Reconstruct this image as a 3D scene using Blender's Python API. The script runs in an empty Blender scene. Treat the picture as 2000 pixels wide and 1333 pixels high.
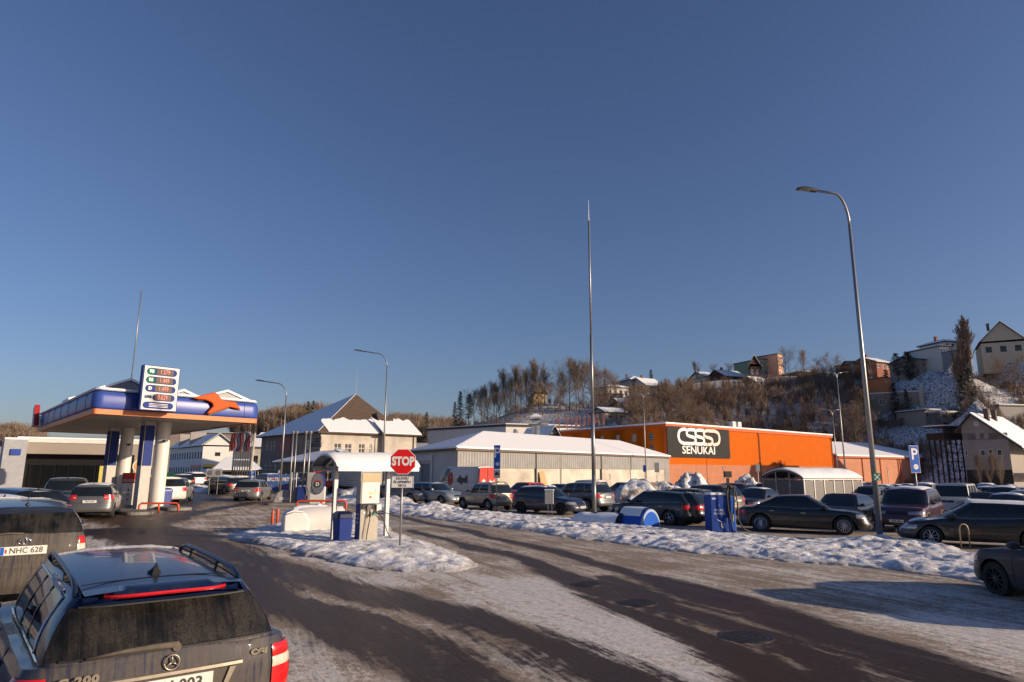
import bpy, bmesh, math, random
import numpy as np
from mathutils import Vector, Matrix
R = math.radians
scene = bpy.context.scene
COL = scene.collection
# ---------------------------------------------------------------- camera, sky, sun, exposure
F = 1300.0; CH = 2.25; PITCH = math.atan(254.5 / F); ROLL = 0.004; KS = 0.009
SUN_AZ, SUN_EL = 105.0, 14.0
_f = Vector((0, math.cos(PITCH), math.sin(PITCH))); _r0 = Vector((1, 0, 0)); _u0 = Vector((0, -math.sin(PITCH), math.cos(PITCH)))
_r = _r0 * math.cos(ROLL) + _u0 * math.sin(ROLL); _u = _u0 * math.cos(ROLL) - _r0 * math.sin(ROLL)
CAM = Vector((0, 0, CH))
cd = bpy.data.cameras.new('camera'); cam = bpy.data.objects.new('camera', cd); COL.objects.link(cam)
cam.matrix_world = Matrix(((_r.x, _u.x, -_f.x, 0), (_r.y, _u.y, -_f.y, 0), (_r.z, _u.z, -_f.z, CH), (0, 0, 0, 1)))
cd.sensor_width = 36; cd.lens = 36 * F / 2000; cd.clip_start = 0.1; cd.clip_end = 4000
scene.camera = cam
world = bpy.data.worlds.new('World'); scene.world = world; world.use_nodes = True
wn = world.node_tree.nodes; wl = world.node_tree.links
sky = wn.new('ShaderNodeTexSky'); sky.sky_type = 'NISHITA'; sky.sun_disc = False
sky.sun_elevation = R(SUN_EL); sky.sun_rotation = R(SUN_AZ); sky.air_density = 1.05; sky.dust_density = 1.1; sky.ozone_density = 4.6; sky.altitude = 50
bg = wn['Background']; bg.inputs['Strength'].default_value = 0.092
tint = wn.new('ShaderNodeMix'); tint.data_type = 'RGBA'; tint.blend_type = 'MULTIPLY'; tint.inputs[0].default_value = 1; tint.inputs[7].default_value = (1.15, 0.945, 1.0, 1)  # white balance of the sky light
wl.new(sky.outputs[0], tint.inputs[6]); wl.new(tint.outputs[2], bg.inputs['Color'])
sd = bpy.data.lights.new('sun', 'SUN'); sd.energy = 5.0; sd.angle = R(0.5); sd.color = (1.0, 0.79, 0.56)
so = bpy.data.objects.new('sun', sd); COL.objects.link(so)
sdir = Vector((math.sin(R(SUN_AZ)) * math.cos(R(SUN_EL)), math.cos(R(SUN_AZ)) * math.cos(R(SUN_EL)), math.sin(R(SUN_EL))))
so.rotation_euler = sdir.to_track_quat('Z', 'Y').to_euler(); so.location = (20, -20, 30)
scene.view_settings.view_transform = 'Standard'; scene.view_settings.look = 'None'
scene.view_settings.exposure = 0.26; scene.view_settings.gamma = 1.0
scene.cycles.max_bounces = 6; scene.cycles.transparent_max_bounces = 8

# ---------------------------------------------------------------- surveying helpers (photo bearing -> place on the ground)
def gz(x, y): return -KS * max(-90.0, min(90.0, x))
def ray(px, py): return _f + _r * ((px - 1000) / F) - _u * ((py - 666.5) / F)
def at(px, py, D):
    d = ray(px, py); return CAM + d * (D / d.y)
def gp(px, py, z=0.0):
    d = ray(px, py); t = (z - CH) / (d.z + KS * d.x); p = CAM + d * t
    return Vector((p.x, p.y, gz(p.x, p.y)))
def azv(a): return Vector((math.sin(R(a)), math.cos(R(a)), 0))
def on_line(p, az, px, py=900):
    """distance from p along azimuth az to where bearing px crosses"""
    d = ray(px, py); e = azv(az)
    # p + s e = t d   (x,y)
    det = e.x * (-d.y) + d.x * e.y
    return (-p[0] * (-d.y) + (-d.x) * p[1]) / det if abs(det) > 1e-9 else 0
def hgt(px, py, D): return at(px, py, D).z

# ---------------------------------------------------------------- noise
def _hash(ix, iy, seed):
    n = (ix.astype(np.int64) * 374761393 + iy.astype(np.int64) * 668265263 + seed * 1442695041) & 0x7fffffff
    n = ((n ^ (n >> 13)) * 1274126177) & 0x7fffffff
    return ((n ^ (n >> 16)) & 0xffff) / 65535.0
def vnoise(x, y, seed=0):
    x = np.asarray(x, float); y = np.asarray(y, float)
    ix = np.floor(x); iy = np.floor(y); fx = x - ix; fy = y - iy
    fx = fx * fx * (3 - 2 * fx); fy = fy * fy * (3 - 2 * fy)
    a = _hash(ix, iy, seed); b = _hash(ix + 1, iy, seed); c = _hash(ix, iy + 1, seed); d = _hash(ix + 1, iy + 1, seed)
    return (a * (1 - fx) + b * fx) * (1 - fy) + (c * (1 - fx) + d * fx) * fy
def fbm(x, y, seed=0, o=4):
    s = 0; a = 1; t = 0
    for k in range(o):
        s = s + a * vnoise(x * 2 ** k + 7 * k, y * 2 ** k - 3 * k, seed + k); t += a; a *= 0.5
    return s / t

# ---------------------------------------------------------------- materials
MATS = {}
def _nt(name):
    m = bpy.data.materials.new(name); m.use_nodes = True
    nt = m.node_tree; b = nt.nodes['Principled BSDF']; return m, nt, b
def N(nt, t, **k):
    n = nt.nodes.new(t)
    for a, v in k.items():
        if a.startswith('i_'): n.inputs[a[2:].replace('_', ' ')].default_value = v
        else: setattr(n, a, v)
    return n
def L(nt, a, b): nt.links.new(a, b)
def mat(name, col, rough=0.6, metal=0.0, var=0.12, scale=3.0, bump=0.0, bscale=40.0, spec=0.5, coat=0.0, stretch=None, col2=None, thr=None, emit=None):
    """general procedural material: base colour broken up by noise, optional second colour in patches, optional bump"""
    if name in MATS: return MATS[name]
    m, nt, b = _nt(name)
    tc = N(nt, 'ShaderNodeTexCoord'); src = tc.outputs['Object']
    if stretch:
        mp = N(nt, 'ShaderNodeMapping'); mp.inputs['Scale'].default_value = stretch; L(nt, src, mp.inputs[0]); src = mp.outputs[0]
    nz = N(nt, 'ShaderNodeTexNoise'); nz.inputs['Scale'].default_value = scale; nz.inputs['Detail'].default_value = 6; nz.inputs['Roughness'].default_value = 0.62
    L(nt, src, nz.inputs['Vector'])
    ramp = N(nt, 'ShaderNodeValToRGB'); e = ramp.color_ramp.elements
    c = col; c2 = col2 if col2 else tuple(min(1, v * (1 + var)) for v in c)
    c1 = col if col2 else tuple(v * (1 - var) for v in c)
    lo, hi = thr if thr else (0.3, 0.7)
    e[0].position = lo; e[1].position = hi; e[0].color = (*c1, 1); e[1].color = (*c2, 1)
    L(nt, nz.outputs[0], ramp.inputs[0]); L(nt, ramp.outputs[0], b.inputs['Base Color'])
    b.inputs['Roughness'].default_value = rough; b.inputs['Metallic'].default_value = metal
    b.inputs['Specular IOR Level'].default_value = spec; b.inputs['Coat Weight'].default_value = coat
    b.inputs['Coat Roughness'].default_value = 0.08
    if bump:
        n2 = N(nt, 'ShaderNodeTexNoise'); n2.inputs['Scale'].default_value = bscale; n2.inputs['Detail'].default_value = 5
        L(nt, src, n2.inputs['Vector'])
        bp = N(nt, 'ShaderNodeBump'); bp.inputs['Strength'].default_value = bump; bp.inputs['Distance'].default_value = 0.02
        L(nt, n2.outputs[0], bp.inputs['Height']); L(nt, bp.outputs[0], b.inputs['Normal'])
    if emit:
        b.inputs['Emission Color'].default_value = (*emit[0], 1); b.inputs['Emission Strength'].default_value = emit[1]
    MATS[name] = m; return m
def ribbed(name, col, pitch=0.2, rough=0.45, metal=0.0, depth=0.5, var=0.1, axis='X', spec=0.2):
    """profiled sheet or planking: colour with noise and ribs as bump, along local axis"""
    if name in MATS: return MATS[name]
    m = mat(name, col, rough, metal, var, 0.8, spec=spec); nt = m.node_tree; b = nt.nodes['Principled BSDF']
    tc = N(nt, 'ShaderNodeTexCoord'); w = N(nt, 'ShaderNodeTexWave'); w.wave_type = 'BANDS'; w.bands_direction = axis
    w.inputs['Scale'].default_value = 0.314 / pitch; w.inputs['Distortion'].default_value = 0
    L(nt, tc.outputs['Object'], w.inputs['Vector'])
    bp = N(nt, 'ShaderNodeBump'); bp.inputs['Strength'].default_value = depth; bp.inputs['Distance'].default_value = 0.04
    L(nt, w.outputs['Fac'], bp.inputs['Height']); L(nt, bp.outputs[0], b.inputs['Normal'])
    # base colour a little darker in the rib valleys
    old = b.inputs['Base Color'].links[0].from_socket
    mx = N(nt, 'ShaderNodeMix'); mx.data_type = 'RGBA'; mx.blend_type = 'MULTIPLY'; mx.inputs[0].default_value = 0.35
    L(nt, old, mx.inputs[6]); L(nt, w.outputs['Color'], mx.inputs[7]); L(nt, mx.outputs[2], b.inputs['Base Color'])
    return m
def tiled(name, col, mortar, w, h, rough=0.7, offset=0.5, bump=0.4, msize=0.03):
    if name in MATS: return MATS[name]
    m, nt, b = _nt(name)
    tc = N(nt, 'ShaderNodeTexCoord'); br = N(nt, 'ShaderNodeTexBrick')
    sep = N(nt, 'ShaderNodeSeparateXYZ'); L(nt, tc.outputs['Object'], sep.inputs[0])
    ad = N(nt, 'ShaderNodeMath'); ad.operation = 'ADD'; L(nt, sep.outputs[0], ad.inputs[0]); L(nt, sep.outputs[1], ad.inputs[1])
    cb = N(nt, 'ShaderNodeCombineXYZ'); L(nt, ad.outputs[0], cb.inputs[0]); L(nt, sep.outputs[2], cb.inputs[1])
    L(nt, cb.outputs[0], br.inputs['Vector'])
    br.inputs['Scale'].default_value = 1; br.inputs['Brick Width'].default_value = w; br.inputs['Row Height'].default_value = h
    br.inputs['Mortar Size'].default_value = msize * h; br.offset = offset
    br.inputs['Color1'].default_value = (*col, 1); br.inputs['Color2'].default_value = (*[v * 0.75 for v in col], 1); br.inputs['Mortar'].default_value = (*mortar, 1)
    L(nt, br.outputs[0], b.inputs['Base Color']); b.inputs['Roughness'].default_value = rough
    bp = N(nt, 'ShaderNodeBump'); bp.inputs['Strength'].default_value = bump; bp.inputs['Distance'].default_value = 0.02; bp.invert = True
    L(nt, br.outputs['Fac'], bp.inputs['Height']); L(nt, bp.outputs[0], b.inputs['Normal'])
    MATS[name] = m; return m
def snow_mat(name='snow', base=(0.84, 0.85, 0.87), dirt=(0.30, 0.25, 0.20), dlo=0.62, dhi=0.8, bump=0.5, bscale=9.0, dscale=1.3, grime=False):
    if name in MATS: return MATS[name]
    m, nt, b = _nt(name)
    tc = N(nt, 'ShaderNodeTexCoord'); src = tc.outputs['Object']
    n1 = N(nt, 'ShaderNodeTexNoise'); n1.inputs['Scale'].default_value = dscale; n1.inputs['Detail'].default_value = 9; n1.inputs['Roughness'].default_value = 0.7
    n2 = N(nt, 'ShaderNodeTexNoise'); n2.inputs['Scale'].default_value = bscale; n2.inputs['Detail'].default_value = 8; n2.inputs['Roughness'].default_value = 0.65
    L(nt, src, n1.inputs['Vector']); L(nt, src, n2.inputs['Vector'])
    rp = N(nt, 'ShaderNodeValToRGB'); e = rp.color_ramp.elements; e[0].position = dlo; e[1].position = dhi; e[0].color = (*base, 1); e[1].color = (*dirt, 1)
    L(nt, n1.outputs[0], rp.inputs[0]); L(nt, rp.outputs[0], b.inputs['Base Color'])
    if grime:
        ga = N(nt, 'ShaderNodeAttribute'); ga.attribute_name = 'grime'; n3 = N(nt, 'ShaderNodeTexNoise'); n3.inputs['Scale'].default_value = 14; n3.inputs['Detail'].default_value = 8; n3.inputs['Roughness'].default_value = 0.75; L(nt, src, n3.inputs['Vector'])
        ad = N(nt, 'ShaderNodeMath'); ad.operation = 'MULTIPLY_ADD'; L(nt, n3.outputs[0], ad.inputs[0]); ad.inputs[1].default_value = 1.6; L(nt, ga.outputs['Fac'], ad.inputs[2])
        mr = N(nt, 'ShaderNodeMapRange'); mr.inputs['From Min'].default_value = 1.0; mr.inputs['From Max'].default_value = 1.75; mr.inputs['To Max'].default_value = 0.85; L(nt, ad.outputs[0], mr.inputs['Value'])
        gm = N(nt, 'ShaderNodeMix'); gm.data_type = 'RGBA'; L(nt, mr.outputs[0], gm.inputs[0]); L(nt, rp.outputs[0], gm.inputs[6]); gm.inputs[7].default_value = (0.24, 0.185, 0.14, 1); L(nt, gm.outputs[2], b.inputs['Base Color'])
    b.inputs['Roughness'].default_value = 0.65; b.inputs['Specular IOR Level'].default_value = 0.3
    bp = N(nt, 'ShaderNodeBump'); bp.inputs['Strength'].default_value = bump; bp.inputs['Distance'].default_value = 0.05
    L(nt, n2.outputs[0], bp.inputs['Height']); L(nt, bp.outputs[0], b.inputs['Normal'])
    MATS[name] = m; return m
SNOW = snow_mat('roof_snow_white', dlo=0.74, dhi=0.95, bump=0.25, bscale=2.0, dscale=0.6)
SNOWD = snow_mat('ploughed_snow', dlo=0.44, dhi=0.72, bump=0.9, bscale=9.0, dscale=2.6, dirt=(0.30, 0.235, 0.18), grime=True)
GLASS = mat('window_glass', (0.012, 0.016, 0.022), 0.06, var=0.3, scale=0.7, spec=0.9)
STEEL = mat('galvanised_steel', (0.32, 0.33, 0.34), 0.42, 0.75, 0.12, 5)
DARK = mat('black_plastic', (0.015, 0.015, 0.017), 0.55, var=0.3)
WHITE = mat('white_plaster', (0.72, 0.70, 0.66), 0.85, var=0.06, scale=0.9, bump=0.1)
RED = mat('red_enamel', (0.55, 0.035, 0.02), 0.4, var=0.12)
WFRAME = mat('white_window_frame', (0.7, 0.7, 0.68), 0.5, var=0.05)
DFRAME = mat('dark_window_frame', (0.06, 0.05, 0.045), 0.5, var=0.1)

# ---------------------------------------------------------------- objects
def tag(o, label=None, cat=None, group=None, kind=None):
    if label: o['label'] = label
    if cat: o['category'] = cat
    if group: o['group'] = group
    if kind: o['kind'] = kind
    return o
def thing(name, label, cat, loc=(0, 0, 0), rz=0.0, group=None):
    o = bpy.data.objects.new(name, None); COL.objects.link(o); o.empty_display_size = 0.3
    o.location = loc; o.rotation_euler = (0, 0, rz); return tag(o, label, cat, group)
def az_rz(a): return R(90 - a)          # rotation that lays local +X along azimuth a
def copy_tree(o, parent=None):
    c = o.copy(); COL.objects.link(c)
    if parent: c.parent = parent; c.matrix_parent_inverse = o.matrix_parent_inverse.copy()
    for ch in o.children: copy_tree(ch, c)
    return c
class MB:
    """collects shapes and links them as ONE mesh object"""
    def __init__(s, M=None): s.v = []; s.f = []; s.m = []; s.M = M; s.cur = 0
    def add(s, vs, fs):
        o = len(s.v)
        if s.M is not None: vs = [s.M @ Vector(v) for v in vs]
        s.v.extend([tuple(v) for v in vs]); s.f.extend([tuple(i + o for i in f) for f in fs]); s.m.extend([s.cur] * len(fs)); return s
    def box(s, x0, x1, y0, y1, z0, z1):
        if x0 > x1: x0, x1 = x1, x0
        if y0 > y1: y0, y1 = y1, y0
        if z0 > z1: z0, z1 = z1, z0
        return s.add([(x0,y0,z0),(x1,y0,z0),(x1,y1,z0),(x0,y1,z0),(x0,y0,z1),(x1,y0,z1),(x1,y1,z1),(x0,y1,z1)],
            [(0,3,2,1),(4,5,6,7),(0,1,5,4),(1,2,6,5),(2,3,7,6),(3,0,4,7)])
    def cbox(s, c, d): return s.box(c[0]-d[0]/2, c[0]+d[0]/2, c[1]-d[1]/2, c[1]+d[1]/2, c[2]-d[2]/2, c[2]+d[2]/2)
    def quad(s, *p): return s.add(p, [tuple(range(len(p)))])
    def tube(s, pts, r, n=8, cap=True):
        pts = [Vector(p) for p in pts]; k = len(pts)
        rs = r if isinstance(r, (list, tuple)) else [r] * k
        vs = []; prev = None
        for i, p in enumerate(pts):
            t = (pts[min(i+1, k-1)] - pts[max(i-1, 0)])
            if t.length < 1e-9: t = Vector((0, 0, 1))
            t.normalize()
            if prev is None:
                a = Vector((0, 0, 1)) if abs(t.z) < 0.9 else Vector((1, 0, 0)); u = t.cross(a).normalized()
            else:
                u = prev - t * prev.dot(t); u = u.normalized() if u.length > 1e-6 else t.orthogonal().normalized()
            prev = u; w = t.cross(u)
            for j in range(n):
                a = 2 * math.pi * j / n; vs.append(p + (u * math.cos(a) + w * math.sin(a)) * rs[i])
        fs = [(i*n+j, i*n+(j+1)%n, (i+1)*n+(j+1)%n, (i+1)*n+j) for i in range(k-1) for j in range(n)]
        if cap: fs += [tuple(range(n))[::-1], tuple((k-1)*n+j for j in range(n))]
        return s.add(vs, fs)
    def lathe(s, prof, n=24, c=(0,0,0), axis='Z', cap=True):
        vs = []
        for (r, h) in prof:
            for j in range(n):
                a = 2*math.pi*j/n; x, y = r*math.cos(a), r*math.sin(a)
                v = (x, y, h) if axis == 'Z' else ((x, h, y) if axis == 'Y' else (h, x, y))
                vs.append((v[0]+c[0], v[1]+c[1], v[2]+c[2]))
        k = len(prof); fs = [(i*n+j, i*n+(j+1)%n, (i+1)*n+(j+1)%n, (i+1)*n+j) for i in range(k-1) for j in range(n)]
        if cap: fs += [tuple(range(n))[::-1], tuple((k-1)*n+j for j in range(n))]
        return s.add(vs, fs)
    def prism(s, poly, h0, h1, axis='Z'):
        """poly in 2D; axis Z: (x,y) at z; axis Y: (x,z) at y; axis X: (y,z) at x"""
        def P(p, h): return (p[0], p[1], h) if axis == 'Z' else ((p[0], h, p[1]) if axis == 'Y' else (h, p[0], p[1]))
        n = len(poly); vs = [P(p, h0) for p in poly] + [P(p, h1) for p in poly]
        fs = [tuple(range(n))[::-1], tuple(range(n, 2*n))] + [(i, (i+1)%n, n+(i+1)%n, n+i) for i in range(n)]
        return s.add(vs, fs)
    def slab(s, poly, th, n=None):
        """3D planar polygon thickened upward by th (vertical)"""
        k = len(poly); vs = [tuple(p) for p in poly] + [(p[0], p[1], p[2] + th) for p in poly]
        fs = [tuple(range(k))[::-1], tuple(range(k, 2*k))] + [(i, (i+1)%k, k+(i+1)%k, k+i) for i in range(k)]
        return s.add(vs, fs)
    def wall(s, p0, p1, z0, z1, holes=(), reveal=0.15):
        """vertical wall from p0 to p1 (local 2D), outside on the right hand; holes (u0,u1,za,zb) get reveals"""
        p0 = Vector(p0); p1 = Vector(p1); Ln = (p1-p0).length; d = (p1-p0)/Ln; inn = Vector((-d.y, d.x))
        us = sorted(set([0, Ln] + [h[0] for h in holes] + [h[1] for h in holes])); zs = sorted(set([z0, z1] + [h[2] for h in holes] + [h[3] for h in holes]))
        P = lambda u, z, o=0: (p0.x + d.x*u + inn.x*o, p0.y + d.y*u + inn.y*o, z)
        for i in range(len(us)-1):
            for j in range(len(zs)-1):
                uc = (us[i]+us[i+1])/2; zc = (zs[j]+zs[j+1])/2
                if any(h[0] < uc < h[1] and h[2] < zc < h[3] for h in holes): continue
                s.quad(P(us[i], zs[j]), P(us[i+1], zs[j]), P(us[i+1], zs[j+1]), P(us[i], zs[j+1]))
        for (a, b, c, e) in holes:
            r = reveal
            s.quad(P(a,c), P(b,c), P(b,c,r), P(a,c,r)); s.quad(P(a,e,r), P(b,e,r), P(b,e), P(a,e))
            s.quad(P(a,c), P(a,c,r), P(a,e,r), P(a,e)); s.quad(P(b,c,r), P(b,c), P(b,e), P(b,e,r))
        return s
    def build(s, name, mats, parent=None, smooth=False, bevel=0.0, seg=2, sub=0, recalc=False, angle=None):
        me = bpy.data.meshes.new(name); me.from_pydata(s.v, [], s.f)
        mats = mats if isinstance(mats, (list, tuple)) else [mats]
        for m in mats: me.materials.append(m)
        if any(s.m): me.polygons.foreach_set('material_index', s.m)
        if recalc:
            bm = bmesh.new(); bm.from_mesh(me); bmesh.ops.remove_doubles(bm, verts=bm.verts, dist=1e-5); bmesh.ops.recalc_face_normals(bm, faces=bm.faces); bm.to_mesh(me); bm.free()
        if smooth: me.polygons.foreach_set('use_smooth', [True]*len(me.polygons))
        if smooth and angle is not None: me.set_sharp_from_angle(angle=R(angle))
        me.update()
        o = bpy.data.objects.new(name, me); COL.objects.link(o)
        if parent: o.parent = parent
        if bevel:
            b = o.modifiers.new('bevel', 'BEVEL'); b.width = bevel; b.segments = seg; b.limit_method = 'ANGLE'; b.angle_limit = R(40)
        if sub:
            u = o.modifiers.new('subsurf', 'SUBSURF'); u.levels = sub; u.render_levels = sub
        return o
_txt = {}
def text_mesh(body, size, m, parent, loc, rot=(0,0,0), name='lettering', bold=0.0, ext=0.004, align='CENTER', sx=1.0, spacing=1.0, shear=0.0):
    """flat lettering; its face looks along local +Z of rot (rot=(90deg,0,0): upright, read from -Y)"""
    cu = bpy.data.curves.new('t', 'FONT'); cu.body = body; cu.size = size; cu.align_x = align; cu.align_y = 'CENTER'
    cu.offset = bold; cu.extrude = ext; cu.space_character = spacing; cu.resolution_u = 3; cu.shear = shear
    to = bpy.data.objects.new('t', cu); COL.objects.link(to)
    bpy.context.view_layer.update()
    me = bpy.data.meshes.new_from_object(to.evaluated_get(bpy.context.evaluated_depsgraph_get()))
    bpy.data.objects.remove(to); bpy.data.curves.remove(cu)
    me.name = name; me.materials.clear(); me.materials.append(m)
    if sx != 1.0: me.transform(Matrix.Diagonal((sx, 1, 1, 1)))
    o = bpy.data.objects.new(name, me); COL.objects.link(o); o.parent = parent; o.location = loc; o.rotation_euler = rot
    return o
UPR = (R(90), 0, 0)
# ---------------------------------------------------------------- terrain
HC = [(890,836,190),(940,828,185),(1000,806,185),(1050,786,195),(1120,795,190),(1160,800,180),(1215,778,195),(1250,768,215),(1200,828,160),
      (1300,764,215),(1400,748,215),(1490,738,200),(1600,740,210),(1690,738,185),(1745,745,170),(1800,722,165),(1870,702,160),(1960,694,165),
      (2060,680,165),(1900,745,135),(1990,770,118),(1750,850,156),(1650,862,156),(1800,868,150),(1860,838,150),(1950,842,148),(2050,820,150),
      (1702,824,168),(1752,824,163),(1801,822,161),(1750,838,157),(1750,768,176),(1690,770,176),(1808,824,153),(1848,824,155),(1864,838,151),(1914,838,150),(1838,838,151),(1957,836,147),(2040,836,147),(1870,790,168),(1930,785,166),
      (1450,800,170),(1300,800,170),(1550,800,170),(1640,790,168),(20,852,330),(-80,850,330),(90,862,330),(500,838,330),(560,826,330),(610,820,330),(700,836,330),
      (800,842,330),(860,852,330),(300,880,330),(1250,822,155),(1100,835,165),(1000,850,165)]
cpts = []; cval = []
for px, py, D in HC:
    p = at(px, py, D); cpts.append((p.x, p.y)); cval.append(p.z - gz(p.x, p.y))
    if 130 < D < 230: # plateau behind the crest
        q = at(px, py, D) * 1.6; cpts.append((q.x, q.y)); cval.append((p.z) * 0.95 + 0.5)
for x in range(-420, 421, 60):
    for y in (-60, 0, 60): cpts.append((x, y)); cval.append(0.0)
for x in list(range(-400, 1, 50)): 
    for y in (110, 160, 210): cpts.append((x, y)); cval.append(0.0)
for x, y in ((22,97),(6,121),(60,128),(30,118),(45,122),(75,125),(95,118),(0,140),(20,140),(45,136),(78,106),(85,100),(100,95),(66,135),(92,112),(80,138),(92,132),(62,150),(95,120),(112,112),(130,100),(80,125),(125,125),(108,128),(-30,190)): cpts.append((x, y)); cval.append(0.0)
for x in range(-400, 401, 100): cpts.append((x, 640)); cval.append(25.0)
cpts = np.array(cpts, float); cval = np.array(cval, float)
_A = np.linalg.norm(cpts[:, None] - cpts[None], axis=2); _w = np.linalg.solve(_A + np.eye(len(cpts)) * -0.0, cval)
def hill(x, y):
    x = np.atleast_1d(np.asarray(x, float)); y = np.atleast_1d(np.asarray(y, float))
    sh = x.shape; P = np.stack([x.ravel(), y.ravel()], 1); out = np.zeros(len(P))
    for i in range(0, len(P), 20000):
        out[i:i+20000] = np.linalg.norm(P[i:i+20000, None] - cpts[None], axis=2) @ _w
    return np.maximum(0, out).reshape(sh)
def tz(x, y): 
    if y < 95: return gz(x, y)
    return gz(x, y) + float(hill(x, y)[0])
def grid_mesh(name, xs, ys, Z, mats, attrs=None, smooth=True, mask=None):
    nx, ny = len(xs), len(ys); X, Y = np.meshgrid(xs, ys, indexing='ij')
    V = np.stack([X, Y, Z], 2).reshape(-1, 3)
    I = np.arange(nx * ny).reshape(nx, ny)
    Q = np.stack([I[:-1, :-1], I[1:, :-1], I[1:, 1:], I[:-1, 1:]], 2).reshape(-1, 4)
    if mask is not None:
        mk = mask.reshape(-1); keep = mk[Q].any(1); Q = Q[keep]
        used = np.unique(Q); rm = -np.ones(nx * ny, int); rm[used] = np.arange(len(used)); Q = rm[Q]; V = V[used]
        if attrs: attrs = {k: a.reshape(-1)[used] for k, a in attrs.items()}
    me = bpy.data.meshes.new(name)
    me.vertices.add(len(V)); me.vertices.foreach_set('co', V.ravel()); me.loops.add(Q.size); me.loops.foreach_set('vertex_index', Q.ravel().astype(np.int32))
    me.polygons.add(len(Q)); me.polygons.foreach_set('loop_start', np.arange(0, Q.size, 4, dtype=np.int32)); me.update(calc_edges=True)
    me.polygons.foreach_set('use_smooth', [smooth] * len(Q))
    for m in (mats if isinstance(mats, list) else [mats]): me.materials.append(m)
    if attrs:
        for k, a in attrs.items():
            at_ = me.attributes.new(k, 'FLOAT', 'POINT'); at_.data.foreach_set('value', a.ravel().astype(np.float32))
    o = bpy.data.objects.new(name, me); COL.objects.link(o); return o
def gzv(X): return -KS * np.clip(X, -90, 90)
# ground sheet -----------------------------------------------------
def ground_material():
    m, nt, b = _nt('trodden_snow_ground')
    geo = N(nt, 'ShaderNodeNewGeometry')
    n1 = N(nt, 'ShaderNodeTexNoise'); n1.inputs['Scale'].default_value = 0.35; n1.inputs['Detail'].default_value = 10; n1.inputs['Roughness'].default_value = 0.7
    n2 = N(nt, 'ShaderNodeTexNoise'); n2.inputs['Scale'].default_value = 2.5; n2.inputs['Detail'].default_value = 8; n2.inputs['Roughness'].default_value = 0.7
    for n in (n1, n2): L(nt, geo.outputs['Position'], n.inputs['Vector'])
    r1 = N(nt, 'ShaderNodeValToRGB'); e = r1.color_ramp.elements; e[0].position = 0.40; e[1].position = 0.62; e[0].color = (0.78, 0.79, 0.81, 1); e[1].color = (0.20, 0.175, 0.155, 1)
    r2 = N(nt, 'ShaderNodeValToRGB'); e = r2.color_ramp.elements; e[0].position = 0.42; e[1].position = 0.60; e[0].color = (0.80, 0.81, 0.83, 1); e[1].color = (0.10, 0.075, 0.05, 1)
    L(nt, n1.outputs[0], r1.inputs[0]); L(nt, n2.outputs[0], r2.inputs[0])
    at_ = N(nt, 'ShaderNodeAttribute'); at_.attribute_name = 'slope'
    mx = N(nt, 'ShaderNodeMix'); mx.data_type = 'RGBA'; L(nt, at_.outputs['Fac'], mx.inputs[0]); L(nt, r1.outputs[0], mx.inputs[6]); L(nt, r2.outputs[0], mx.inputs[7])
    L(nt, mx.outputs[2], b.inputs['Base Color']); b.inputs['Roughness'].default_value = 0.8
    bp = N(nt, 'ShaderNodeBump'); bp.inputs['Strength'].default_value = 0.6; bp.inputs['Distance'].default_value = 0.15; L(nt, n2.outputs[0], bp.inputs['Height']); L(nt, bp.outputs[0], b.inputs['Normal'])
    return m
gx = np.concatenate([np.arange(-1500, -420, 120), np.arange(-420, 421, 4.0), np.arange(540, 1501, 120)]); gy = np.concatenate([np.arange(-60, 95, 10), np.arange(95, 260, 3.0), np.arange(260, 641, 12), np.arange(700, 1500, 100)])
GX, GY = np.meshgrid(gx, gy, indexing='ij')
HH = hill(np.clip(GX, -420, 420), np.minimum(GY, 640)); HH[GY < 95] = 0
HH = HH + np.where(HH > 1.5, (fbm(GX / 9, GY / 9, 5) - 0.5) * 1.6, 0)
g = grid_mesh('ground', gx, gy, gzv(GX) + HH, ground_material(), {'slope': np.clip((HH - 0.5) / 1.5, 0, 1)}); g['kind'] = 'structure'
# road sheet -------------------------------------------------------
def seg_dist(X, Y, pts, ws=None):
    best = np.full(X.shape, 1e9); bw = np.ones(X.shape)
    for i in range(len(pts) - 1):
        ax, ay = pts[i][0], pts[i][1]; bx, by = pts[i+1][0], pts[i+1][1]; dx, dy = bx-ax, by-ay; l2 = dx*dx+dy*dy + 1e-9
        t = np.clip(((X-ax)*dx + (Y-ay)*dy) / l2, 0, 1); d = np.hypot(X-ax-t*dx, Y-ay-t*dy)
        if ws is not None:
            w = ws[i] + (ws[i+1]-ws[i]) * t; d = d / w
        best = np.minimum(best, d)
    return best
def track(X, Y, px, ws, soft=0.55):
    pts = [gp(*p) for p in px]; ws = ws if isinstance(ws, list) else [ws] * len(px)
    if len(ws) != len(px): ws = list(np.interp(np.linspace(0, 1, len(px)), np.linspace(0, 1, len(ws)), ws))
    d = seg_dist(X, Y, pts, ws); return np.clip((1 + soft - d) / (2 * soft), 0, 1)
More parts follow.
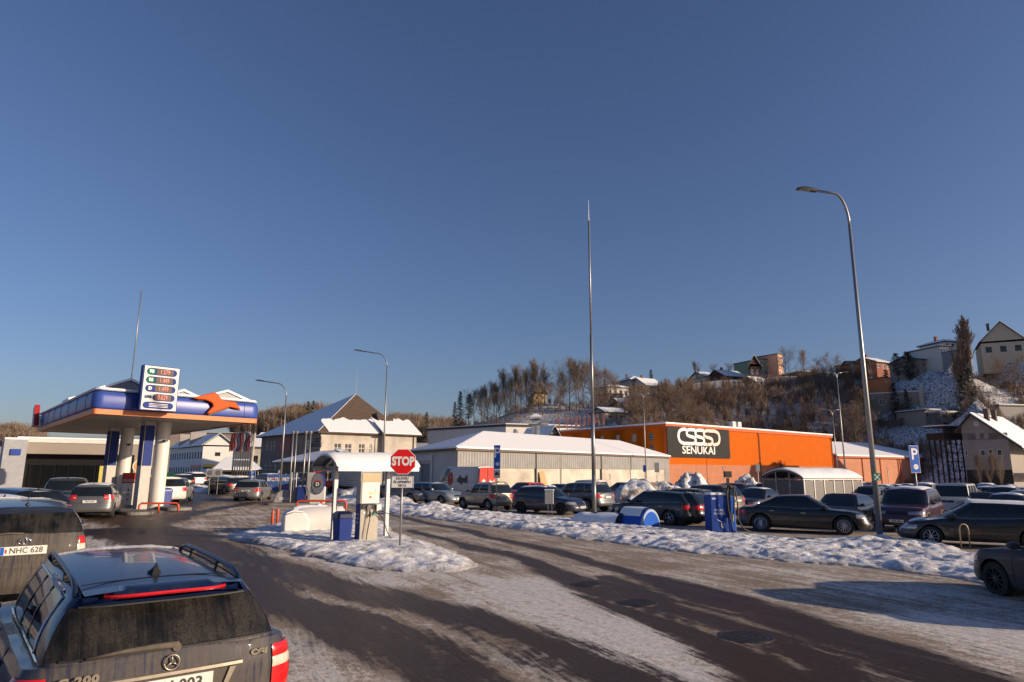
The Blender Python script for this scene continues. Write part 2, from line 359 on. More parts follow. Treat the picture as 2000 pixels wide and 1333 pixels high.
def road_material():
    m, nt, b = _nt('winter_asphalt')
    geo = N(nt, 'ShaderNodeNewGeometry')
    def noise(scale, detail=8, rough=0.65, rot=None, sc=None):
        n = N(nt, 'ShaderNodeTexNoise'); n.inputs['Scale'].default_value = scale; n.inputs['Detail'].default_value = detail; n.inputs['Roughness'].default_value = rough
        if sc:
            mp = N(nt, 'ShaderNodeMapping'); mp.vector_type = 'TEXTURE'; mp.inputs['Rotation'].default_value = (0, 0, rot); mp.inputs['Scale'].default_value = sc
            L(nt, geo.outputs['Position'], mp.inputs[0]); L(nt, mp.outputs[0], n.inputs['Vector'])
        else: L(nt, geo.outputs['Position'], n.inputs['Vector'])
        return n
    def math_(op, a, b_, clamp=False):
        n = N(nt, 'ShaderNodeMath'); n.operation = op; n.use_clamp = clamp
        for i, v in enumerate((a, b_)):
            if isinstance(v, (int, float)): n.inputs[i].default_value = v
            else: L(nt, v, n.inputs[i])
        return n.outputs[0]
    def sstep(v, lo, hi):
        n = N(nt, 'ShaderNodeMapRange'); n.interpolation_type = 'SMOOTHSTEP'; n.inputs['From Min'].default_value = lo; n.inputs['From Max'].default_value = hi; L(nt, v, n.inputs['Value']); return n.outputs[0]
    streak = noise(1.0, 9, 0.68, R(28), (0.28, 3.2, 1)); streak2 = noise(1.0, 6, 0.6, R(20), (0.07, 1.6, 1)); grit = noise(38, 6, 0.75); blot = noise(0.55, 7, 0.6)
    fine = noise(9, 8, 0.75)
    wet = N(nt, 'ShaderNodeAttribute'); wet.attribute_name = 'wet'; sn = N(nt, 'ShaderNodeAttribute'); sn.attribute_name = 'snowy'
    mixn = math_('ADD', math_('ADD', math_('MULTIPLY', streak.outputs[0], 0.42), math_('MULTIPLY', fine.outputs[0], 0.30)), math_('MULTIPLY', grit.outputs[0], 0.28))
    s = math_('ADD', sn.outputs['Fac'], math_('MULTIPLY', math_('SUBTRACT', mixn, 0.5), 4.2)); s = math_('ADD', s, math_('MULTIPLY', math_('SUBTRACT', blot.outputs[0], 0.5), 1.1))
    s = sstep(s, 0.22, 0.85)
    g1 = N(nt, 'ShaderNodeValToRGB'); e = g1.color_ramp.elements; e[0].position = 0.32; e[1].position = 0.72; e[0].color = (0.14, 0.105, 0.075, 1); e[1].color = (0.42, 0.335, 0.255, 1); L(nt, math_('ADD', math_('MULTIPLY', grit.outputs[0], 0.55), math_('MULTIPLY', streak2.outputs[0], 0.45)), g1.inputs[0])
    g2 = N(nt, 'ShaderNodeValToRGB'); e = g2.color_ramp.elements; e[0].position = 0.3; e[1].position = 0.7; e[0].color = (0.46, 0.42, 0.385, 1); e[1].color = (0.80, 0.77, 0.74, 1); L(nt, fine.outputs[0], g2.inputs[0])
    g3 = N(nt, 'ShaderNodeValToRGB'); e = g3.color_ramp.elements; e[0].position = 0.35; e[1].position = 0.75; e[0].color = (0.018, 0.010, 0.005, 1); e[1].color = (0.078, 0.048, 0.027, 1); L(nt, grit.outputs[0], g3.inputs[0])
    a = N(nt, 'ShaderNodeMix'); a.data_type = 'RGBA'; L(nt, s, a.inputs[0]); L(nt, g1.outputs[0], a.inputs[6]); L(nt, g2.outputs[0], a.inputs[7])
    w = math_('ADD', wet.outputs['Fac'], math_('MULTIPLY', math_('SUBTRACT', streak.outputs[0], 0.5), 2.2)); w = math_('ADD', w, math_('MULTIPLY', math_('SUBTRACT', fine.outputs[0], 0.5), 1.3)); w = math_('ADD', w, math_('MULTIPLY', math_('SUBTRACT', streak2.outputs[0], 0.5), 0.8))
    w = math_('ADD', w, math_('MULTIPLY', math_('SUBTRACT', grit.outputs[0], 0.5), 0.7)); w = sstep(w, 0.22, 0.70)
    c = N(nt, 'ShaderNodeMix'); c.data_type = 'RGBA'; L(nt, w, c.inputs[0]); L(nt, a.outputs[2], c.inputs[6]); L(nt, g3.outputs[0], c.inputs[7]); L(nt, c.outputs[2], b.inputs['Base Color'])
    rr = N(nt, 'ShaderNodeMapRange'); L(nt, w, rr.inputs['Value']); rr.inputs['To Min'].default_value = 0.75; rr.inputs['To Max'].default_value = 0.36; L(nt, rr.outputs[0], b.inputs['Roughness'])
    b.inputs['Specular IOR Level'].default_value = 0.15
    h = math_('ADD', math_('MULTIPLY', fine.outputs[0], 0.7), math_('MULTIPLY', grit.outputs[0], 0.35)); h = math_('ADD', h, math_('MULTIPLY', s, 0.5)); h = math_('ADD', h, math_('MULTIPLY', streak.outputs[0], 0.8))
    bp = N(nt, 'ShaderNodeBump'); bp.inputs['Strength'].default_value = 0.55; bp.inputs['Distance'].default_value = 0.035; L(nt, h, bp.inputs['Height']); L(nt, bp.outputs[0], b.inputs['Normal'])
    return m
rx = np.concatenate([np.arange(-62, -26, 0.8), np.arange(-26, 20, 0.2), np.arange(20, 30, 0.8)]); ry = np.concatenate([np.arange(-14, 3, 1.0), np.arange(3, 40, 0.2), np.arange(40, 72, 0.6)])
X, Y = np.meshgrid(rx, ry, indexing='ij')
wob = (fbm(X / 1.5, Y / 3, 3) - 0.5) * 0.9
Xw, Yw = X + wob, Y
wet = np.zeros(X.shape)
for px, ws in [
    ([(60,985),(160,1003),(330,1040),(440,1078),(560,1122),(700,1160),(900,1208),(1100,1290),(1230,1350)], [1.2, 1.0, 0.75, 0.6, 0.55, 0.5]),
    ([(200,1040),(330,1070),(470,1128),(590,1195),(720,1262),(880,1335),(1000,1390)], [1.1, 0.6, 0.6, 0.6]),
    ([(420,1100),(560,1165),(760,1225),(960,1310)], [0.5, 0.3, 0.25, 0.3]),
    ([(740,1003),(850,1026),(960,1050),(1100,1085),(1250,1125),(1400,1172),(1550,1222),(1700,1275),(1900,1345)], [0.22, 0.28, 0.4, 0.6, 0.7]),
    ([(800,1037),(920,1065),(1030,1100),(1150,1150),(1270,1205),(1400,1270),(1500,1340)], [0.2, 0.3, 0.5, 0.5]),
    ([(1180,1130),(1350,1200),(1500,1270),(1600,1340)], [0.3, 0.65, 0.8]),
    ([(1290,1185),(1370,1215),(1450,1260)], 0.5),
    ([(330,962),(440,968),(600,975),(760,992)], [0.6, 0.4, 0.3, 0.2]),
    ([(240,1010),(350,985),(420,965)], [2.0, 1.5, 1.0]), ([(-50,985),(150,990),(330,1000)], [2.5, 1.5, 1.0]),
    ([(250,1035),(370,1005),(480,985),(600,975)], [0.8, 0.5, 0.4])]:
    wet = np.maximum(wet, track(Xw, Yw, px, ws))
wet *= 0.90 + 0.16 * (fbm(X / 2.2, Y / 5, 77) - 0.3)
for px, ws, k_ in (([(600,1158),(700,1185),(800,1222),(920,1275),(1010,1325)], [.10,.16,.2,.16], .75), ([(1180,1168),(1300,1200),(1420,1250),(1560,1315)], [.08,.14,.16,.1], .6), ([(1250,1120),(1330,1130),(1400,1150)], [.12,.1], .6), ([(470,1100),(560,1130)], [.1], .5), ([(880,1225),(1000,1262),(1100,1310)], [.08,.1], .5)):
    wet = wet * (1 - k_ * track(Xw, Yw, px, ws, 0.8))
snw = np.full(X.shape, 0.40)
def soft(px, ws, val, sf=0.6):
    global snw
    k = track(Xw, Yw, px, ws, sf); snw = snw * (1 - k) + val * k
soft([(860,1118),(1000,1140),(1120,1200),(1230,1300),(1270,1400)], [0.8, 1.0, 1.0, 0.9], 0.85)
soft([(620,1120),(760,1140),(880,1150)], [0.3, 0.5, 0.5], 0.6)
soft([(560,1240),(640,1310),(700,1380)], [0.35, 0.6], 0.7)
soft([(150,1045),(260,1075),(420,1115)], [0.6, 0.4], 0.75)
soft([(1480,1110),(1650,1140),(1850,1180),(2000,1220)], [0.5, 1.4, 1.8], 0.62)
soft([(1750,1190),(1900,1230),(2050,1280)], [0.7, 1.0], 0.8)
soft([(780,1010),(900,1035),(1100,1068),(1400,1120),(1700,1180)], [0.4, 0.5, 0.6, 0.8], 0.35)
soft([(560,1085),(700,1112),(900,1120)], [0.35], 0.7)
snw[(Y > 40)] = 0.22
# the sheet covers drive, forecourt and the plough's path only
o = grid_mesh('road', rx, ry, gzv(X) + 0.02, road_material(), {'wet': wet, 'snowy': snw}); o['kind'] = 'structure'

# ploughed snow ----------------------------------------------------
def inside(X, Y, poly):
    c = np.zeros(X.shape, bool); n = len(poly)
    for i in range(n):
        x1, y1 = poly[i][0], poly[i][1]; x2, y2 = poly[(i+1) % n][0], poly[(i+1) % n][1]
        cond = ((y1 > Y) != (y2 > Y)); xi = (x2-x1) * (Y-y1) / (y2-y1 + 1e-12) + x1
        c ^= cond & (X < xi)
    return c
def bank(name, poly, h, cell=0.12, rim=0.8, lump=0.5, seed=1, m=None, lscale=0.5, ridge=None, base=0.03, ragged=0.25):
    """heap of ploughed snow: outline on the ground, height h, lumpy; ridge adds bumps [(x,y,r,dz)]"""
    xs = [p[0] for p in poly]; ys = [p[1] for p in poly]
    ax = np.arange(min(xs) - 0.5, max(xs) + 0.5, cell); ay = np.arange(min(ys) - 0.5, max(ys) + 0.5, cell)
    X, Y = np.meshgrid(ax, ay, indexing='ij')
    wx = X + (fbm(X / 0.6, Y / 0.6, seed + 50) - 0.5) * 2 * ragged; wy = Y + (fbm(X / 0.6, Y / 0.6, seed + 60) - 0.5) * 2 * ragged
    d = seg_dist(wx, wy, list(poly) + [poly[0]]); ins = inside(wx, wy, poly); d = np.where(ins, d, -d)
    k = np.clip(d / rim, 0, 1); k = k * k * (3 - 2 * k); k = np.sqrt(k) * 0.6 + k * 0.4
    n = fbm(X / lscale, Y / lscale, seed, 5); n2 = np.abs(fbm(X / (lscale * 0.7), Y / (lscale * 0.7), seed + 9, 4) - 0.5) * 2
    big = fbm(X / 2.5, Y / 2.5, seed + 20, 3)
    ck = np.maximum(0, vnoise(X / 0.16, Y / 0.16, seed + 31) - 0.55) * 0.16 * vnoise(X / 0.9, Y / 0.9, seed + 32) * (k > 0.15)
    z = ck * min(1, h * 4) + h * k * (1 - lump + lump * (0.9 * n + 0.5 * big + 0.9 * (0.35 - n2)) * 1.25)
    if ridge:
        for (cx, cy, r, dz) in ridge: z = z + dz * np.exp(-((X-cx)**2 + (Y-cy)**2) / (r*r)) * (0.7 + 0.6 * n)
    z = np.where(d > -0.02, np.maximum(z, 0.0) + base, -0.08)
    o = grid_mesh(name, ax, ay, gzv(X) + z, m or SNOWD, {'grime': np.clip(1 - d / 0.45, 0, 1) * 0.75}, mask=(d > -cell * 1.2)); return o
def gpl(l): return [(gp(*p).x, gp(*p).y) for p in l]
isl = gpl([(436,1050),(500,1066),(570,1082),(650,1102),(745,1117),(880,1121),(940,1108),(905,1086),(850,1068),(800,1052),(770,1040),(745,1020),(700,1005),(600,1010),(530,1026),(480,1040)])
stop_p = gp(770, 1082); 
o = bank('snow_bank', isl, 0.10, 0.07, 0.6, 0.8, 3, lscale=0.45, ridge=[(gp(745,1098).x, gp(745,1098).y, 0.42, 0.20), (gp(815,1095).x, gp(815,1095).y, 0.5, 0.14),(gp(500,1062).x, gp(500,1062).y, 0.8, 0.1),(gp(600,1088).x, gp(600,1088).y, 0.5, 0.08)])
tag(o, 'lumpy white snow covering the traffic island around the gas dispenser', 'snow', kind='stuff')
ver = gpl([(625,978),(700,990),(760,1004),(900,1022),(1000,1035),(1140,1055),(1300,1076),(1500,1096),(1700,1112),(1800,1122),(1915,1142),(2100,1180),(2100,1100),(1900,1085),(1850,1068),(1780,1060),(1700,1052),(1560,1060),(1400,1046),(1250,1034),(1120,1018),(980,1008),(860,996),(760,978),(690,970),(640,968)])
P_ = lambda a, b: (gp(a, b).x, gp(a, b).y)
o = bank('snow_bank', ver, 0.145, 0.08, 0.8, 0.85, 11, lscale=0.62, ragged=0.4, ridge=[(*P_(850,1000), 1.2, 0.30), (*P_(790,985), 1.5, 0.42), (*P_(720,980), 1.7, 0.38), (*P_(1700,1075), 0.9, 0.14), (*P_(1760,1078), 1.0, 0.14), (*P_(1165,1035), 0.9, 0.1), (*P_(1600,1085), 0.8, 0.05), (*P_(1840,1105), 0.9, 0.06),(*P_(930,1012), 1.2, 0.15)])
tag(o, 'long strip of ploughed snow between the road and the parking lot', 'snow', kind='stuff')
DIRTS = snow_mat('grimy_heap_snow', dlo=0.44, dhi=0.60, dirt=(0.20, 0.15, 0.11), bump=0.9, bscale=6.0, dscale=1.1)
def heap(cx, D, wpx, hpx, depth, label, seed, m=DIRTS):
    p = at(cx, 930, D); w = wpx * D / F; h = hpx * D / F; c = azv(48); e = azv(-42); n = 14
    poly = []
    for i in range(n):
        a = 2 * math.pi * i / n; r = 1 + 0.15 * math.sin(3 * a + seed); q = Vector((p.x, p.y, 0)) + Vector((math.cos(a) * w / 2 * r, math.sin(a) * depth / 2 * r, 0)); poly.append((q.x, q.y))
    o = bank('snow_heap', poly, h, 0.2, min(w, depth) * 0.42, 0.4, seed, m, lscale=0.9, base=0.0, ragged=0.5)
    tag(o, label, 'snow heap', 'heaps of cleared snow in the parking lot'); return o
heap(1262, 43, 215, 50, 5.5, 'biggest heap of dirty snow, right of the tall mast behind the dark estate car', 21)
heap(1350, 62, 95, 46, 5, 'snow heap in front of the salmon wall under the dark sign board', 22)
heap(1457, 66, 80, 38, 5, 'snow heap between the blue vacuum station and the arched trolley shelter', 23)
heap(1690, 80, 75, 24, 6, 'snow heap behind the right end of the grey trolley shelter', 24)
heap(1855, 92, 120, 18, 6, 'low snow heap behind the white off-road wagon', 25)
heap(1960, 78, 150, 22, 6, 'long snow heap below the brown two-storey house at the right edge', 26)
heap(395, 62, 90, 14, 4, 'low snow heap in front of the two small board signs near the flags', 27)
heap(700, 50, 110, 26, 4, 'snow heap in front of the white box truck', 28)
# ---------------------------------------------------------------- building kit
class B:
    """a building: near corner p, local x along azimuth ax, local y along azimuth ay (kept as surveyed, not forced square)"""
    def __init__(s, name, label, cat, p, ax=48, ay=None, z=None, group=None):
        ay = ax - 90 if ay is None else ay
        z = gz(p.x, p.y) if z is None else z
        s.p = Vector((p.x, p.y, z)); s.ax = ax; s.ay = ay; s.z = z
        s.o = thing(name, label, cat, s.p, az_rz(ax), group)
        d = R(ax - ay); s.M = Matrix(((1, math.cos(d), 0, 0), (0, math.sin(d), 0, 0), (0, 0, 1, 0), (0, 0, 0, 1)))
    def mb(s): return MB(s.M)
    def lx(s, px): return on_line(s.p, s.ax, px)
    def ly(s, px): return on_line(s.p, s.ay, px)
    def zz(s, px, py, x=0, y=0):
        """height above the base of the point (x,y) of this building seen at picture height py"""
        q = s.p + azv(s.ax) * x + azv(s.ay) * y; return hgt(px, py, q.y) - s.z
    def wins(s, p0, p1, holes, frame=None, depth=0.12, mull=1, bars=0, fw=0.07, glass=None, label=None):
        frame = frame or WFRAME; p0 = Vector(p0); p1 = Vector(p1); d = (p1-p0).normalized(); inn = Vector((-d.y, d.x))
        for (a, b, c, e) in holes:
            P = lambda u, z, o: (p0.x + d.x*u + inn.x*o, p0.y + d.y*u + inn.y*o, z)
            m = s.mb()
            def bar(u0, u1, z0, z1):
                o0, o1 = depth-0.05, depth+0.02
                v = [P(u0,z0,o0),P(u1,z0,o0),P(u1,z0,o1),P(u0,z0,o1),P(u0,z1,o0),P(u1,z1,o0),P(u1,z1,o1),P(u0,z1,o1)]
                m.add(v, [(0,3,2,1),(4,5,6,7),(0,1,5,4),(1,2,6,5),(2,3,7,6),(3,0,4,7)])
            bar(a, a+fw, c, e); bar(b-fw, b, c, e); bar(a+fw, b-fw, c, c+fw); bar(a+fw, b-fw, e-fw, e)
            for k in range(1, mull+1):
                u = a + (b-a)*k/(mull+1); bar(u-fw/2, u+fw/2, c+fw, e-fw)
            for k in range(1, bars+1):
                z = c + (e-c)*k/(bars+1); bar(a+fw, b-fw, z-fw/2, z+fw/2)
            w = m.build('window', frame, s.o)
            g_ = s.mb(); g_.quad(P(a,c,depth+.01), P(b,c,depth+.01), P(b,e,depth+.01), P(a,e,depth+.01)); g_.build('pane', glass or GLASS, w)
def hip_polys(x0, x1, y0, y1, ze, zr, a0, a1, axis='x', yr=None):
    """roof polygons; ridge along axis, hip insets a0/a1 (0 = gable)"""
    if axis == 'y':
        return [[(p[1], p[0], p[2]) for p in P][::-1] for P in hip_polys(y0, y1, x0, x1, ze, zr, a0, a1, 'x', yr)]
    ym = (y0+y1)/2 if yr is None else yr
    A = (x0+a0, ym, zr); Bq = (x1-a1, ym, zr)
    P = [[(x0,y0,ze),(x1,y0,ze),Bq,A], [(x1,y1,ze),(x0,y1,ze),A,Bq]]
    P.append([(x0,y1,ze),(x0,y0,ze),A]); P.append([(x1,y0,ze),(x1,y1,ze),Bq]); return P
def roof(b, x0, x1, y0, y1, ze, zr, a0=0, a1=0, axis='x', over=0.4, m=None, snow=(1,1,1,1), th=0.16, sth=0.14, yr=None, wallm=None, walldrop=0, smat=None, sin_=0.12):
    """roof slabs (part 'roof') with a layer of snow on the chosen slopes (part 'snow'); open gables get wall triangles"""
    g0 = a0 == 0; g1 = a1 == 0
    X0, X1, Y0, Y1 = x0-over, x1+over, y0-over, y1+over
    ps = hip_polys(X0, X1, Y0, Y1, ze, zr, a0 + (over if a0 else 0), a1 + (over if a1 else 0), axis, yr)
    r = b.mb()
    for i, P in enumerate(ps):
        if (i == 2 and g0) or (i == 3 and g1): continue
        r.slab(P, th)
    ro = r.build('roof', m or mat('grey_slate_roof', (0.10, 0.095, 0.09), 0.8, var=0.3, scale=4), b.o)
    sm = b.mb(); any_ = False
    for i, P in enumerate(ps):
        if (i == 2 and g0) or (i == 3 and g1) or not snow[i]: continue
        c = sum((Vector(p) for p in P), Vector()) / len(P); Q = []
        for p in P:
            v = Vector(p); d = (c - v); d.normalize(); q = v + d * (sin_ if v.z < zr - 0.01 else -0.0); Q.append((q.x, q.y, q.z + th + 0.012))
        sm.slab(Q, sth); any_ = True
    if any_: sm.build('snow', smat or SNOW, b.o, bevel=0.05)
    if wallm and (g0 or g1):
        w = MB(b.M); sl = (zr-ze)/(((Y1-Y0) if axis=='x' else (X1-X0))/2); zw = ze + sl*over; 
        if axis == 'x':
            ym = (y0+y1)/2 if yr is None else yr
            if g0: w.quad((x0,y1,zw-0.02),(x0,y0,zw-0.02),(x0,ym,zr-0.02)); w.build('gable', wallm, b.o); w = b.mb()
            if g1: w.quad((x1,y0,zw-0.02),(x1,y1,zw-0.02),(x1,ym,zr-0.02))
        else:
            xm = (x0+x1)/2 if yr is None else yr
            if g0: w.quad((x0,y0,zw-0.02),(x1,y0,zw-0.02),(xm,y0,zr-0.02)); w.build('gable', wallm, b.o); w = b.mb()
            if g1: w.quad((x1,y1,zw-0.02),(x0,y1,zw-0.02),(xm,y1,zr-0.02))
        if w.v: w.build('gable', wallm, b.o)
    return ro
def box_walls(b, Lx, Ly, h, wm, holes_x=(), holes_y=(), base=-1.5, frame=None, mull=1, bars=0, top=None, name='wall'):
    w = b.mb(); w.wall((0,0), (Lx,0), base, h, holes_x); w.wall((0,Ly), (0,0), base, h, holes_y); w.wall((Lx,0), (Lx,Ly), base, h); w.wall((Lx,Ly), (0,Ly), base, h)
    wo = w.build(name, wm, b.o)
    b.wins((0,0), (Lx,0), holes_x, frame, mull=mull, bars=bars); b.wins((0,Ly), (0,0), holes_y, frame, mull=mull, bars=bars)
    return wo
def flat_top(b, Lx, Ly, h, over=0.25, m=None, snow=0.18, edge=0.25, x0=0, y0=0):
    r = b.mb(); r.box(x0-over, Lx+over, y0-over, Ly+over, h, h+edge); r.build('roof', m or mat('grey_slate_roof', (0.10,0.095,0.09), 0.8), b.o)
    if snow:
        q = b.mb(); q.box(x0-over+.06, Lx+over-.06, y0-over+.06, Ly+over-.06, h+edge+.004, h+edge+snow); q.build('snow', SNOW, b.o, bevel=0.06)
def chimney(b, x, y, z0, z1, s=0.5, m=None):
    c = b.mb(); c.box(x-s/2, x+s/2, y-s/2, y+s/2, z0, z1); c.box(x-s/2-.06, x+s/2+.06, y-s/2-.06, y+s/2+.06, z1, z1+.12); c.build('chimney', m or mat('chimney_brick', (0.20,0.09,0.06), 0.85, var=0.3, scale=8), b.o)

ORANGE = ribbed('orange_profiled_sheet', (0.66, 0.135, 0.004), 0.30, 0.7, depth=0.7, var=0.07, spec=0.08)
ORANGED = mat('orange_trim', (0.52, 0.09, 0.004), 0.7, var=0.1)
SALMON = ribbed('faded_salmon_sheet', (0.50, 0.195, 0.10), 0.30, 0.55, depth=0.6, var=0.08)
SALMONP = mat('salmon_render_wall', (0.52, 0.22, 0.125), 0.85, var=0.12, scale=0.5)
CORR = ribbed('grey_corrugated_sheet', (0.30, 0.30, 0.295), 0.36, 0.55, 0.1, 0.9, var=0.15)
CREAM = mat('weathered_cream_render', (0.58, 0.53, 0.45), 0.9, scale=0.35, col2=(0.34, 0.30, 0.25), thr=(0.42, 0.72), bump=0.15, bscale=14)
GREYW = mat('grey_render', (0.36, 0.33, 0.30), 0.9, var=0.15, scale=0.5, bump=0.1)
TILE = tiled('brown_roof_tiles', (0.17, 0.115, 0.075), (0.06, 0.04, 0.03), 0.35, 0.32, 0.8, bump=1.0, msize=0.12)
SIGNB = tiled('sign_board_panels', (0.018, 0.018, 0.019), (0.010, 0.010, 0.010), 1.0, 1.0, 0.85, offset=0, bump=0.2, msize=0.03)
LETW = mat('white_sign_letters', (0.78, 0.75, 0.72), 0.5, var=0.05)

# ---- orange hardware hall ----------------------------------------------------
p = at(1300, 826, 95)
b = B('retail_hall', 'bright orange metal hall with a big black sign board on its sunlit wall', 'shop building', p, 51.8, -34.7)
Lx, Ly = b.lx(1628), b.ly(1058); H = 9.1 - b.z
SZ = 3.5
w = b.mb(); w.wall((0,0), (Lx,0), SZ, H - 0.55); w.wall((Lx,0), (Lx,Ly), 0, H - 0.55); w.wall((Lx,Ly), (0,Ly), 0, H - 0.55)
def u_at(px): return Ly - b.ly(px)
hz = []
for pa, pb, ya, yb in ((1172,1180,852,860),(1203,1211,850,861),(1234,1244,848,864),(1269,1278,846,862),(1270,1278,868,881)):
    u0, u1 = u_at(pa), u_at(pb); yy = b.ly((pa+pb)/2); hz.append((u0, u1, b.zz((pa+pb)/2, yb, 0, yy), b.zz((pa+pb)/2, ya, 0, yy)))
w.wall((0,Ly), (0,0), -1, H - 0.55, hz); w.build('wall', ORANGE, b.o); b.wins((0,Ly), (0,0), hz, mat('grey_frame', (0.3,0.3,0.3), 0.5), mull=0, bars=2)
w = b.mb(); w.wall((0,-.004), (Lx,-.004), -1, SZ); w.build('plinth_wall', SALMON, b.o)
w = b.mb(); w.box(-.15, Lx+.15, -.15, Ly+.15, H-.55, H-.12); w.box(-.06, .55, -.08, .0, SZ, H-.55); w.box(-.08, 0, 0, .35, 0, H-.55); w.build('roof_trim', ORANGED, b.o)
w = b.mb(); w.box(-.22, Lx+.22, -.22, Ly+.22, H-.12, H+.12); w.build('snow', SNOW, b.o, bevel=.05)
dp = mat('brown_downpipe', (0.10, 0.04, 0.02), 0.5)
for px in (1484, 1626):
    x = b.lx(px); w = b.mb(); w.tube([(x,-.12,0),(x,-.12,H-.9),(x-.25,-.12,H-.6)], .07); w.build('downpipe', dp, b.o)
for px in (1451, 1462):
    x = b.lx(px); w = b.mb(); w.box(x-.42, x+.42, 1.2, 2.0, H+.1, H+1.15); w.build('rooftop_unit', mat('white_unit', (0.6,0.58,0.54), 0.5), b.o)
for px in (1337,):
    x = b.lx(px)
# sign board
x0, x1 = b.lx(1303), b.lx(1425); z0, z1 = b.zz(1303, 893, x0), b.zz(1303, 832, x0)
w = b.mb(); w.box(x0, x1, -.18, -.02, z0, z1); sb = w.build('sign_board', SIGNB, b.o)
def ribbon(mb, path, wd, y, n=6):
    """flat stroke of width wd along a smoothed 2D path in the x-z plane at y"""
    pts = [Vector(q) for q in path]; sm = []
    for i in range(len(pts)-1):
        p0 = pts[max(i-1,0)]; p1 = pts[i]; p2 = pts[i+1]; p3 = pts[min(i+2,len(pts)-1)]
        for k in range(n):
            t = k/n; sm.append(0.5*((2*p1)+(-p0+p2)*t+(2*p0-5*p1+4*p2-p3)*t*t+(-p0+3*p1-3*p2+p3)*t**3))
    sm.append(pts[-1]); Lf = []; Rt = []
    for i, q in enumerate(sm):
        t = (sm[min(i+1,len(sm)-1)]-sm[max(i-1,0)]); t.normalize(); nn = Vector((-t.y, t.x))*wd/2
        Lf.append(q+nn); Rt.append(q-nn)
    k = len(sm); vs = [(v.x, yy, v.y) for yy in (y, y-.03) for v in Lf+Rt]
    fs = []
    for i in range(k-1):
        fs.append((2*k+i, 2*k+k+i, 2*k+k+i+1, 2*k+i+1)); fs.append((i, i+1, 2*k+i+1, 2*k+i)); fs.append((k+i, 2*k+k+i, 2*k+k+i+1, k+i+1))
    mb.add(vs, fs)
cw = (x1-x0); lx0 = x0 + cw*0.17; lw = cw*0.66; hh = (z1-z0)*0.46; zz0 = z0 + (z1-z0)*0.46; sc = lw/2.42; wd = .17*sc*0.66
def T(q): return (lx0 + q[0]*sc, zz0 + q[1]*hh)
w1 = b.mb(); ribbon(w1, [T(q) for q in [(.45,1),(.26,1),(.07,.86),(0,.6),(0,.4),(.07,.14),(.26,0),(.55,0)]], wd, -.18)
for s0 in (.40, .90):
    ribbon(w1, [T((s0+q[0], q[1])) for q in [(.56,1),(.22,1),(.08,.88),(.08,.64),(.2,.53),(.42,.47),(.54,.36),(.54,.12),(.4,0),(.02,0)]], wd, -.185 - s0*.01)
w1.build('lettering', LETW, sb)
w1 = b.mb(); ribbon(w1, [T((1.40+q[0], q[1])) for q in [(.56,1),(.22,1),(.08,.88),(.08,.64),(.2,.53),(.42,.47),(.54,.36),(.54,.12),(.4,0),(.02,0)]], wd, -.2)
ribbon(w1, [T(q) for q in [(1.9,1),(2.14,1),(2.34,.86),(2.4,.6),(2.4,.4),(2.34,.14),(2.14,0),(1.98,0)]], wd, -.19)
w1.build('lettering', mat('pink_white_letters', (0.78,0.56,0.48), 0.5), sb)
tx = text_mesh('SENUKAI', (z1-z0)*.36, LETW, sb, ((x0+x1)/2 - cw*.02, -.19, z0+(z1-z0)*.235), UPR, bold=.015, sx=(cw*.58)/((z1-z0)*.36*4.35), ext=.02)
# standing letters on the left roof edge
lm = mat('rusty_red_letters', (0.36, 0.10, 0.06), 0.7, col2=(0.55,0.27,0.2), thr=(.4,.7), scale=1.2)
px_ = [1083, 1099, 1115, 1131, 1147, 1160, 1172]; fr = b.mb()
for ch, px in zip('SENUKAI', px_):
    yy = b.ly(px); q = Vector((0.9, 0, 0)); pos = b.M @ Vector((.9, yy, H+1.35))
    o = text_mesh(ch, 2.7, lm, b.o, pos, (R(90), 0, R(-90) + R(b.ax-b.ay-90) + R(48)), name='roof_letter', bold=.02, ext=.10, sx=.62)
    fr = b.mb(); fr.box(1.15, 1.22, yy-.05, yy+.05, H-.1, H+2.2); fr.box(.9,1.2, yy-.5, yy+.5, H+.1, H+.22); fr.build('letter_frame', DARK, b.o)

# ---- grey and cream warehouse ------------------------------------------------
p = at(893, 880, 60)
b = B('warehouse', 'low cream warehouse with grey corrugated upper wall and snow covered roof', 'warehouse', p, 40.6, -30)
Lx, Ly = b.lx(1306), b.ly(806); H = 4.06 - b.z
zc = b.zz(893, 914); BLK = mat('black_gap', (0.02,0.018,0.016), 0.8)
w = b.mb(); w.wall((0,0), (b.lx(1297),0), -1, zc); w.build('wall', CREAM, b.o)
w = b.mb(); w.box(b.lx(1297), Lx, -.05, .1, -1, H+.2); w.box(0, b.lx(1297), -.10, .05, zc, H); w.build('sheet_cladding', CORR, b.o)
px2 = (818, 832)
u0 = Ly - b.ly(823); u1 = Ly - b.ly(840)
w = b.mb(); dh = (u0, u1, -1, 2.9); w.wall((0,Ly), (0,0), -1, H, [dh]); w.build('wall', mat('grey_white_render', (0.52,0.51,0.49), 0.9, var=.1, scale=.4), b.o); w = b.mb(); w.wall((Lx,0),(Lx,Ly),-1,H); w.build('end_wall', CREAM, b.o)
w = b.mb(); w.box(.12, .2, b.ly(840), b.ly(823), -1, 2.9); w.build('door', mat('grey_gate', (0.2,0.2,0.21), .6), b.o)
w = b.mb(); yc0, yc1 = b.ly(846), b.ly(818)
w.box(-.12, 0, yc1-.35, yc1, 0, 3.2); w.box(-.12, 0, yc0, yc0+.35, 0, 3.2); w.box(-.12, 0, yc0, yc1, 3.2, 3.7); w.build('door_surround', mat('light_trim', (0.6,0.59,0.57), .8), b.o)
for px in (1046, 1173): x = b.lx(px); w = b.mb(); w.box(x-.1, x+.1, -.14, -.101, -1, H-.02); w.build('downpipe', BLK, b.o)  # black strips stand for the dark open slits in the wall, not pipes
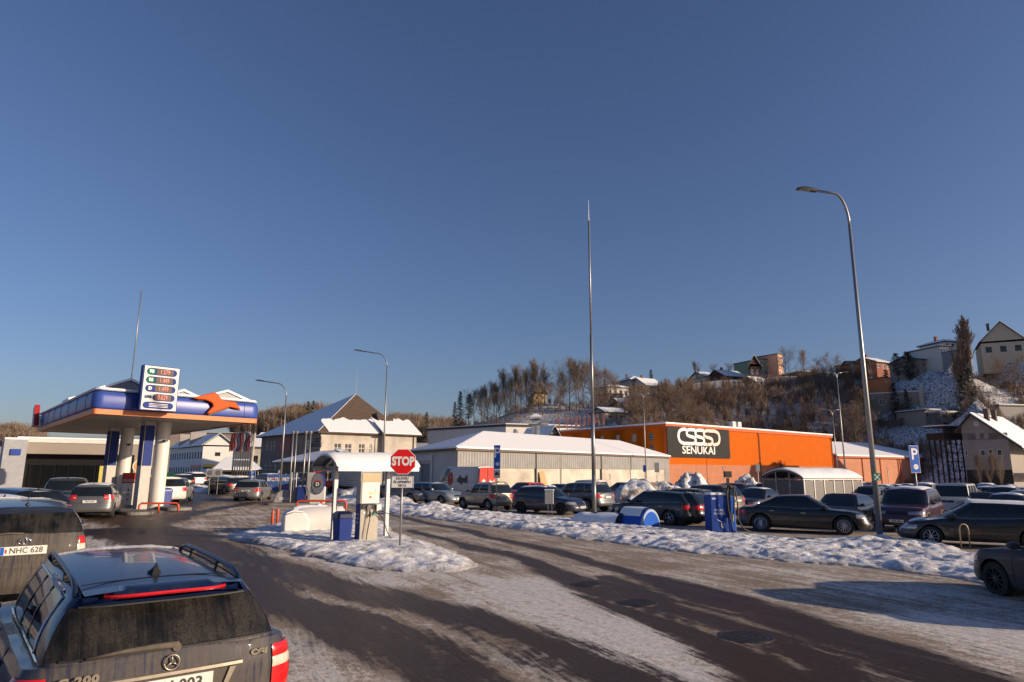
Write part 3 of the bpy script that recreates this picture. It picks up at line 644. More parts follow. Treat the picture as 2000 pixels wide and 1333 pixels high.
for px in (1095,): x = b.lx(px); w = b.mb(); w.box(x-.05, x+.05, -.14, -.101, -1, H-.02); w.build('downpipe', mat('grey_pipe', (.2,.2,.2), .6), b.o)
x = b.lx(980); w = b.mb(); w.quad
zr = b.zz(913, 848, 7, Ly/2)
roof(b, 0, Lx, 0, Ly, H, zr, 7, 6, over=.35, snow=(1,1,1,1), sth=.16, m=mat('rusty_corrugated_roof', (0.14,0.10,0.08), .8, var=.3))
pl = B('plywood_sheet', 'tan plywood sheet leaning against the cream warehouse wall', 'plywood sheet', b.p + azv(40.6)*b.lx(1052) + azv(130.6)*.5, 40.6)
wid = b.lx(1064)-b.lx(1050)
w = MB(); w.add([(0,0,0),(wid,0,0),(wid-.5,.35,2.35),(-.1,.35,2.2),(0,.03,0),(wid,.03,0),(wid-.5,.38,2.35),(-.1,.38,2.2)], [(0,1,2,3),(7,6,5,4),(0,4,5,1),(1,5,6,2),(2,6,7,3),(3,7,4,0)]); w.build('board', mat('plywood', (0.50,0.33,0.16), .8), pl.o)

# ---- white block behind the warehouse -----------------------------------------
b = B('storage_block', 'white walled block with a dark roof line rising behind the warehouse', 'building', at(988, 830, 118), 72, -48)
H = b.zz(988, 833); Lx, Ly = b.lx(1130), b.ly(835)
box_walls(b, Lx, Ly, H, WHITE); flat_top(b, Lx, Ly, H, edge=.35, m=mat('dark_parapet', (.05,.04,.04), .7))
b = B('small_house', 'small snow roofed gable hut in front of the orange hall side wall', 'house', at(1073, 856, 104), 70, -25)
H = b.zz(1073, 858); Lx, Ly = b.lx(1090), 9
box_walls(b, Lx, Ly, H, GREYW); roof(b, 0, Lx, 0, Ly, H, H+1.9, axis='y', over=.5, wallm=GREYW)
# vent stack
q = at(1047, 850, 86); v = thing('vent_stack', 'pale square ventilation stack standing above the warehouse roof', 'vent stack', (q.x, q.y, gz(q.x,q.y)))
z0, z1 = 0, hgt(1047, 822, 86) - gz(q.x, q.y)
w = MB(); w.box(-.45,.45,-.45,.45,0,z1); [w.box(-.48,.48,-.48,.48,z1-k*1.0-.08,z1-k*1.0) for k in range(5)]; w.build('duct', mat('pale_duct', (.45,.44,.43), .6), v)
w = MB(); w.box(-.8,.8,-.8,.8,z1+.12,z1+.45); w.box(-.95,1.6,-.6,.6,z1-.5,z1-.3); w.build('cap', mat('pale_duct', (.45,.44,.43), .6), v)
w = MB(); w.add([(-.8,-.8,z1+.46),(.8,-.8,z1+.46),(.8,.8,z1+.46),(-.8,.8,z1+.46),(-.2,-.2,z1+.85),(.2,-.2,z1+.85),(.2,.2,z1+.85),(-.2,.2,z1+.85)], [(0,1,5,4),(1,2,6,5),(2,3,7,6),(3,0,4,7),(4,5,6,7)]); w.build('snow', SNOW, v)

# ---- big hipped house ---------------------------------------------------------
p = at(627, 845, 106)
b = B('store_house', 'large cream and grey house with a steep hipped roof half bare of snow', 'house', p, 54, -42)
H = b.zz(627, 846); Ly = b.ly(508); Lm = b.lx(742)
def wx(a, bb, ya, yb, x_=None): x_ = b.lx((a+bb)/2); return (b.lx(a), b.lx(bb), b.zz((a+bb)/2, yb, x_), b.zz((a+bb)/2, ya, x_))
hx = [wx(651,665,866,885), wx(672,685,867,885), wx(699,711,867,885), wx(720,725,867,885)]
def wy(a, bb, ya, yb): y_ = b.ly((a+bb)/2); return (Ly-b.ly(a), Ly-b.ly(bb), b.zz((a+bb)/2, yb, 0, y_), b.zz((a+bb)/2, ya, 0, y_))
hy = [wy(517,521,863,880), wy(525,529,863,880), wy(531,535,863,880), wy(592,603,860,878), wy(517,521,902,918), wy(525,529,902,918), wy(535,540,902,918)]
w = b.mb(); w.wall((0,0), (Lm,0), -1, H, hx); w.wall((Lm,0),(Lm,Ly),-1,H); w.build('wall', CREAM, b.o)
w = b.mb(); w.wall((0,Ly), (0,0), -1, H, hy); w.build('wall', mat('shade_dimmed_render', (0.20,0.165,0.14), .9, var=.2, scale=.6), b.o)  # side wall away from the sun; its shade is put into a darker render
b.wins((0,0), (Lm,0), hx, mull=1, bars=1); b.wins((0,Ly), (0,0), hy, mull=0, bars=1)
X1 = b.lx(785); qm = b.p + azv(-42)*(Ly*.5); xa_ = min(X1-2, on_line(qm, 54, 689)); zr = b.zz(689, 772, xa_, Ly*.5)
roof(b, 0, X1, 0, Ly, H, zr, xa_, X1-xa_, over=.8, m=TILE, snow=(0,0,1,0), sth=.1)
# snow left only on the lower part of the sunny slope
def lowsnow(b, x0, x1, y0, ytop, ze, slope, seed, n=26):
    rr = random.Random(seed); w = b.mb(); top = []; 
    for i in range(n+1):
        x = x0 + (x1-x0)*i/n; t = ytop + (fbm(np.array([i*.33]), np.array([seed*1.0]), 4)[0]-.5)*2.6; top.append((x, t))
    lo = [(x0 + (x1-x0)*i/n, y0) for i in range(n+1)]
    for i in range(n):
        def z(y): return ze + (y-y0)*slope
        # the slope narrows towards the ridge like the roof does
        f = lambda q: (x0 + (q[0]-x0)*1.0 + (q[1]-y0)*0, q[1], z(q[1]) )
        a, c, d, e = f(lo[i]), f(lo[i+1]), f(top[i+1]), f(top[i])
        w.slab([a, c, d, e], .16)
    w.build('snow', SNOW, b.o, bevel=.03)
yc = Ly/2; slope = (zr-H)/(yc+.8); 
lowsnow(b, .9, Lm+.5, -.7, 3.0, H+.16, slope, 3)
w = b.mb(); x9, x8 = Lm*.99, Lm*1.02
# the shaded wing's sign, banner and icicles
for (a, c, ya, yb, m_, tx, tm) in ((541,566,848,884, mat('faded_red_banner', (0.30,0.11,0.10), .8, var=.3), None, None), (609,626,853,877, mat('grey_sign_panel', (0.22,0.20,0.19), .7), 'CSSSD', mat('dark_letters', (.03,.02,.02), .7))):
    ya_, yb_ = b.ly(c), b.ly(a); zt, zb_ = b.zz((a+c)/2, ya, 0, (ya_+yb_)/2), b.zz((a+c)/2, yb, 0, (ya_+yb_)/2)
    w = b.mb(); w.box(-.12, -.02, ya_, yb_, zb_, zt); so_ = w.build('banner', m_, b.o)
    if tx:
        for t_, k in ((tx, .7), ('SENUKAI', .3)):
            text_mesh(t_, .95, tm, so_, b.M @ Vector((-.15, (ya_+yb_)/2, zb_+(zt-zb_)*k)), (R(90), 0, R(-90)+R(b.ax-b.ay-90)), bold=.03, sx=1.0)
# canopy lean-to with snow at its foot
b2 = B('porch_wing', 'low dark porch wing with a snowy lean-to roof below the hipped house', 'building', at(640, 905, 92), 54, -42)
zt = b2.zz(640, 905); Lq, Ll = b2.lx(700), b2.ly(545)
w = b2.mb(); w.wall((0,0),(Lq,0),-1,zt); w.wall((0,Ll),(0,0),-1,zt); w.build('wall', mat('shade_dimmed_render', (0.20,0.165,0.14)), b2.o)
w = b2.mb(); P = [(-1,-1,zt),(Lq,-1,zt),(Lq,7,zt+1.7),(6,7,zt+1.7)]; w.slab(P, .2); w.slab([(-1,Ll,zt),(-1,-1,zt),(6,7,zt+1.7),(6,Ll,zt+1.7)], .2); w.build('roof', TILE, b2.o)
w = b2.mb(); w.slab([(x,y,z+.21) for x,y,z in P], .2); w.slab([(x,y,z+.21) for x,y,z in [(-1,Ll,zt),(-1,-1,zt),(6,7,zt+1.7),(6,Ll,zt+1.7)]], .2); w.build('snow', SNOW, b2.o, bevel=.06)
# right wing
b_main = b
b3 = B('house_wing', 'right wing of the hipped house with drainpipe and lower tiled roof', 'house', b.p + azv(54)*(Lm+.05) + azv(-42)*(-.9), 54, -42, z=b.z)
L3 = b3.lx(812); H3 = H
w = b3.mb(); w.wall((0,0),(L3,0),-1,H3); w.wall((0,1),(0,0),-1,H3); w.wall((L3,0),(L3,9),-1,H3); w.build('wall', CREAM, b3.o)
zr3 = b3.zz(757, 807, L3*.2, 5)
roof(b3, 0, L3, 0, 11, H3, zr3, L3*.25, L3*.7, over=.7, m=TILE, snow=(0,0,0,0))
lowsnow(b3, -.5, L3+.6, -.65, 3.2, H3+.2, (zr3-H3)/6.2, 8)
for px in (744, 806): x = b3.lx(px); w = b3.mb(); w.tube([(x,-.1,0),(x,-.1,H3-.1)], .07); w.build('downpipe', mat('dark_pipe', (.06,.055,.05), .5), b3.o)
# rod on the ridge
q = b.p + azv(54)*xa_ + azv(-42)*(Ly*.5); q.z = b.z + zr + .2; o = thing('lightning_rod', 'thin pale rod rising from the apex of the hipped house', 'lightning rod', (q.x, q.y, q.z-.6)); w = MB(); w.tube([(0,0,0),(0,0,hgt(690,724,q.y)-q.z+.6)], [.05,.02], 6); w.build('rod', STEEL, o); w=MB(); w.tube([(0,0,0),(0,0,.6)],.09,8); w.build('socket', STEEL, o)

# ---- long white two-storey building -------------------------------------------
p = at(397, 872, 135)
b = B('office_row', 'long white two-storey building with snowy roof and narrow windows', 'building', p, 62, -38)
H = b.zz(397, 872); Lx, Ly = b.lx(454), b.ly(331)
hy = []
for r_ in ((.12,.36),(.62,.84)):
    for k in range(13): u = Ly*(k+.5)/13; hy.append((u-.55, u+.55, H*r_[0], H*r_[1]))
hx = [(Lx*.4, Lx*.58, H*.70, H*.82)]
box_walls(b, Lx, Ly, H, WHITE, hx, hy, frame=DFRAME, mull=0)
roof(b, 0, Lx, 0, Ly, H, b.zz(433, 849, Lx*.5), axis='y', over=.4, wallm=WHITE)
for k in (.35, .68): w = b.mb(); w.box(-.2, Lx*.5, Ly*k, Ly*k+.5, H, H+3.2); w.build('fire_wall', GREYW, b.o)
w = b.mb(); w.box(.3, Lx*.7, -.15, -.03, H*.36, H*.44); w.build('sign', mat('yellow_sign', (.75,.5,.03), .5), b.o)
w = b.mb(); w.box(.3, Lx*.7, -.16, -.03, H*.30, H*.355); w.build('sign', mat('blue_sign', (.03,.06,.3), .5), b.o)
w = b.mb(); w.box(-.15, -.03, .4, 8, H*.33, H*.42); w.build('sign', RED, b.o)
b = B('apartment_slab', 'broad grey brown slab building rising behind the white row', 'building', at(325, 846, 185), 80, -10)
box_walls(b, b.lx(468), 14, b.zz(325, 846), mat('taupe_render', (.27,.22,.19), .9, var=.1, scale=.3)); flat_top(b, b.lx(468), 14, b.zz(325,846), snow=.1)
b = B('side_house', 'small snow roofed building between the flag poles and the hipped house', 'building', at(487, 875, 138), 75, -20)
H = b.zz(487, 875); box_walls(b, b.lx(512), 12, H, CREAM, [(.8,1.8,H*.5,H*.75),(2.4,3.4,H*.5,H*.75)], frame=DFRAME); roof(b, 0, b.lx(512), 0, 12, H, H+3.2, 2, 0, over=.4)
b = B('market_shed', 'low open shed with a wide snowy roof behind the flag poles', 'shed', at(420, 922, 98), 66, -24)
H = b.zz(420, 921); Lx = b.lx(508); w = b.mb(); w.wall((0,3),(Lx,3),-1,H); w.build('wall', mat('shade_dimmed_render', (0.20,0.165,0.14)), b.o)
w = b.mb(); [w.box(x-.08,x+.08,-.08,.08,-1,H) for x in np.linspace(0,Lx,6)]; w.build('posts', DARK, b.o); roof(b, 0, Lx, 0, 9, H, b.zz(440,896,2,4.5), 1.5, 1.5, over=.5)
b = B('container', 'long green container standing left of the two small board signs', 'container', at(322, 933, 92), 84, -6)
w = b.mb(); w.box(0, b.lx(402), 0, 2.4, -.4, b.zz(350, 924)); w.build('body', ribbed('green_container', (.02,.22,.06), .3, .5, depth=.6), b.o); w = b.mb(); Lc = b.lx(402); zt_ = b.zz(350,924)
[w.box(x-.06,x+.06,-.05,0,-.3,zt_) for x in np.linspace(.1,Lc-.1,7)]; w.box(0,Lc,-.06,-.01,zt_-.15,zt_); w.build('frame', mat('dark_green_frame', (.012,.12,.035), .5), b.o)

# ---- salmon hall on the right -------------------------------------------------
p = at(1634, 893, 126)
b = B('depot_building', 'low salmon coloured depot with a deep snow roof right of the orange hall', 'building', p, 60, -36)
Lx = b.lx(1829); H = b.zz(1634, 893); Ly = 18
w = b.mb(); w.wall((0,0),(Lx,0),-1,H, [(1.0,1.8,1.2,2.4)]); w.wall((0,Ly),(0,0),-1,H); w.wall((Lx,0),(Lx,Ly),-1,H); w.build('wall', SALMONP, b.o); b.wins((0,0),(Lx,0),[(1.0,1.8,1.2,2.4)])
for px in (1683, 1718, 1753, 1757, 1828): x = b.lx(px); w = b.mb(); w.tube([(x,-.1,-.5),(x,-.1,H-.35),(x-.35,-.1,H-.1)], .07 if px < 1800 else .16); w.build('downpipe', ORANGED, b.o)
w = b.mb(); w.box(-.1, Lx+.2, -.42, -.3, H-.12, H+.1); w.build('gutter', ORANGED, b.o)
roof(b, 0, Lx, 0, Ly, H, b.zz(1700, 866, 6, Ly/2), 0, 9, over=.3, sth=.3, wallm=SALMONP)
b4 = B('garden_shed', 'weathered grey plank lean-to at the right end of the salmon depot', 'shed', b.p + azv(47)*(Lx+.3), 47, -43, z=b.z)
L4 = b4.lx(1866); w = b4.mb(); w.wall((0,0),(L4,0),-1,H*.78); w.wall((L4,0),(L4,8),-1,H*.78); w.build('wall', ribbed('grey_planks', (.24,.20,.15), .25, .85, depth=.5, var=.3), b4.o)
w = b4.mb(); w.slab([(0,-.5,H*.78),(L4+.4,-.5,H*.75),(L4+.4,8,H*.95),(0,8,H)], .15); w.build('roof', DARK, b4.o); w = b4.mb(); w.slab([(0,-.45,H*.78+.16),(L4+.35,-.45,H*.75+.16),(L4+.35,8,H*.95+.16),(0,8,H+.16)], .18); w.build('snow', SNOW, b4.o, bevel=.05)

# ---- brown two-storey house at the right edge ----------------------------------
HB = mat('taupe_house_render', (0.30,0.265,0.235), .9, var=.1, scale=.5)
b = B('gable_house', 'tall taupe house with steep snowy roof and many small windows at right edge', 'house', at(1972, 880, 97), 52, -42)
Ly = b.ly(1885); ze0 = b.zz(1972, 858); ze1 = b.zz(1885, 834, 0, Ly); ya = b.ly(1908); zap = b.zz(1908, 811, 0, ya)
def wy(a, c, yt, yb): y_ = b.ly((a+c)/2); return (Ly-b.ly(a), Ly-b.ly(c), b.zz((a+c)/2, yb, 0, y_), b.zz((a+c)/2, yt, 0, y_))
hy = [wy(1912,1920,847,858), wy(1928,1937,847,858), wy(1916,1926,879,891), wy(1932,1941,878,891), wy(1949,1959,878,890), wy(1886,1892,880,890)]
zm = min(ze0, ze1); w = b.mb(); w.wall((0,Ly),(0,0),3.4,zm,hy); LX = 14
w.quad((0,Ly,zm),(0,0,zm),(0,ya,zap),(0,Ly,ze1)); w.wall((0,0),(LX,0),-1,ze0); w.build('wall', HB, b.o)
b.wins((0,Ly),(0,0),hy, mull=0); w = b.mb(); w.wall((0,Ly),(0,0),-1,3.4); w.build('basement_wall', mat('dark_arcade', (.035,.03,.027), .9), b.o)
wa = b.mb(); y9, y8 = b.ly(1912), b.ly(1920); wa.box(-.06,-.01, y8, y9, b.zz(1915,832,0,y8), b.zz(1915,824,0,y8)); wf = wa.build('window', WFRAME, b.o)
wa = b.mb(); wa.box(-.08,-.062, y8+.1, y9-.1, b.zz(1915,832,0,y8)+.12, b.zz(1915,824,0,y8)-.1); wa.build('pane', mat('pale_blind', (.45,.45,.45), .5), wf)
w = b.mb(); sl = (zap-ze0)/ya; w.slab([(-.7,-1.8,ze0-1.8*sl),(LX,-1.8,ze0-1.8*sl),(LX,ya,zap),(-.7,ya,zap)], .22); s2 = (zap-ze1)/(Ly-ya); w.slab([(LX,Ly+.8,ze1-.8*s2),(-.7,Ly+.8,ze1-.8*s2),(-.7,ya,zap),(LX,ya,zap)], .22); w.build('roof', mat('dark_roof_sheet', (.05,.035,.03), .7), b.o)
w = b.mb(); w.slab([(-.6,-1.7,ze0-1.7*sl+.23),(LX,-1.7,ze0-1.7*sl+.23),(LX,ya,zap+.23),(-.6,ya,zap+.23)], .2); w.build('snow', SNOW, b.o, bevel=.05)
for x, yk in ((2.5,ya-1.2),(6.5,ya-1.0)): chimney(b, x, yk, zap-1.5, zap+.9, .6, mat('dark_chimney', (.07,.05,.045), .8))
w = b.mb(); w.box(.5, LX, -3.0, 0, 2.6, 2.85); [w.box(x-.04,x+.04,-3.0,-2.92,2.85,3.8) for x in np.linspace(.5,LX,12)]; w.box(.5,LX,-3.0,-2.9,3.75,3.85); w.build('balcony', mat('pale_balcony', (.4,.37,.34), .8), b.o)
# timber hut on stilts
b = B('lookout_hut', 'dark timber hut on tall stilts left of the taupe gable house', 'hut', at(1868, 900, 104), 70, -20)
xr = b.lx(1887) ; xl = b.lx(1850); z0, z1, z2 = b.zz(1868,859), b.zz(1868,846), b.zz(1868,833)
TIM = mat('dark_timber', (.035,.024,.018), .85, var=.3)
w = b.mb(); w.box(xl, xr, 0, 3, z0, z1); w.box(xl-.2, xr+.2, -.2, 3.2, z2-.15, z2); [w.box(x-.07,x+.07,-.02,.12,z1,z2) for x in np.linspace(xl+.1,xr-.1,6)]; w.build('cabin', TIM, b.o)
w = b.mb(); w.box(xl+.1, xr-.1, .06, .1, z1, z2-.16); w.build('window', mat('dull_glass', (.09,.08,.07), .3), b.o)
w = b.mb()
xs_ = np.linspace(xl+.25, xr-.25, 4)
for x in xs_:
    for y in (.2, 2.8): w.box(x-.08,x+.08,y-.08,y+.08,-.5,z0)
for k in range(6): z = z0*(k+.5)/6; w.box(xl+.2,xr-.2,.12,.2,z-.05,z+.05); 
for i in range(3):
    for k in range(3): w.tube([(xs_[i],.16,z0*k/3),(xs_[i+1],.16,z0*(k+1)/3)], .05, 4)
w.build('stilts', TIM, b.o)
w = b.mb(); w.box(xl-.15,xr+.15,-.15,3.15,z2+.004,z2+.18); w.build('snow', SNOW, b.o, bevel=.05)
# two dark gabled sheds left of it
for (pxa, pxb, yt, yb, D, az, lab) in ((1809,1832,866,889,146,58,'dark gabled shed with a blue-shadowed snow roof behind the parking sign'),(1822,1856,870,893,143,72,'dark pointed shed roof next to the timber hut stilts')):
    b = B('shed', lab, 'shed', at(pxa, yb, D), az, az-90); Lx = b.lx(pxb); hr = b.zz((pxa+pxb)/2, yt, Lx/2); he = b.zz(pxa, yb)
    w = b.mb(); w.wall((0,0),(Lx,0),-1,he); w.wall((0,5),(0,0),-1,he); w.build('wall', TIM, b.o); roof(b, 0, Lx, 0, 5, he, hr, axis='y', over=.2, wallm=TIM)

# ---- houses on the hill --------------------------------------------------------
HW = {'white': mat('hill_white', (.62,.60,.56), .85, var=.06), 'grey': mat('hill_grey', (.28,.27,.26), .9, var=.12), 'stone': tiled('hill_stone', (.40,.35,.29), (.25,.22,.18), .5,.25,.9), 'yellow': mat('hill_yellow', (.60,.42,.16), .85),
      'brown': mat('hill_brown', (.085,.04,.028), .85, var=.2), 'green': mat('hill_green', (.24,.29,.21), .85), 'pink': mat('hill_pink', (.66,.36,.24), .85), 'orange': tiled('hill_brick', (.55,.20,.08), (.4,.3,.2), .4,.15,.9),
      'cream': mat('hill_cream', (.52,.46,.36), .85), 'taupe': mat('hill_taupe', (.33,.285,.24), .9, var=.12), 'bluegrey': mat('hill_bluegrey', (.26,.27,.29), .85), 'red': mat('hill_redbrick', (.26,.10,.07), .9, var=.2)}
def hh(label, px0, px1, yt, yb, D, az, dep, kind, col, rh=1.5, nw=2, rows=1, axis='x', skew=90, sideh=0, frame=None, snow=True, chim=0, name='hill_house', wh=(.35,.75), rf=None, ww=.5):
    b = B(name, label, 'house', at(px0, yb, D), az, az-skew, z=hgt(px0, yb, D))
    Lx = b.lx(px1); H = b.zz(px0, yt); holes = []
    for r_ in range(rows):
        for k in range(nw):
            u = Lx*(k+.5)/nw; hw = min(.65, Lx/nw*ww*.5); z0 = H*(r_+wh[0])/rows; z1 = H*(r_+wh[1])/rows; holes.append((u-hw, u+hw, z0, z1))
    hs = []
    for k in range(sideh): u = dep*(k+.5)/sideh; hs.append((u-.5, u+.5, H*(rows-1+wh[0])/rows, H*(rows-1+wh[1])/rows))
    box_walls(b, Lx, dep, H, HW[col], holes, hs, base=-4, frame=frame or WFRAME)
    if kind == 'flat': flat_top(b, Lx, dep, H, m=rf, snow=.2 if snow else 0)
    elif kind == 'hip': roof(b, 0, Lx, 0, dep, H, H+rh, min(dep,Lx)*.4, min(dep,Lx)*.4, over=.5, m=rf, axis='x' if Lx > dep else 'y')
    elif kind == 'gx': roof(b, 0, Lx, 0, dep, H, H+rh, over=.5, m=rf, wallm=HW[col], snow=(1,1,1,1) if snow else (0,0,0,0))
    elif kind == 'gy': roof(b, 0, Lx, 0, dep, H, H+rh, axis='y', over=.5, m=rf, wallm=HW[col], snow=(1,1,1,1) if snow else (0,0,0,0))
    for k in range(chim): chimney(b, Lx*(.3+.4*k), dep*.5, H+rh-.8 if kind != 'flat' else H, H+rh+1.0 if kind != 'flat' else H+1.3, .6)
    return b, Lx, H
hh('yellow gabled house half hidden among the bare hill trees', 1043, 1068, 770, 786, 196, 78, 8, 'gy', 'yellow', rh=3.4, nw=2)
hh('white villa with snowy hip roof above the stone house', 1187, 1232, 756, 779, 202, 62, 9, 'hip', 'white', rh=1.3, nw=4, sideh=3, chim=1)
hh('squat stone house in front of the white villa', 1189, 1221, 770, 796, 192, 66, 6, 'flat', 'stone', nw=3, snow=False)
hh('plain grey house with a snowy roof behind the white villa', 1232, 1264, 742, 768, 218, 70, 10, 'hip', 'grey', rh=1.4, nw=2, chim=1)
hh('cream house with snow roof and brick chimney right of the plain grey one', 1262, 1300, 754, 770, 214, 62, 9, 'gx', 'cream', rh=3.0, nw=2, chim=1)
hh('shed with a ribbed snowy roof above the small hut on the slope', 1216, 1258, 796, 806, 178, 66, 7, 'gx', 'brown', rh=2.6, nw=0)
hh('small pale hut with snowy roof just above the rooftop letters', 1182, 1226, 806, 824, 160, 64, 6, 'gx', 'taupe', rh=1.3, nw=2)
hh('long house with two snow roofs left of the dark brown house', 1378, 1425, 737, 748, 212, 70, 9, 'gx', 'cream', rh=2.2, nw=3)
hh('low snow roofed house right beside the long one on the crest', 1418, 1468, 736, 748, 206, 66, 9, 'gx', 'brown', rh=2.6, nw=2, chim=1)
hh('dark brown gabled wooden house on the crest', 1466, 1497, 716, 739, 200, 80, 10, 'gy', 'brown', rh=3.4, nw=2, sideh=0, skew=60)
hh('pale green block with a stepped roof beside the dark brown house', 1486, 1528, 702, 738, 214, 66, 12, 'flat', 'green', nw=4, rows=2, snow=False)
hh('pink tower part of the block on the crest', 1522, 1543, 692, 736, 212, 56, 8, 'flat', 'pink', nw=2, rows=3, snow=False)
hh('low shed roof of snow below the dark brown house', 1477, 1510, 748, 756, 190, 66, 6, 'gx', 'brown', rh=2.0, nw=0)
hh('dark flat roofed house among brush left of the big lamp', 1562, 1608, 727, 742, 206, 74, 8, 'flat', 'brown', nw=2)
hh('white and brick modern house immediately left of the big lamp pole', 1664, 1696, 708, 731, 186, 100, 8, 'gx', 'bluegrey', rh=.9, nw=5, rows=2, sideh=0, snow=False, rf=DARK)
hh('bright orange brick house right of the big lamp pole', 1696, 1713, 709, 729, 183, 52, 9, 'flat', 'orange', nw=3, rows=1, snow=False, rf=DARK)
hh('red brick house with white roof behind the pines', 1713, 1758, 708, 724, 196, 66, 9, 'gx', 'red', rh=2.0, nw=3, chim=1)
hh('orange lit cottage front between the pines', 1727, 1756, 738, 748, 166, 60, 6, 'flat', 'orange', nw=2, rows=1, snow=False)
hh('low taupe house left below the white terrace house', 1801, 1845, 703, 722, 172, 72, 10, 'gx', 'taupe', rh=1.6, nw=2, chim=1)
hh('white modern house with a terrace left of the tall poplar', 1838, 1884, 677, 700, 168, 76, 10, 'flat', 'white', nw=4, snow=True, frame=DFRAME)
b, Lx, H = hh('upper storey of the white terrace house under a thin dark roof', 1846, 1906, 668, 680, 171, 76, 8, 'hip', 'white', rh=1.1, nw=3, rf=DARK, chim=1, frame=DFRAME)
hh('grey link wing between the poplar and the big gabled house', 1898, 1922, 680, 700, 160, 76, 8, 'flat', 'bluegrey', nw=1, frame=DFRAME)
hh('big pale gabled house on top of the hill at the right edge', 1919, 2036, 672, 700, 166, 118, 14, 'gy', 'cream', rh=5.2, nw=3, skew=88, rf=mat('dark_roof_sheet',(.05,.035,.03),.7), chim=1, frame=DFRAME, name='hill_house')
# grey depot block with the graffiti wall
D0 = 162; b = B('hillside_block', 'grey two-storey block with garage door halfway up the right slope', 'building', at(1801, 822, D0), 60, -55, z=hgt(1801, 822, D0))
Ly = b.ly(1702); H = b.zz(1801, 765)
def wy(a, c, yt, yb): y_ = b.ly((a+c)/2); return (Ly-b.ly(a), Ly-b.ly(c), b.zz((a+c)/2, yb, 0, y_), b.zz((a+c)/2, yt, 0, y_))
hy = [wy(1707,1715,782,792), wy(1729,1740,780,791), wy(1764,1776,776,788), wy(1783,1796,775,786), wy(1736,1743,808,815)]
w = b.mb(); w.wall((0,Ly),(0,0),-4,H,hy); w.wall((0,0),(9,0),-4,H-2.6); w.wall((0,Ly),(0,0),-4,.0); w.build('wall', HW['taupe'], b.o); b.wins((0,Ly),(0,0),hy, mull=1)
w = b.mb(); w.box(-.06,-.01, b.ly(1797), b.ly(1767), -.2, 3.0); w.build('garage_door', mat('pale_garage_door', (.4,.39,.38), .6), b.o)
w = b.mb(); w.box(-.2, 6, -.2, Ly+.2, H, H+.25); w.build('snow', SNOW, b.o, bevel=.05)
w = b.mb(); w.box(-.4,.4,-.9,-.15,-1,H+1.0); w.build('chimney', mat('pale_chimney', (.5,.44,.36), .85), b.o)
o = B('retaining_wall', 'sunlit retaining wall with dark scrawls right of the hillside block', 'wall', b.p + azv(60)*.5 + azv(-55)*-.5, 62, -28, z=b.z)
Lr = o.lx(1858); w = o.mb(); w.add([(0,0,-1),(Lr,0,5.6),(Lr,0,6.6),(0,0,H-.3),(0,.3,-1),(Lr,.3,5.6),(Lr,.3,6.6),(0,.3,H-.3)], [(0,1,2,3),(3,2,6,7),(1,5,6,2),(0,3,7,4),(4,7,6,5)]); w.build('masonry', mat('scrawled_concrete', (.50,.42,.32), .9, col2=(.07,.065,.08), thr=(.52,.60), scale=1.1), o.o)
w = o.mb(); w.add([(0,-.1,H-.29),(Lr,-.1,6.61),(Lr,.4,6.61),(0,.4,H-.29),(0,-.1,H-.12),(Lr,-.1,6.75),(Lr,.4,6.75),(0,.4,H-.12)], [(0,1,5,4),(4,5,6,7),(3,7,6,2),(1,2,6,5),(0,4,7,3)]); w.build('snow', SNOW, o.o)
hh('low shed with snow roof at the foot of the scrawled wall', 1808, 1848, 802, 822, 154, 74, 8, 'flat', 'taupe', nw=2, name='shed')
hh('shaded front of the grey upper cabin with snow roof left of the leaning wooden poles', 1864, 1914, 779, 800, 158, 74, 8, 'flat', 'bluegrey', nw=2, rf=WHITE)  # one cabin split into two boxes, shaded and lit sides coloured apart
hh('sunlit side of the grey upper cabin painted beige, with one window overhanging the slope', 1916, 1953, 774, 799, 156, 84, 7, 'flat', 'taupe', nw=1, rf=WHITE)  # sunlight on the cabin's other side is put into this beige colour
hh('wide grey lower house under the upper cabin', 1838, 1920, 806, 836, 152, 74, 10, 'flat', 'bluegrey', nw=4, rows=2, rf=WHITE, frame=HW['red'])
hh('dark flat garage under deep snow at the right edge of the slope', 1957, 2040, 793, 834, 148, 78, 10, 'flat', 'grey', nw=0, name='garage')
for px0_, px1_, y0_, y1_, D_ in ((1908,1912,835,768,146),(1903,1909,835,768,146.8)):
    q = at(px0_, y0_, D_); q2 = at(px1_, y1_, D_+.5)
    o = thing('wooden_pole', 'upright wooden pole in front of the hillside cabins' if px0_ == 1908 else 'leaning wooden prop pole in front of the hillside cabins', 'wooden pole', (q.x,q.y,q.z-1.5)); w = MB(); w.tube([(0,0,0), tuple(q2-q+Vector((0,0,1.5)))], [.17,.13], 7); w.build('trunk', mat('weathered_wood', (.33,.26,.17), .85, var=.2), o)
    w = MB(); w.tube([tuple((q2-q)*.97+Vector((-.4,0,1.4))), tuple((q2-q)*.97+Vector((.4,0,1.4)))], .05, 5); w.build('crossarm', mat('weathered_wood', (.33,.26,.17)), o)
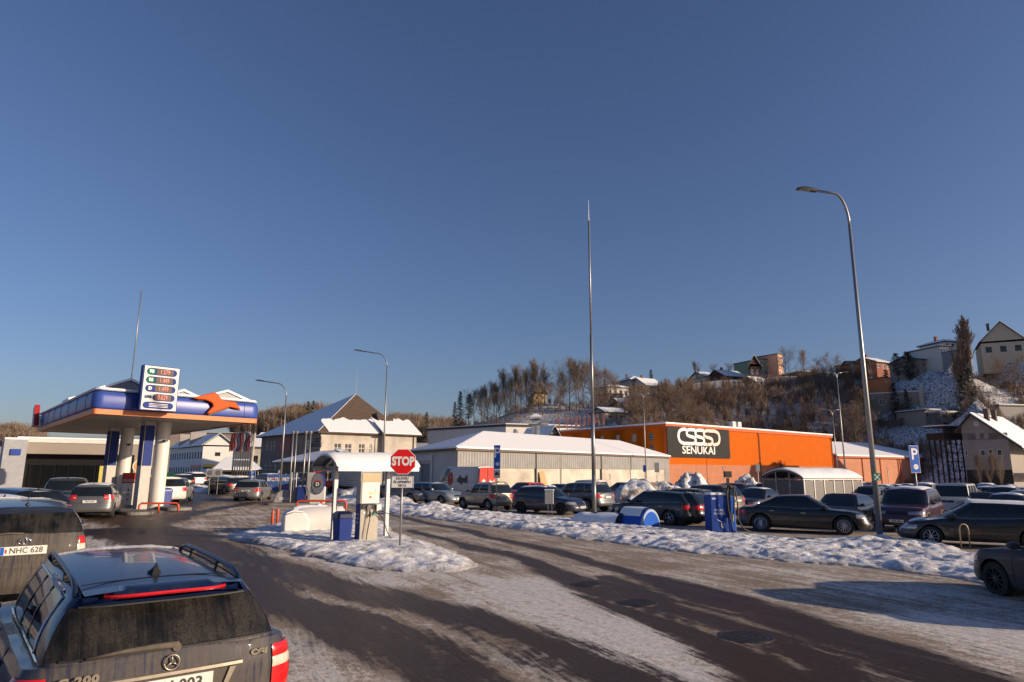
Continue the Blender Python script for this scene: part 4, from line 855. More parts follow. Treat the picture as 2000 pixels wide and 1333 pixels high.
# ---------------------------------------------------------------- petrol station canopy
BLUE = mat('glossy_blue_panel', (0.035, 0.075, 0.33), 0.38, var=0.15, scale=0.6, coat=0.0)
OSTR = mat('orange_fascia_strip', (0.62, 0.19, 0.06), 0.45, var=0.06)
NAVY = mat('navy_panel', (0.018, 0.040, 0.20), 0.65, var=0.15, spec=0.2)
SOFF = ribbed('soffit_boards', (0.50, 0.46, 0.42), 0.35, 0.5, depth=0.4, var=0.08)
CWHT = mat('white_column_cladding', (0.66, 0.64, 0.60), 0.35, var=0.06, scale=0.8)
p = at(181, 808, 31)
b = B('fuel_canopy', 'long blue and orange petrol station canopy on round white columns', 'canopy', Vector((p.x, p.y, 0)), 41, -41)
Lx, Ly = b.lx(497), b.ly(64); zb = p.z - b.z
def outline(o, r=0.5, n=6):
    pts = []
    for cx, cy, a0 in ((Lx, 0, -90), (Lx, Ly, 0), (0, Ly, 90), (0, 0, 180)):
        sx = -1 if cx > 0 else 1; sy = -1 if cy > 0 else 1
        for k in range(n+1):
            a = R(a0 + 90*k/n); rr = r + o; pts.append((cx + sx*r + math.cos(a)*rr, cy + sy*r + math.sin(a)*rr))
    return pts
def ring(mb, prof, r=0.5):
    loops = [[(x, y, z) for x, y in outline(o, r)] for o, z in prof]; n = len(loops[0]); vs = [v for l in loops for v in l]
    mb.add(vs, [(i*n+j, i*n+(j+1)%n, (i+1)*n+(j+1)%n, (i+1)*n+j) for i in range(len(loops)-1) for j in range(n)])
w = b.mb(); w.box(.05, Lx-.05, .05, Ly-.05, zb+.03, zb+.09); w.build('soffit', SOFF, b.o)
w = b.mb(); ring(w, [(-.3, zb), (0.0, zb), (0.02, zb+.24), (-.1, zb+.24)], .15); w.build('fascia_strip', OSTR, b.o)
w = b.mb(); ring(w, [(-.1, zb+.245), (.05, zb+.245), (.085, zb+.35), (.10, zb+.60), (.09, zb+.85), (.04, zb+1.02), (-.06, zb+1.08)], .38); fo = w.build('fascia', BLUE, b.o, smooth=True)
w = b.mb(); w.box(.3, Lx-.3, .3, Ly-.3, zb+.95, zb+1.10); w.build('deck', GREYW, b.o)
w = b.mb(); ring(w, [(-.02, zb+1.125), (.05, zb+1.17), (-.02, zb+1.26), (-.4, zb+1.27)], .5); w.box(.35, Lx-.35, .35, Ly-.35, zb+1.12, zb+1.26); w.build('snow', SNOW, b.o, smooth=False)
seam = mat('panel_seam', (.015,.03,.12), .5)
for x in np.arange(1.6, Lx-.5, 1.9):
    w = b.mb(); w.tube([(x,-.02-o,z) for o,z in [(.03,zb+.25),(.068,zb+.35),(.083,zb+.60),(.073,zb+.85),(.025,zb+1.02)]], .012, 4); w.build('seam', seam, b.o)
for y in np.arange(1.6, Ly-.5, 2.6):
    w = b.mb(); w.tube([(-.02-o,y,z) for o,z in [(.03,zb+.25),(.068,zb+.35),(.083,zb+.60),(.073,zb+.85),(.025,zb+1.02)]], .014, 4); w.build('seam', seam, b.o)
for x, y, s_, h_ in ((1.7, 2.2, 1.3, .55), (4.6, 3.2, 1.0, .35), (6.7, 2.2, 1.3, .42), (1.6, 9, 1.5, .5), (5, 16, 1.5, .5)):
    w = b.mb(); w.add([(x-s_,y-1,zb+1.26),(x+s_,y-1,zb+1.26),(x+s_,y+1,zb+1.26),(x-s_,y+1,zb+1.26),(x,y-1,zb+1.26+h_),(x,y+1,zb+1.26+h_)], [(0,1,4),(2,3,5),(1,2,5,4),(3,0,4,5)]); sk = w.build('skylight', mat('skylight_frame', (.25,.25,.25), .5), b.o)
    w = b.mb(); q = .1; w.slab([(x-s_-q,y-1.1,zb+1.24),(x,y-1.1,zb+1.3+h_),(x,y+1.1,zb+1.3+h_),(x-s_-q,y+1.1,zb+1.24)][::-1], .12); w.slab([(x+s_+q,y-1.1,zb+1.24),(x,y-1.1,zb+1.3+h_),(x,y+1.1,zb+1.3+h_),(x+s_+q,y+1.1,zb+1.24)], .12); w.build('snow', SNOW, sk)
# flying bird emblem on the fascia
EM = mat('bright_orange_plastic', (0.56, 0.075, 0.003), 0.5, var=0.05, coat=0.0, spec=0.15)
bird = [(1290,352),(1350,334),(1418,318),(1445,312),(1470,328),(1493,358),(1520,370),(1548,374),(1592,379),(1612,398),(1635,430),(1602,426),(1560,415),(1525,426),(1475,444),(1422,463),(1398,457),(1418,432),(1440,408),(1428,386),(1385,366),(1330,362)]
def emb(poly, o, th, zoom=3.5714, ox=0, oy=680):
    pp = []
    for zx, zy in poly:
        px, py = ox+zx/zoom, oy+zy/zoom; x = b.lx(px); q = b.p + azv(41)*x; pp.append((x, hgt(px, py, q.y) - b.z))
    return pp
pp = emb(bird, 0, 0); w = b.mb(); w.prism([(x, z) for x, z in pp][::-1], -.34, -.16, 'Y'); e_ = w.build('emblem', EM, b.o, bevel=.06, seg=3)
cx = sum(x for x, z in pp)/len(pp); cz = sum(z for x, z in pp)/len(pp)
w = b.mb(); w.prism([(x+.05, z-.05) for x, z in pp][::-1], -.16, -.11, 'Y'); w.build('emblem_backing', DARK, e_)
w = b.mb(); w.prism([(-.5+ -.2, 0), (-.5,-.4)][:0] or [(Ly-2.6, zb+.3),(Ly-1.6, zb+.2),(Ly-1.2, zb+1.5),(Ly-1.8,zb+1.7)], -.5, -.2, 'X'); w.build('side_emblem', mat('dark_red_plastic', (.3,.02,.02), .4), b.o)
# price board
PW = mat('white_price_board', (0.70, 0.69, 0.66), 0.7, var=0.04, spec=0.2); x0, x1 = b.lx(252), b.lx(325); xm = (x0+x1)/2
z0, z1 = b.zz(288, 805, xm), b.zz(288, 720, xm)
w = b.mb(); w.box(x0, x1, -.85, -.35, z0, z1); pb_ = w.build('price_board', NAVY, b.o)
w = b.mb(); w.box(x0+.06, x1-.03, -.875, -.852, z0+.03, z1-.03); w.build('face', PW, pb_, bevel=.006)
RED7 = mat('red_display_digits', (.5,.04,.02), .4, emit=((1,.12,.06), .25)); DISP = mat('grey_display', (.15,.12,.11), .7, spec=.1)
GRN = mat('green_grade_disc', (.01,.16,.09), .8, spec=.05); hb = (z1-z0)*.155; W_ = x1-x0
def pill(mb, xa, xb, zc, h, y0, y1, n=8):
    r = h/2; P = [(xb-r+r*math.cos(a), zc+r*math.sin(a)) for a in np.linspace(-math.pi/2, math.pi/2, n)] + [(xa+r+r*math.cos(a), zc+r*math.sin(a)) for a in np.linspace(math.pi/2, 1.5*math.pi, n)]
    mb.prism(P[::-1], y0, y1, 'Y')
for k, (g_, pr) in enumerate((('98','1.579'),('95','1.449'),('D','1.499'),('LPG','0.629'))):
    zc = z1 - (z1-z0)*(.135 + .19*k)
    w = b.mb()
    if k < 3: pill(w, x0+W_*.10, x1-W_*.08, zc, hb, -.89, -.876)
    else: pill(w, x0+W_*.32, x1-W_*.08, zc, hb, -.89, -.876)
    w.build('grade_panel', NAVY, pb_)
    w = b.mb(); w.box(x0+W_*.36, x1-W_*.18, -.90, -.891, zc-hb*.42, zc+hb*.42); w.build('display', DISP, pb_)
    text_mesh(pr, hb*.95, RED7, pb_, b.M @ Vector((x0+W_*.585, -.905, zc)), UPR, bold=0, sx=.66, ext=.003)
    if k < 2: w = b.mb(); pill(w, x0+W_*.115, x0+W_*.34, zc, hb*.86, -.90, -.891); w.build('grade_disc', GRN, pb_)
    text_mesh(g_, hb*(.62 if k < 3 else .5), LETW if k < 3 else NAVY, pb_, b.M @ Vector((x0+W_*(.225 if k < 3 else .2), -.905, zc)), UPR, bold=.012, ext=.003)
zc = z1-(z1-z0)*.885; w = b.mb(); pill(w, x0+W_*.08, x1-W_*.10, zc, hb*.95, -.89, -.876); w.build('grade_panel', NAVY, pb_)
for k in (-1, 0, 1): w = b.mb(); w.box(x0+W_*.24, x1-W_*.25, -.896, -.891, zc+k*.07-.012, zc+k*.07+.012); w.build('small_print', LETW, pb_)
# columns and clad service pylons behind them
def col_at(px, py): g_ = gp(px, py); d = g_ - b.p; den = 1; 
def place_on_canopy(px, D):
    q = at(px, 905, D); return q
for (px, D, r_, lab) in ((313, 37.0, .37, 1), (243, 42.5, .37, 2)):
    q = at(px, 905, D); g0 = gz(q.x, q.y); zt = b.z + zb + .05
    loc = Matrix.Rotation(-az_rz(41), 4, 'Z') @ (Vector((q.x, q.y, 0)) - Vector((b.p.x, b.p.y, 0)))
    w = MB(); w.lathe([(r_, g0-b.z), (r_, zb+.05)], 28, (loc.x, loc.y, 0)); w.lathe([(r_+.05, g0-b.z), (r_+.05, g0-b.z+.12), (r_, g0-b.z+.16)], 28, (loc.x, loc.y, 0)); c_ = w.build('column', CWHT, b.o, smooth=True, angle=40)
    w = MB(); w.box(loc.x-.98, loc.x-.46, loc.y-.05, loc.y+.55, g0-b.z, zb+.03); w.build('service_pylon', mat('grey_cladding', (.42,.40,.38), .5), b.o)
    w = MB(); w.box(loc.x-.94, loc.x-.50, loc.y-.09, loc.y-.052, g0-b.z+2.3, zb-.2); w.box(loc.x-1.01, loc.x-.982, loc.y+.0, loc.y+.5, g0-b.z+2.3, zb-.2); w.build('blue_panel', NAVY, b.o)
    w = MB(); w.box(loc.x-.13, loc.x+.03, loc.y-r_-.28, loc.y-r_-.02, zb-1.05, zb-.95); w.box(loc.x-.02, loc.x+.02, loc.y-r_-.02, loc.y-r_+.05, zb-1.12, zb-.98); w.build('camera_housing', DARK, b.o)
# pump island, dispensers, bin and hoop rail
isl_c = gp(306, 990)
def curb(px, py, w_, l_, az, lab, hgt_=.14, r=.45):
    g_ = gp(px, py); o = thing('pump_island', lab, 'pump island', g_, az_rz(az)); w = MB(); n = 10
    pts = [(l_/2-r+r*math.cos(a)*1, w_/2*math.sin(a)/1) for a in np.linspace(-math.pi/2, math.pi/2, n)] + [(-l_/2+r+r*math.cos(a), w_/2*math.sin(a)) for a in np.linspace(math.pi/2, 1.5*math.pi, n)]
    w.prism(pts, -.1, hgt_, 'Z'); w.build('kerb', mat('worn_concrete', (.20,.19,.18), .9, var=.25), o, bevel=.02)
    w = MB(); w.prism([(x*.96, y*.9) for x, y in pts], hgt_+.002, hgt_+.012, 'Z'); w.build('top', mat('island_top', (.13,.12,.11), .9, var=.3), o); return o
curb(303, 992, 1.3, 7.5, -47, 'grimy concrete island under the nearest white canopy column')
curb(243, 1002, 1.2, 5.0, -47, 'narrow concrete island carrying the red topped fuel pump')
def hoop_rail(px, py, az, L_, h_, d, lab, n=3, z=0, r=.05):
    g_ = gp(px, py); g_.z += z; o = thing('guard_rail', lab, 'guard rail', g_, az_rz(az)); w = MB()
    w.tube([(-L_/2,0,0),(-L_/2,0,h_-.1),(-L_/2+.1,0,h_),(L_/2-.1,0,h_),(L_/2,0,h_-.1),(L_/2,0,0)], r, 10); w.build('rail', d, o, smooth=True)
    for k in range(1, n-1): w = MB(); x = -L_/2+L_*k/(n-1); w.tube([(x,0,0),(x,0,h_)], r, 10); w.build('post', d, o, smooth=True)
RRED = mat('orange_red_paint', (0.62, 0.085, 0.035), 0.45, var=0.12, scale=6)
hoop_rail(309, 1000, 78, 1.85, .42, RRED, 'low orange red guard rail in front of the nearest canopy column', 3)
def bin_(px, py, w_, d_, h_, az, body, lid, lab, z=0, name='litter_bin'):
    g_ = gp(px, py); g_.z += z; o = thing(name, lab, 'litter bin', g_, az_rz(az)); w = MB()
    def rr(w_, d_, z0): return [(x*w_/2, y*d_/2, z0) for x, y in ((-1,-.75),(-.8,-1),(.8,-1),(1,-.75),(1,.75),(.8,1),(-.8,1),(-1,.75))]
    lo, hi = rr(w_*.85, d_*.85, 0), rr(w_, d_, h_*.82); w.add(lo+hi, [(i,(i+1)%8,8+(i+1)%8,8+i) for i in range(8)] + [tuple(range(8))[::-1], tuple(range(8,16))]); w.build('body', body, o, bevel=.02)
    w = MB(); lo, hi, tp = rr(w_*1.06, d_*1.06, h_*.80), rr(w_*1.02, d_*1.02, h_*.93), rr(w_*.7, d_*.7, h_); w.add(lo+hi+tp, [(i,(i+1)%8,8+(i+1)%8,8+i) for i in range(8)] + [(8+i,8+(i+1)%8,16+(i+1)%8,16+i) for i in range(8)] + [tuple(range(8))[::-1], tuple(range(16,24))]); w.build('lid', lid, o, bevel=.02)
    return o
PBL = mat('blue_plastic', (0.012, 0.045, 0.24), 0.4, var=0.1)
bin_(321, 993, .55, .55, .95, 40, PBL, PBL, 'blue litter bin beside the nearest canopy column', z=.14)
def pump(px, py, az, lab, redtop=True, z=.14, h_=1.75):
    g_ = gp(px, py); g_.z += z; o = thing('fuel_pump', lab, 'fuel pump', g_, az_rz(az)); w = MB(); w.box(-.32,.32,-.2,.2,0,h_*.68); w.build('cabinet', CWHT if redtop else NAVY, o, bevel=.02)
    w = MB(); w.box(-.36,.36,-.22,.22,h_*.68,h_); w.build('head', RED if redtop else NAVY, o, bevel=.02)
    w = MB(); w.box(-.30,.30,-.235,-.222,h_*.72,h_*.80); w.build('display', mat('pale_display', (.5,.35,.3), .4), o)
    for k in range(3): w = MB(); w.lathe([(.045,-.21),(.045,-.23)], 10, (0,0,h_*(.18+.15*k)), 'Y'); w.build('knob', DARK, o)
    w = MB(); w.tube([(.34,0,h_*.6),(.5,-.05,h_*.45),(.5,-.05,.3),(.36,0,.15)], .025, 6); w.build('hose', DARK, o); return o
pump(247, 992, 60, 'white fuel pump with a red head beside the grey hatchback')
pump(284, 985, 60, 'dark blue fuel pump behind the nearest canopy column', False, h_=2.0)

# ---- shop building -----------------------------------------------------------
b = B('station_shop', 'wide station shop with pale parapet and black glazed front under the canopy', 'shop building', at(36, 866, 60), 57, -40)
H = b.zz(36, 856); Lx = b.lx(298); zf = b.zz(36, 886)
SH = mat('beige_panels', (.27,.235,.20), .6, var=.08, scale=.5); BLKG = mat('shade_black_panels', (.008,.008,.009), .5, var=.2, spec=.2)  # black glazed front; deep shade under the canopy is put into its colour
xs = b.lx(262)
w = b.mb(); w.wall((0,0),(Lx,0),zf,H-.35); w.wall((xs,.0),(Lx,0),-1,zf,[(b.lx(266)-xs,b.lx(281)-xs,.4,2.9)]); w.wall((Lx,0),(Lx,14),-1,H); w.build('wall', SH, b.o)
w = b.mb(); w.wall((0,14),(0,0),-1,H-.35); w.build('wall', mat('blue_grey_wall', (.36,.37,.40), .7), b.o)
w = b.mb(); w.wall((0,1.2),(xs,1.2),-1,zf); w.box(0,xs,0,1.2,zf-.06,zf-.002); w.build('recessed_front', BLKG, b.o)
w = b.mb(); w.box(xs-.25,xs,.02,1.2,-1,zf-.07); w.box(0,.3,.0,1.2,-1,zf-.07); w.build('pier', BLKG, b.o)
for k in range(6):
    xa = xs*.12 + k*xs*.115; w = b.mb(); w.box(xa,xa+xs*.105,1.08,1.14,.1,zf-.9); fr_ = w.build('window', BLKG, b.o); w = b.mb(); w.box(xa+.06,xa+xs*.105-.06,1.05,1.078,.2,zf-1.0); w.build('pane', mat('shop_glass', (.006,.007,.009), .10, spec=.25), fr_)
w = b.mb(); w.box(-.1,Lx+.1,-.1,14,H-.35,H-.02); w.build('parapet', mat('parapet_trim', (.6,.58,.55), .6), b.o)
w = b.mb(); w.box(-.14,Lx+.14,-.14,14,H-.016,H+.14); w.build('snow', SNOW, b.o, bevel=.04)
x0_, x1_ = b.lx(266), b.lx(281); w = b.mb(); w.box(x0_-.1,x1_+.1,.02,.06,.3,3.0); pf = w.build('poster_frame', DARK, b.o)
w = b.mb(); w.box(x0_,x1_,-.02,.018,.4,2.9); w.build('poster', mat('yellow_green_poster', (.50,.50,.12), .5, var=.4, scale=3, col2=(.6,.35,.12), thr=(.45,.6)), pf)
FO1 = mat('pizza_crust', (.66,.30,.10), .6, var=.3, scale=9); FO2 = mat('sausage_red', (.55,.14,.07), .5); FO3 = mat('paper_white', (.7,.65,.55), .6)
xm = (x0_+x1_)/2; w = b.mb(); w.lathe([(.48,-.03),(.48,-.055)], 22, (xm,0,2.2), 'Y'); w.build('pizza_picture', FO1, pf); w = b.mb(); w.lathe([(.6,-.022),(.6,-.029)], 22, (xm,0,2.2), 'Y'); w.build('plate_picture', FO3, pf)
w = b.mb(); w.tube([(x0_+.2,-.04,1.5),(xm,-.04,1.15),(x1_-.2,-.04,.7)], .16, 8); w.build('bun_picture', FO1, pf); w = b.mb(); w.tube([(x0_+.25,-.14,1.55),(xm,-.14,1.2),(x1_-.25,-.14,.75)], .10, 8); w.build('sausage_picture', FO2, pf)
for px in (211,): x = b.lx(px); w = b.mb(); w.box(x-.45,x+.45,1.0,1.06,.5,2.2); w.build('poster', mat('yellow_green_poster', (.5,.5,.12), .5), b.o)
b = B('office_wing', 'blue grey wing with a tall white end panel at the far left edge', 'building', at(9, 862, 56), 57, -38)
H = b.zz(9, 858); w = b.mb(); w.wall((0,10),(0,0),-1,H); w.wall((0,0),(1.6,0),-1,H); w.wall((1.6,0),(1.6,10),-1,H); w.build('wall', mat('blue_grey_wall', (.36,.37,.40), .7), b.o); w = b.mb(); w.box(0,1.6,0,10,H,H+.15); w.build('snow', SNOW, b.o)
w = b.mb(); w.box(.5,1.2,-.12,-.01,H-1.3,H-.8); w.build('sign', BLUE, b.o)

# ---------------------------------------------------------------- poles and lamps
GALV = mat('galvanised_pole', (0.30, 0.30, 0.30), 0.42, 0.65, 0.12, 2.5, stretch=(3,3,.4))
def lamp(px, py, D, top, head, lab, r0=.10, single=True, curve=1.0, headlen=.75, group='street lamps', cat='street lamp', arms=1, dirx=None):
    """pole whose arm bends from just under the top towards the head; top/head are photo bearings"""
    q = at(px, py, D); q.z = gz(q.x, q.y); t = at(top[0], top[1], q.y); h = at(head[0], head[1], q.y)
    o = thing('street_lamp', lab, cat, (q.x, q.y, q.z), 0, group); zt = t.z - q.z
    dx = h.x - q.x; dz = h.z - q.z; base = MB(); base.lathe([(r0*1.5, 0), (r0*1.5, .05), (r0, .1), (r0, .2)], 14); base.build('base', GALV, o, smooth=True, angle=40)
    w = MB(); w.tube([(0,0,.1),(0,0,zt*.5),(0,0,zt-abs(dx)*.35-.4)], [r0, r0*.72, r0*.5], 14); w.build('pole', GALV, o, smooth=True)
    z1 = zt - abs(dx)*.35 - .4; rr = r0*.48
    arms_ = [1] if arms == 1 else [1, -1]
    for s in arms_:
        w = MB(); P = [(0,0,z1)]
        for k in range(1, 9):
            a = math.pi/2*k/8; P.append((s*dx*.42*(1-math.cos(a)), 0, z1 + (dz-.25*abs(dx)*.3 - z1)*math.sin(a)*1.0))
        P.append((s*dx*.95, 0, dz)); w.tube(P, rr, 10); w.build('arm', GALV, o, smooth=True)
        sg = 1 if s*dx > 0 else -1; hd = MB(); L_ = headlen
        hd.M = Matrix.Translation((s*dx*.93, 0, dz)) @ Matrix.Rotation(-sg*R(8), 4, 'Y')
        hd.add([(0,-.08,-.05),(sg*L_,-.14,-.03),(sg*L_,.14,-.03),(0,.08,-.05),(0,-.07,.07),(sg*L_*.7,-.12,.06),(sg*L_,-.10,.01),(sg*L_,.10,.01),(sg*L_*.7,.12,.06),(0,.07,.07)], [(0,3,2,1),(0,1,6,5,4),(3,9,8,7,2),(1,2,7,6),(4,5,8,9),(5,6,7,8),(0,4,9,3)])
        hdo = hd.build('lamp_head', mat('dark_lamp_housing', (.07,.07,.07), .5, .3), o, recalc=True)
        lens = MB(); lens.M = hd.M; lens.box(sg*L_*.35, sg*L_*.9, -.09, .09, -.055, -.046); lens.build('lens', mat('lamp_lens', (.35,.35,.33), .25), hdo)
    return o
lamp(1720, 1057, 24.4, (1655, 400), (1590, 373), 'tall street lamp in the snow bank close on the right', .105)
lamp(746, 965, 62, (752, 690), (703, 686), 'distant street lamp rising behind the red stop sign', .10)
lamp(546, 965, 60, (554, 750), (512, 745), 'distant street lamp between the canopy end and the hipped house', .10)
lamp(1262, 935, 82, (1256, 768), (1242, 768), 'two armed lamp in front of the warehouse end', .09, arms=2, headlen=.8)
lamp(1652, 930, 88, (1637, 730), (1622, 728), 'two armed lamp standing at the right end of the orange hall', .12, arms=2, headlen=.9)
lamp(1634, 900, 96, (1621, 802), (1609, 800), 'shorter two armed lamp just left of the one at the orange hall end', .09, arms=2, headlen=.8)
lamp(1384, 900, 150, (1306, 775), (1304, 770), 'short lone pole on the slope behind the orange hall roof', .12, headlen=.3) if False else None
def mast(px, py, D, top, lab, r0, name='lightning_mast', sections=4):
    q = at(px, py, D); q.z = gz(q.x, q.y); t = at(top[0], top[1], D); o = thing(name, lab, 'mast', (q.x, q.y, q.z)); Hh = t.z - q.z
    w = MB(); zs = [0, Hh*.12, Hh*.3, Hh*.55, Hh*.93]; rs = [r0, r0*.9, r0*.72, r0*.5, r0*.28]
    for i in range(4): w.tube([(0,0,zs[i]-(.05 if i else 0)),(0,0,zs[i+1])], [rs[i], rs[i]*.93], 12)
    mo = w.build('pole', GALV, o, smooth=True); mo['kind'] = None if False else 'structure' if False else ''
    del mo['kind']
    w = MB(); w.tube([(0,0,zs[4]-.05),(0,0,Hh)], [r0*.16, r0*.07], 6); w.build('rod', GALV, o)
    w = MB(); w.lathe([(r0*2,0),(r0*2,.04),(r0*1.1,.1),(r0*1.1,.2)], 12); w.build('base', GALV, o); return o
mast(1161, 1000, 36.5, (1150, 392), 'very tall plain steel mast behind the snow bank, centre right', .12)
mast(238, 905, 46, (265.5, 538), 'thin tall rod mast rising behind the canopy', .075)
mast(1384+0, 905, 140, (1384, 790), 'x', .08) if False else None

# four vent pipes by the far dispenser
DS = gp(590, 983)
GV = 'tall vent pipes by the far pump island'
for k, (px, pt, lab) in enumerate(((567, 845, 'leftmost tall vent pipe behind the far pump island'),(574, 845, 'second tall vent pipe from the left behind the far pump island'),(592, 845, 'third tall vent pipe, leaning right, by the far pump island'),(601, 845, 'rightmost tall vent pipe next to the oval pump sign'))):
    q = gp(px-3, 985 if k > 1 else 978); o = thing('vent_pipe', lab, 'vent pipe', q, 0, GV); t = at(px+6, pt, q.y); w = MB(); w.tube([(0,0,0),(t.x-q.x,0,t.z-q.z)], .055, 8); w.build('pipe', GALV, o, smooth=True)
    w = MB(); w.lathe([(.10,-.1),(.13,0),(.10,.08)], 10, (t.x-q.x, 0, t.z-q.z)); w.build('cap', GALV, o)

# ---------------------------------------------------------------- arched trolley shelters
def shelter(g_, az, Lg, W, h_, rise, lab, walls=False, posts=4, cap=.16, tee=None):
    o = thing('trolley_shelter', lab, 'shelter', g_, az_rz(az)); n = 14; ST = mat('shelter_steel', (.36,.36,.37), .45, .5)
    arc = [(W*(k/n), rise*math.sin(math.pi*(k/n))**.8) for k in range(n+1)]
    def arch(mb, x, r=.035): mb.tube([(x, y, h_+z) for y, z in arc], r, 6)
    for k in range(posts):
        x = tee[k] if tee else Lg*k/(posts-1)
        for y in ((W/2,) if tee else (0, W)): w = MB(); w.box(x-.06, x+.06, y-.06, y+.06, 0, h_ + (rise*.95 if tee else 0)); w.build('post', ST, o)
        w = MB(); arch(w, x, .045); w.tube([(x,0,h_),(x,W,h_)], .035, 6); w.build('arch_rib', ST, o)
    w = MB(); 
    for y in (0, W): w.box(-.12, Lg+.12, y-.05, y+.05, h_-.06, h_+.1)
    w.build('edge_beam', ST, o)
    w = MB(); vs = []; 
    for x in (-.15, Lg+.15):
        for dz in (.05, .075): vs += [(x, y*1.06-.03*W, h_+z+dz) for y, z in arc]
    m = n+1; fs = [(i, i+1, 2*m+i+1, 2*m+i) for i in range(n)] + [(m+i, 3*m+i, 3*m+i+1, m+i+1) for i in range(n)] + [(i, m+i, m+i+1, i+1) for i in range(n)] + [(2*m+i, 2*m+i+1, 3*m+i+1, 3*m+i) for i in range(n)]
    w.add(vs, fs); w.build('roof', mat('smoky_roof_sheet', (.10,.10,.10), .35), o, smooth=True, angle=40)
    # snow lies on the crown and thins toward both eaves
    nx = 40; vs = []; fs = []; arc2 = [(W*(k/20), rise*max(0, math.sin(math.pi*(k/20)))**.8) for k in range(21)]
    for i in range(nx+1):
        x = -.17 + (Lg+.34)*i/nx; e = min(1, min(i, nx-i)/1.5)
        for k, (y, z) in enumerate(arc2):
            t = cap*(.25+.75*math.sin(math.pi*k/20)**.6)*(.55+.45*e)*(0.75+.5*float(vnoise(x*1.2, y*2.0, 4))) if 0 < k < 20 else .0
            vs.append((x, y*1.06-.03*W, h_+z+.08+t))
    fs = [(i*21+k, (i+1)*21+k, (i+1)*21+k+1, i*21+k+1) for i in range(nx) for k in range(20)]
    base = len(vs); vs2 = [(v[0], v[1], h_+arc2[k % 21][1]+.079) for k, v in enumerate(vs)]
    w = MB(); w.add(vs, fs)
    for i in (0, nx):
        a_ = [vs[i*21+k] for k in range(21)]; b_ = [vs2[i*21+k] for k in range(21)]; w.add(a_+b_, [(k, k+1, 21+k+1, 21+k) for k in range(20)])
    w.build('snow', SNOW, o, smooth=True, angle=50)
    if walls:
        PM = mat('frosted_wall_panel', (.13,.12,.115), .55, var=.12)
        for k in range(posts-1):
            x0 = Lg*k/(posts-1)+.07; x1 = Lg*(k+1)/(posts-1)-.07
            w = MB(); w.box(x0, x1, -.012, .012, .35, h_-.12); w.build('panel', PM, o)
            w = MB(); w.box(x0, x1, W-.012, W+.012, .35, h_-.12); w.build('panel', PM, o)
        for k in range(3):
            y0 = W*k/3+.07; y1 = W*(k+1)/3-.07; w = MB(); w.box(-.012, .012, y0, y1, .35, h_-.12); w.build('panel', PM, o)
            if k: w = MB(); w.box(-.05,.05, W*k/3-.04, W*k/3+.04, 0, h_+rise*.8); w.build('post', ST, o)
    return o
g0 = at(667, 915, 20.5); g0.z = gz(g0.x, g0.y)
shelter(g0, 50, 2.6, 1.75, 2.25, .34, 'arched roof shelter heaped with snow over the gas dispenser', posts=2, tee=(.25, 2.1), cap=.11)
g1 = at(1568, 920, 50); g1.z = gz(g1.x, g1.y)
sh2 = shelter(g1, 58, 9.2, 4.4, 2.0, .62, 'long arched trolley shelter with frosted side panels in the parking lot', walls=True, posts=7, cap=.16); sh2.scale = (.8, .8, .98)

# ---------------------------------------------------------------- gas dispenser, tanks, bin, bollards on the island
q = gp(701, 1064); o = thing('gas_dispenser', 'stainless steel gas dispenser with blue side and white head on the snowy island', 'gas dispenser', q, az_rz(58))
SST = mat('stained_stainless_steel', (.50,.46,.38), .33, .8, .12, 2, stretch=(1,1,.3)); px_m = 1300/q.y
o.scale = (.74, .85, .93); w = MB(); w.box(0,.78,0,.48,.12,1.28); w.build('cabinet', SST, o, bevel=.012)
w = MB(); w.box(-.012,.0,.0,.48,.05,1.30); w.build('side_panel', NAVY, o)
w = MB(); w.box(.02,.80,-.02,.48,1.30,2.0); w.build('head', mat('white_enamel', (.72,.71,.68), .35, var=.04), o, bevel=.015)
w = MB(); w.box(-.03,.015,-.01,.47,1.30,2.0); w.build('head_side', mat('grey_enamel', (.30,.30,.30), .4), o)
w = MB(); w.box(0,.78,0,.48,0,.10); w.box(.02,.76,.02,.46,.1,.12); w.build('plinth', DARK, o)
YEL = mat('yellow_sticker', (.8,.6,.02), .4)
w = MB(); w.prism([(.55,1.62),(.73,1.62),(.64,1.80)], -.028, -.022, 'Y'); w.build('warning_triangle', YEL, o); w = MB(); w.prism([(.56,1.63),(.72,1.63),(.64,1.78)][::1], -.031, -.029, 'Y'); w.build('triangle_field', LETW, o)
w = MB(); w.box(.36,.46,-.028,-.022,1.60,1.66); w.build('sticker', YEL, o); w = MB(); w.box(.36,.44,-.028,-.022,1.48,1.54); w.build('sticker', RED, o)
w = MB(); w.box(.05,.62,-.05,-.0,1.12,1.28); w.build('nozzle_tray', DARK, o); w = MB(); w.lathe([(.10,-.06),(.10,-.10),(.06,-.10)], 16, (.34,0,1.17), 'Y'); w.build('gauge', mat('chrome', (.6,.6,.6), .15, .9), o)
w = MB(); w.box(.66,.86,-.12,-.02,1.05,1.27); w.build('card_box', mat('white_enamel', (.72,.71,.68), .35), o)
w = MB(); w.lathe([(.05,-.012),(.05,-.02)], 14, (.16,0,1.0), 'Y'); w.build('sticker', LETW, o)
w = MB(); w.tube([(.34,-.12,1.05),(.36,-.14,.8),(.27,-.13,.35),(.25,-.12,.12),(.4,-.14,.05),(.55,-.15,.08)], .02, 8); w.build('hose', DARK, o, smooth=True)
w = MB(); w.tube([(.60,-.06,1.02),(.8,-.1,.95),(1.0,-.1,.75),(1.15,-.1,.4),(1.35,-.1,.12),(1.6,-.1,.05)], .018, 8); w.build('hose', DARK, o, smooth=True)
w = MB(); w.tube([(.58,-.06,.98),(.8,-.16,1.08),(1.0,-.2,1.0),(1.2,-.2,.95)], .014, 8); w.build('hose', DARK, o, smooth=True)
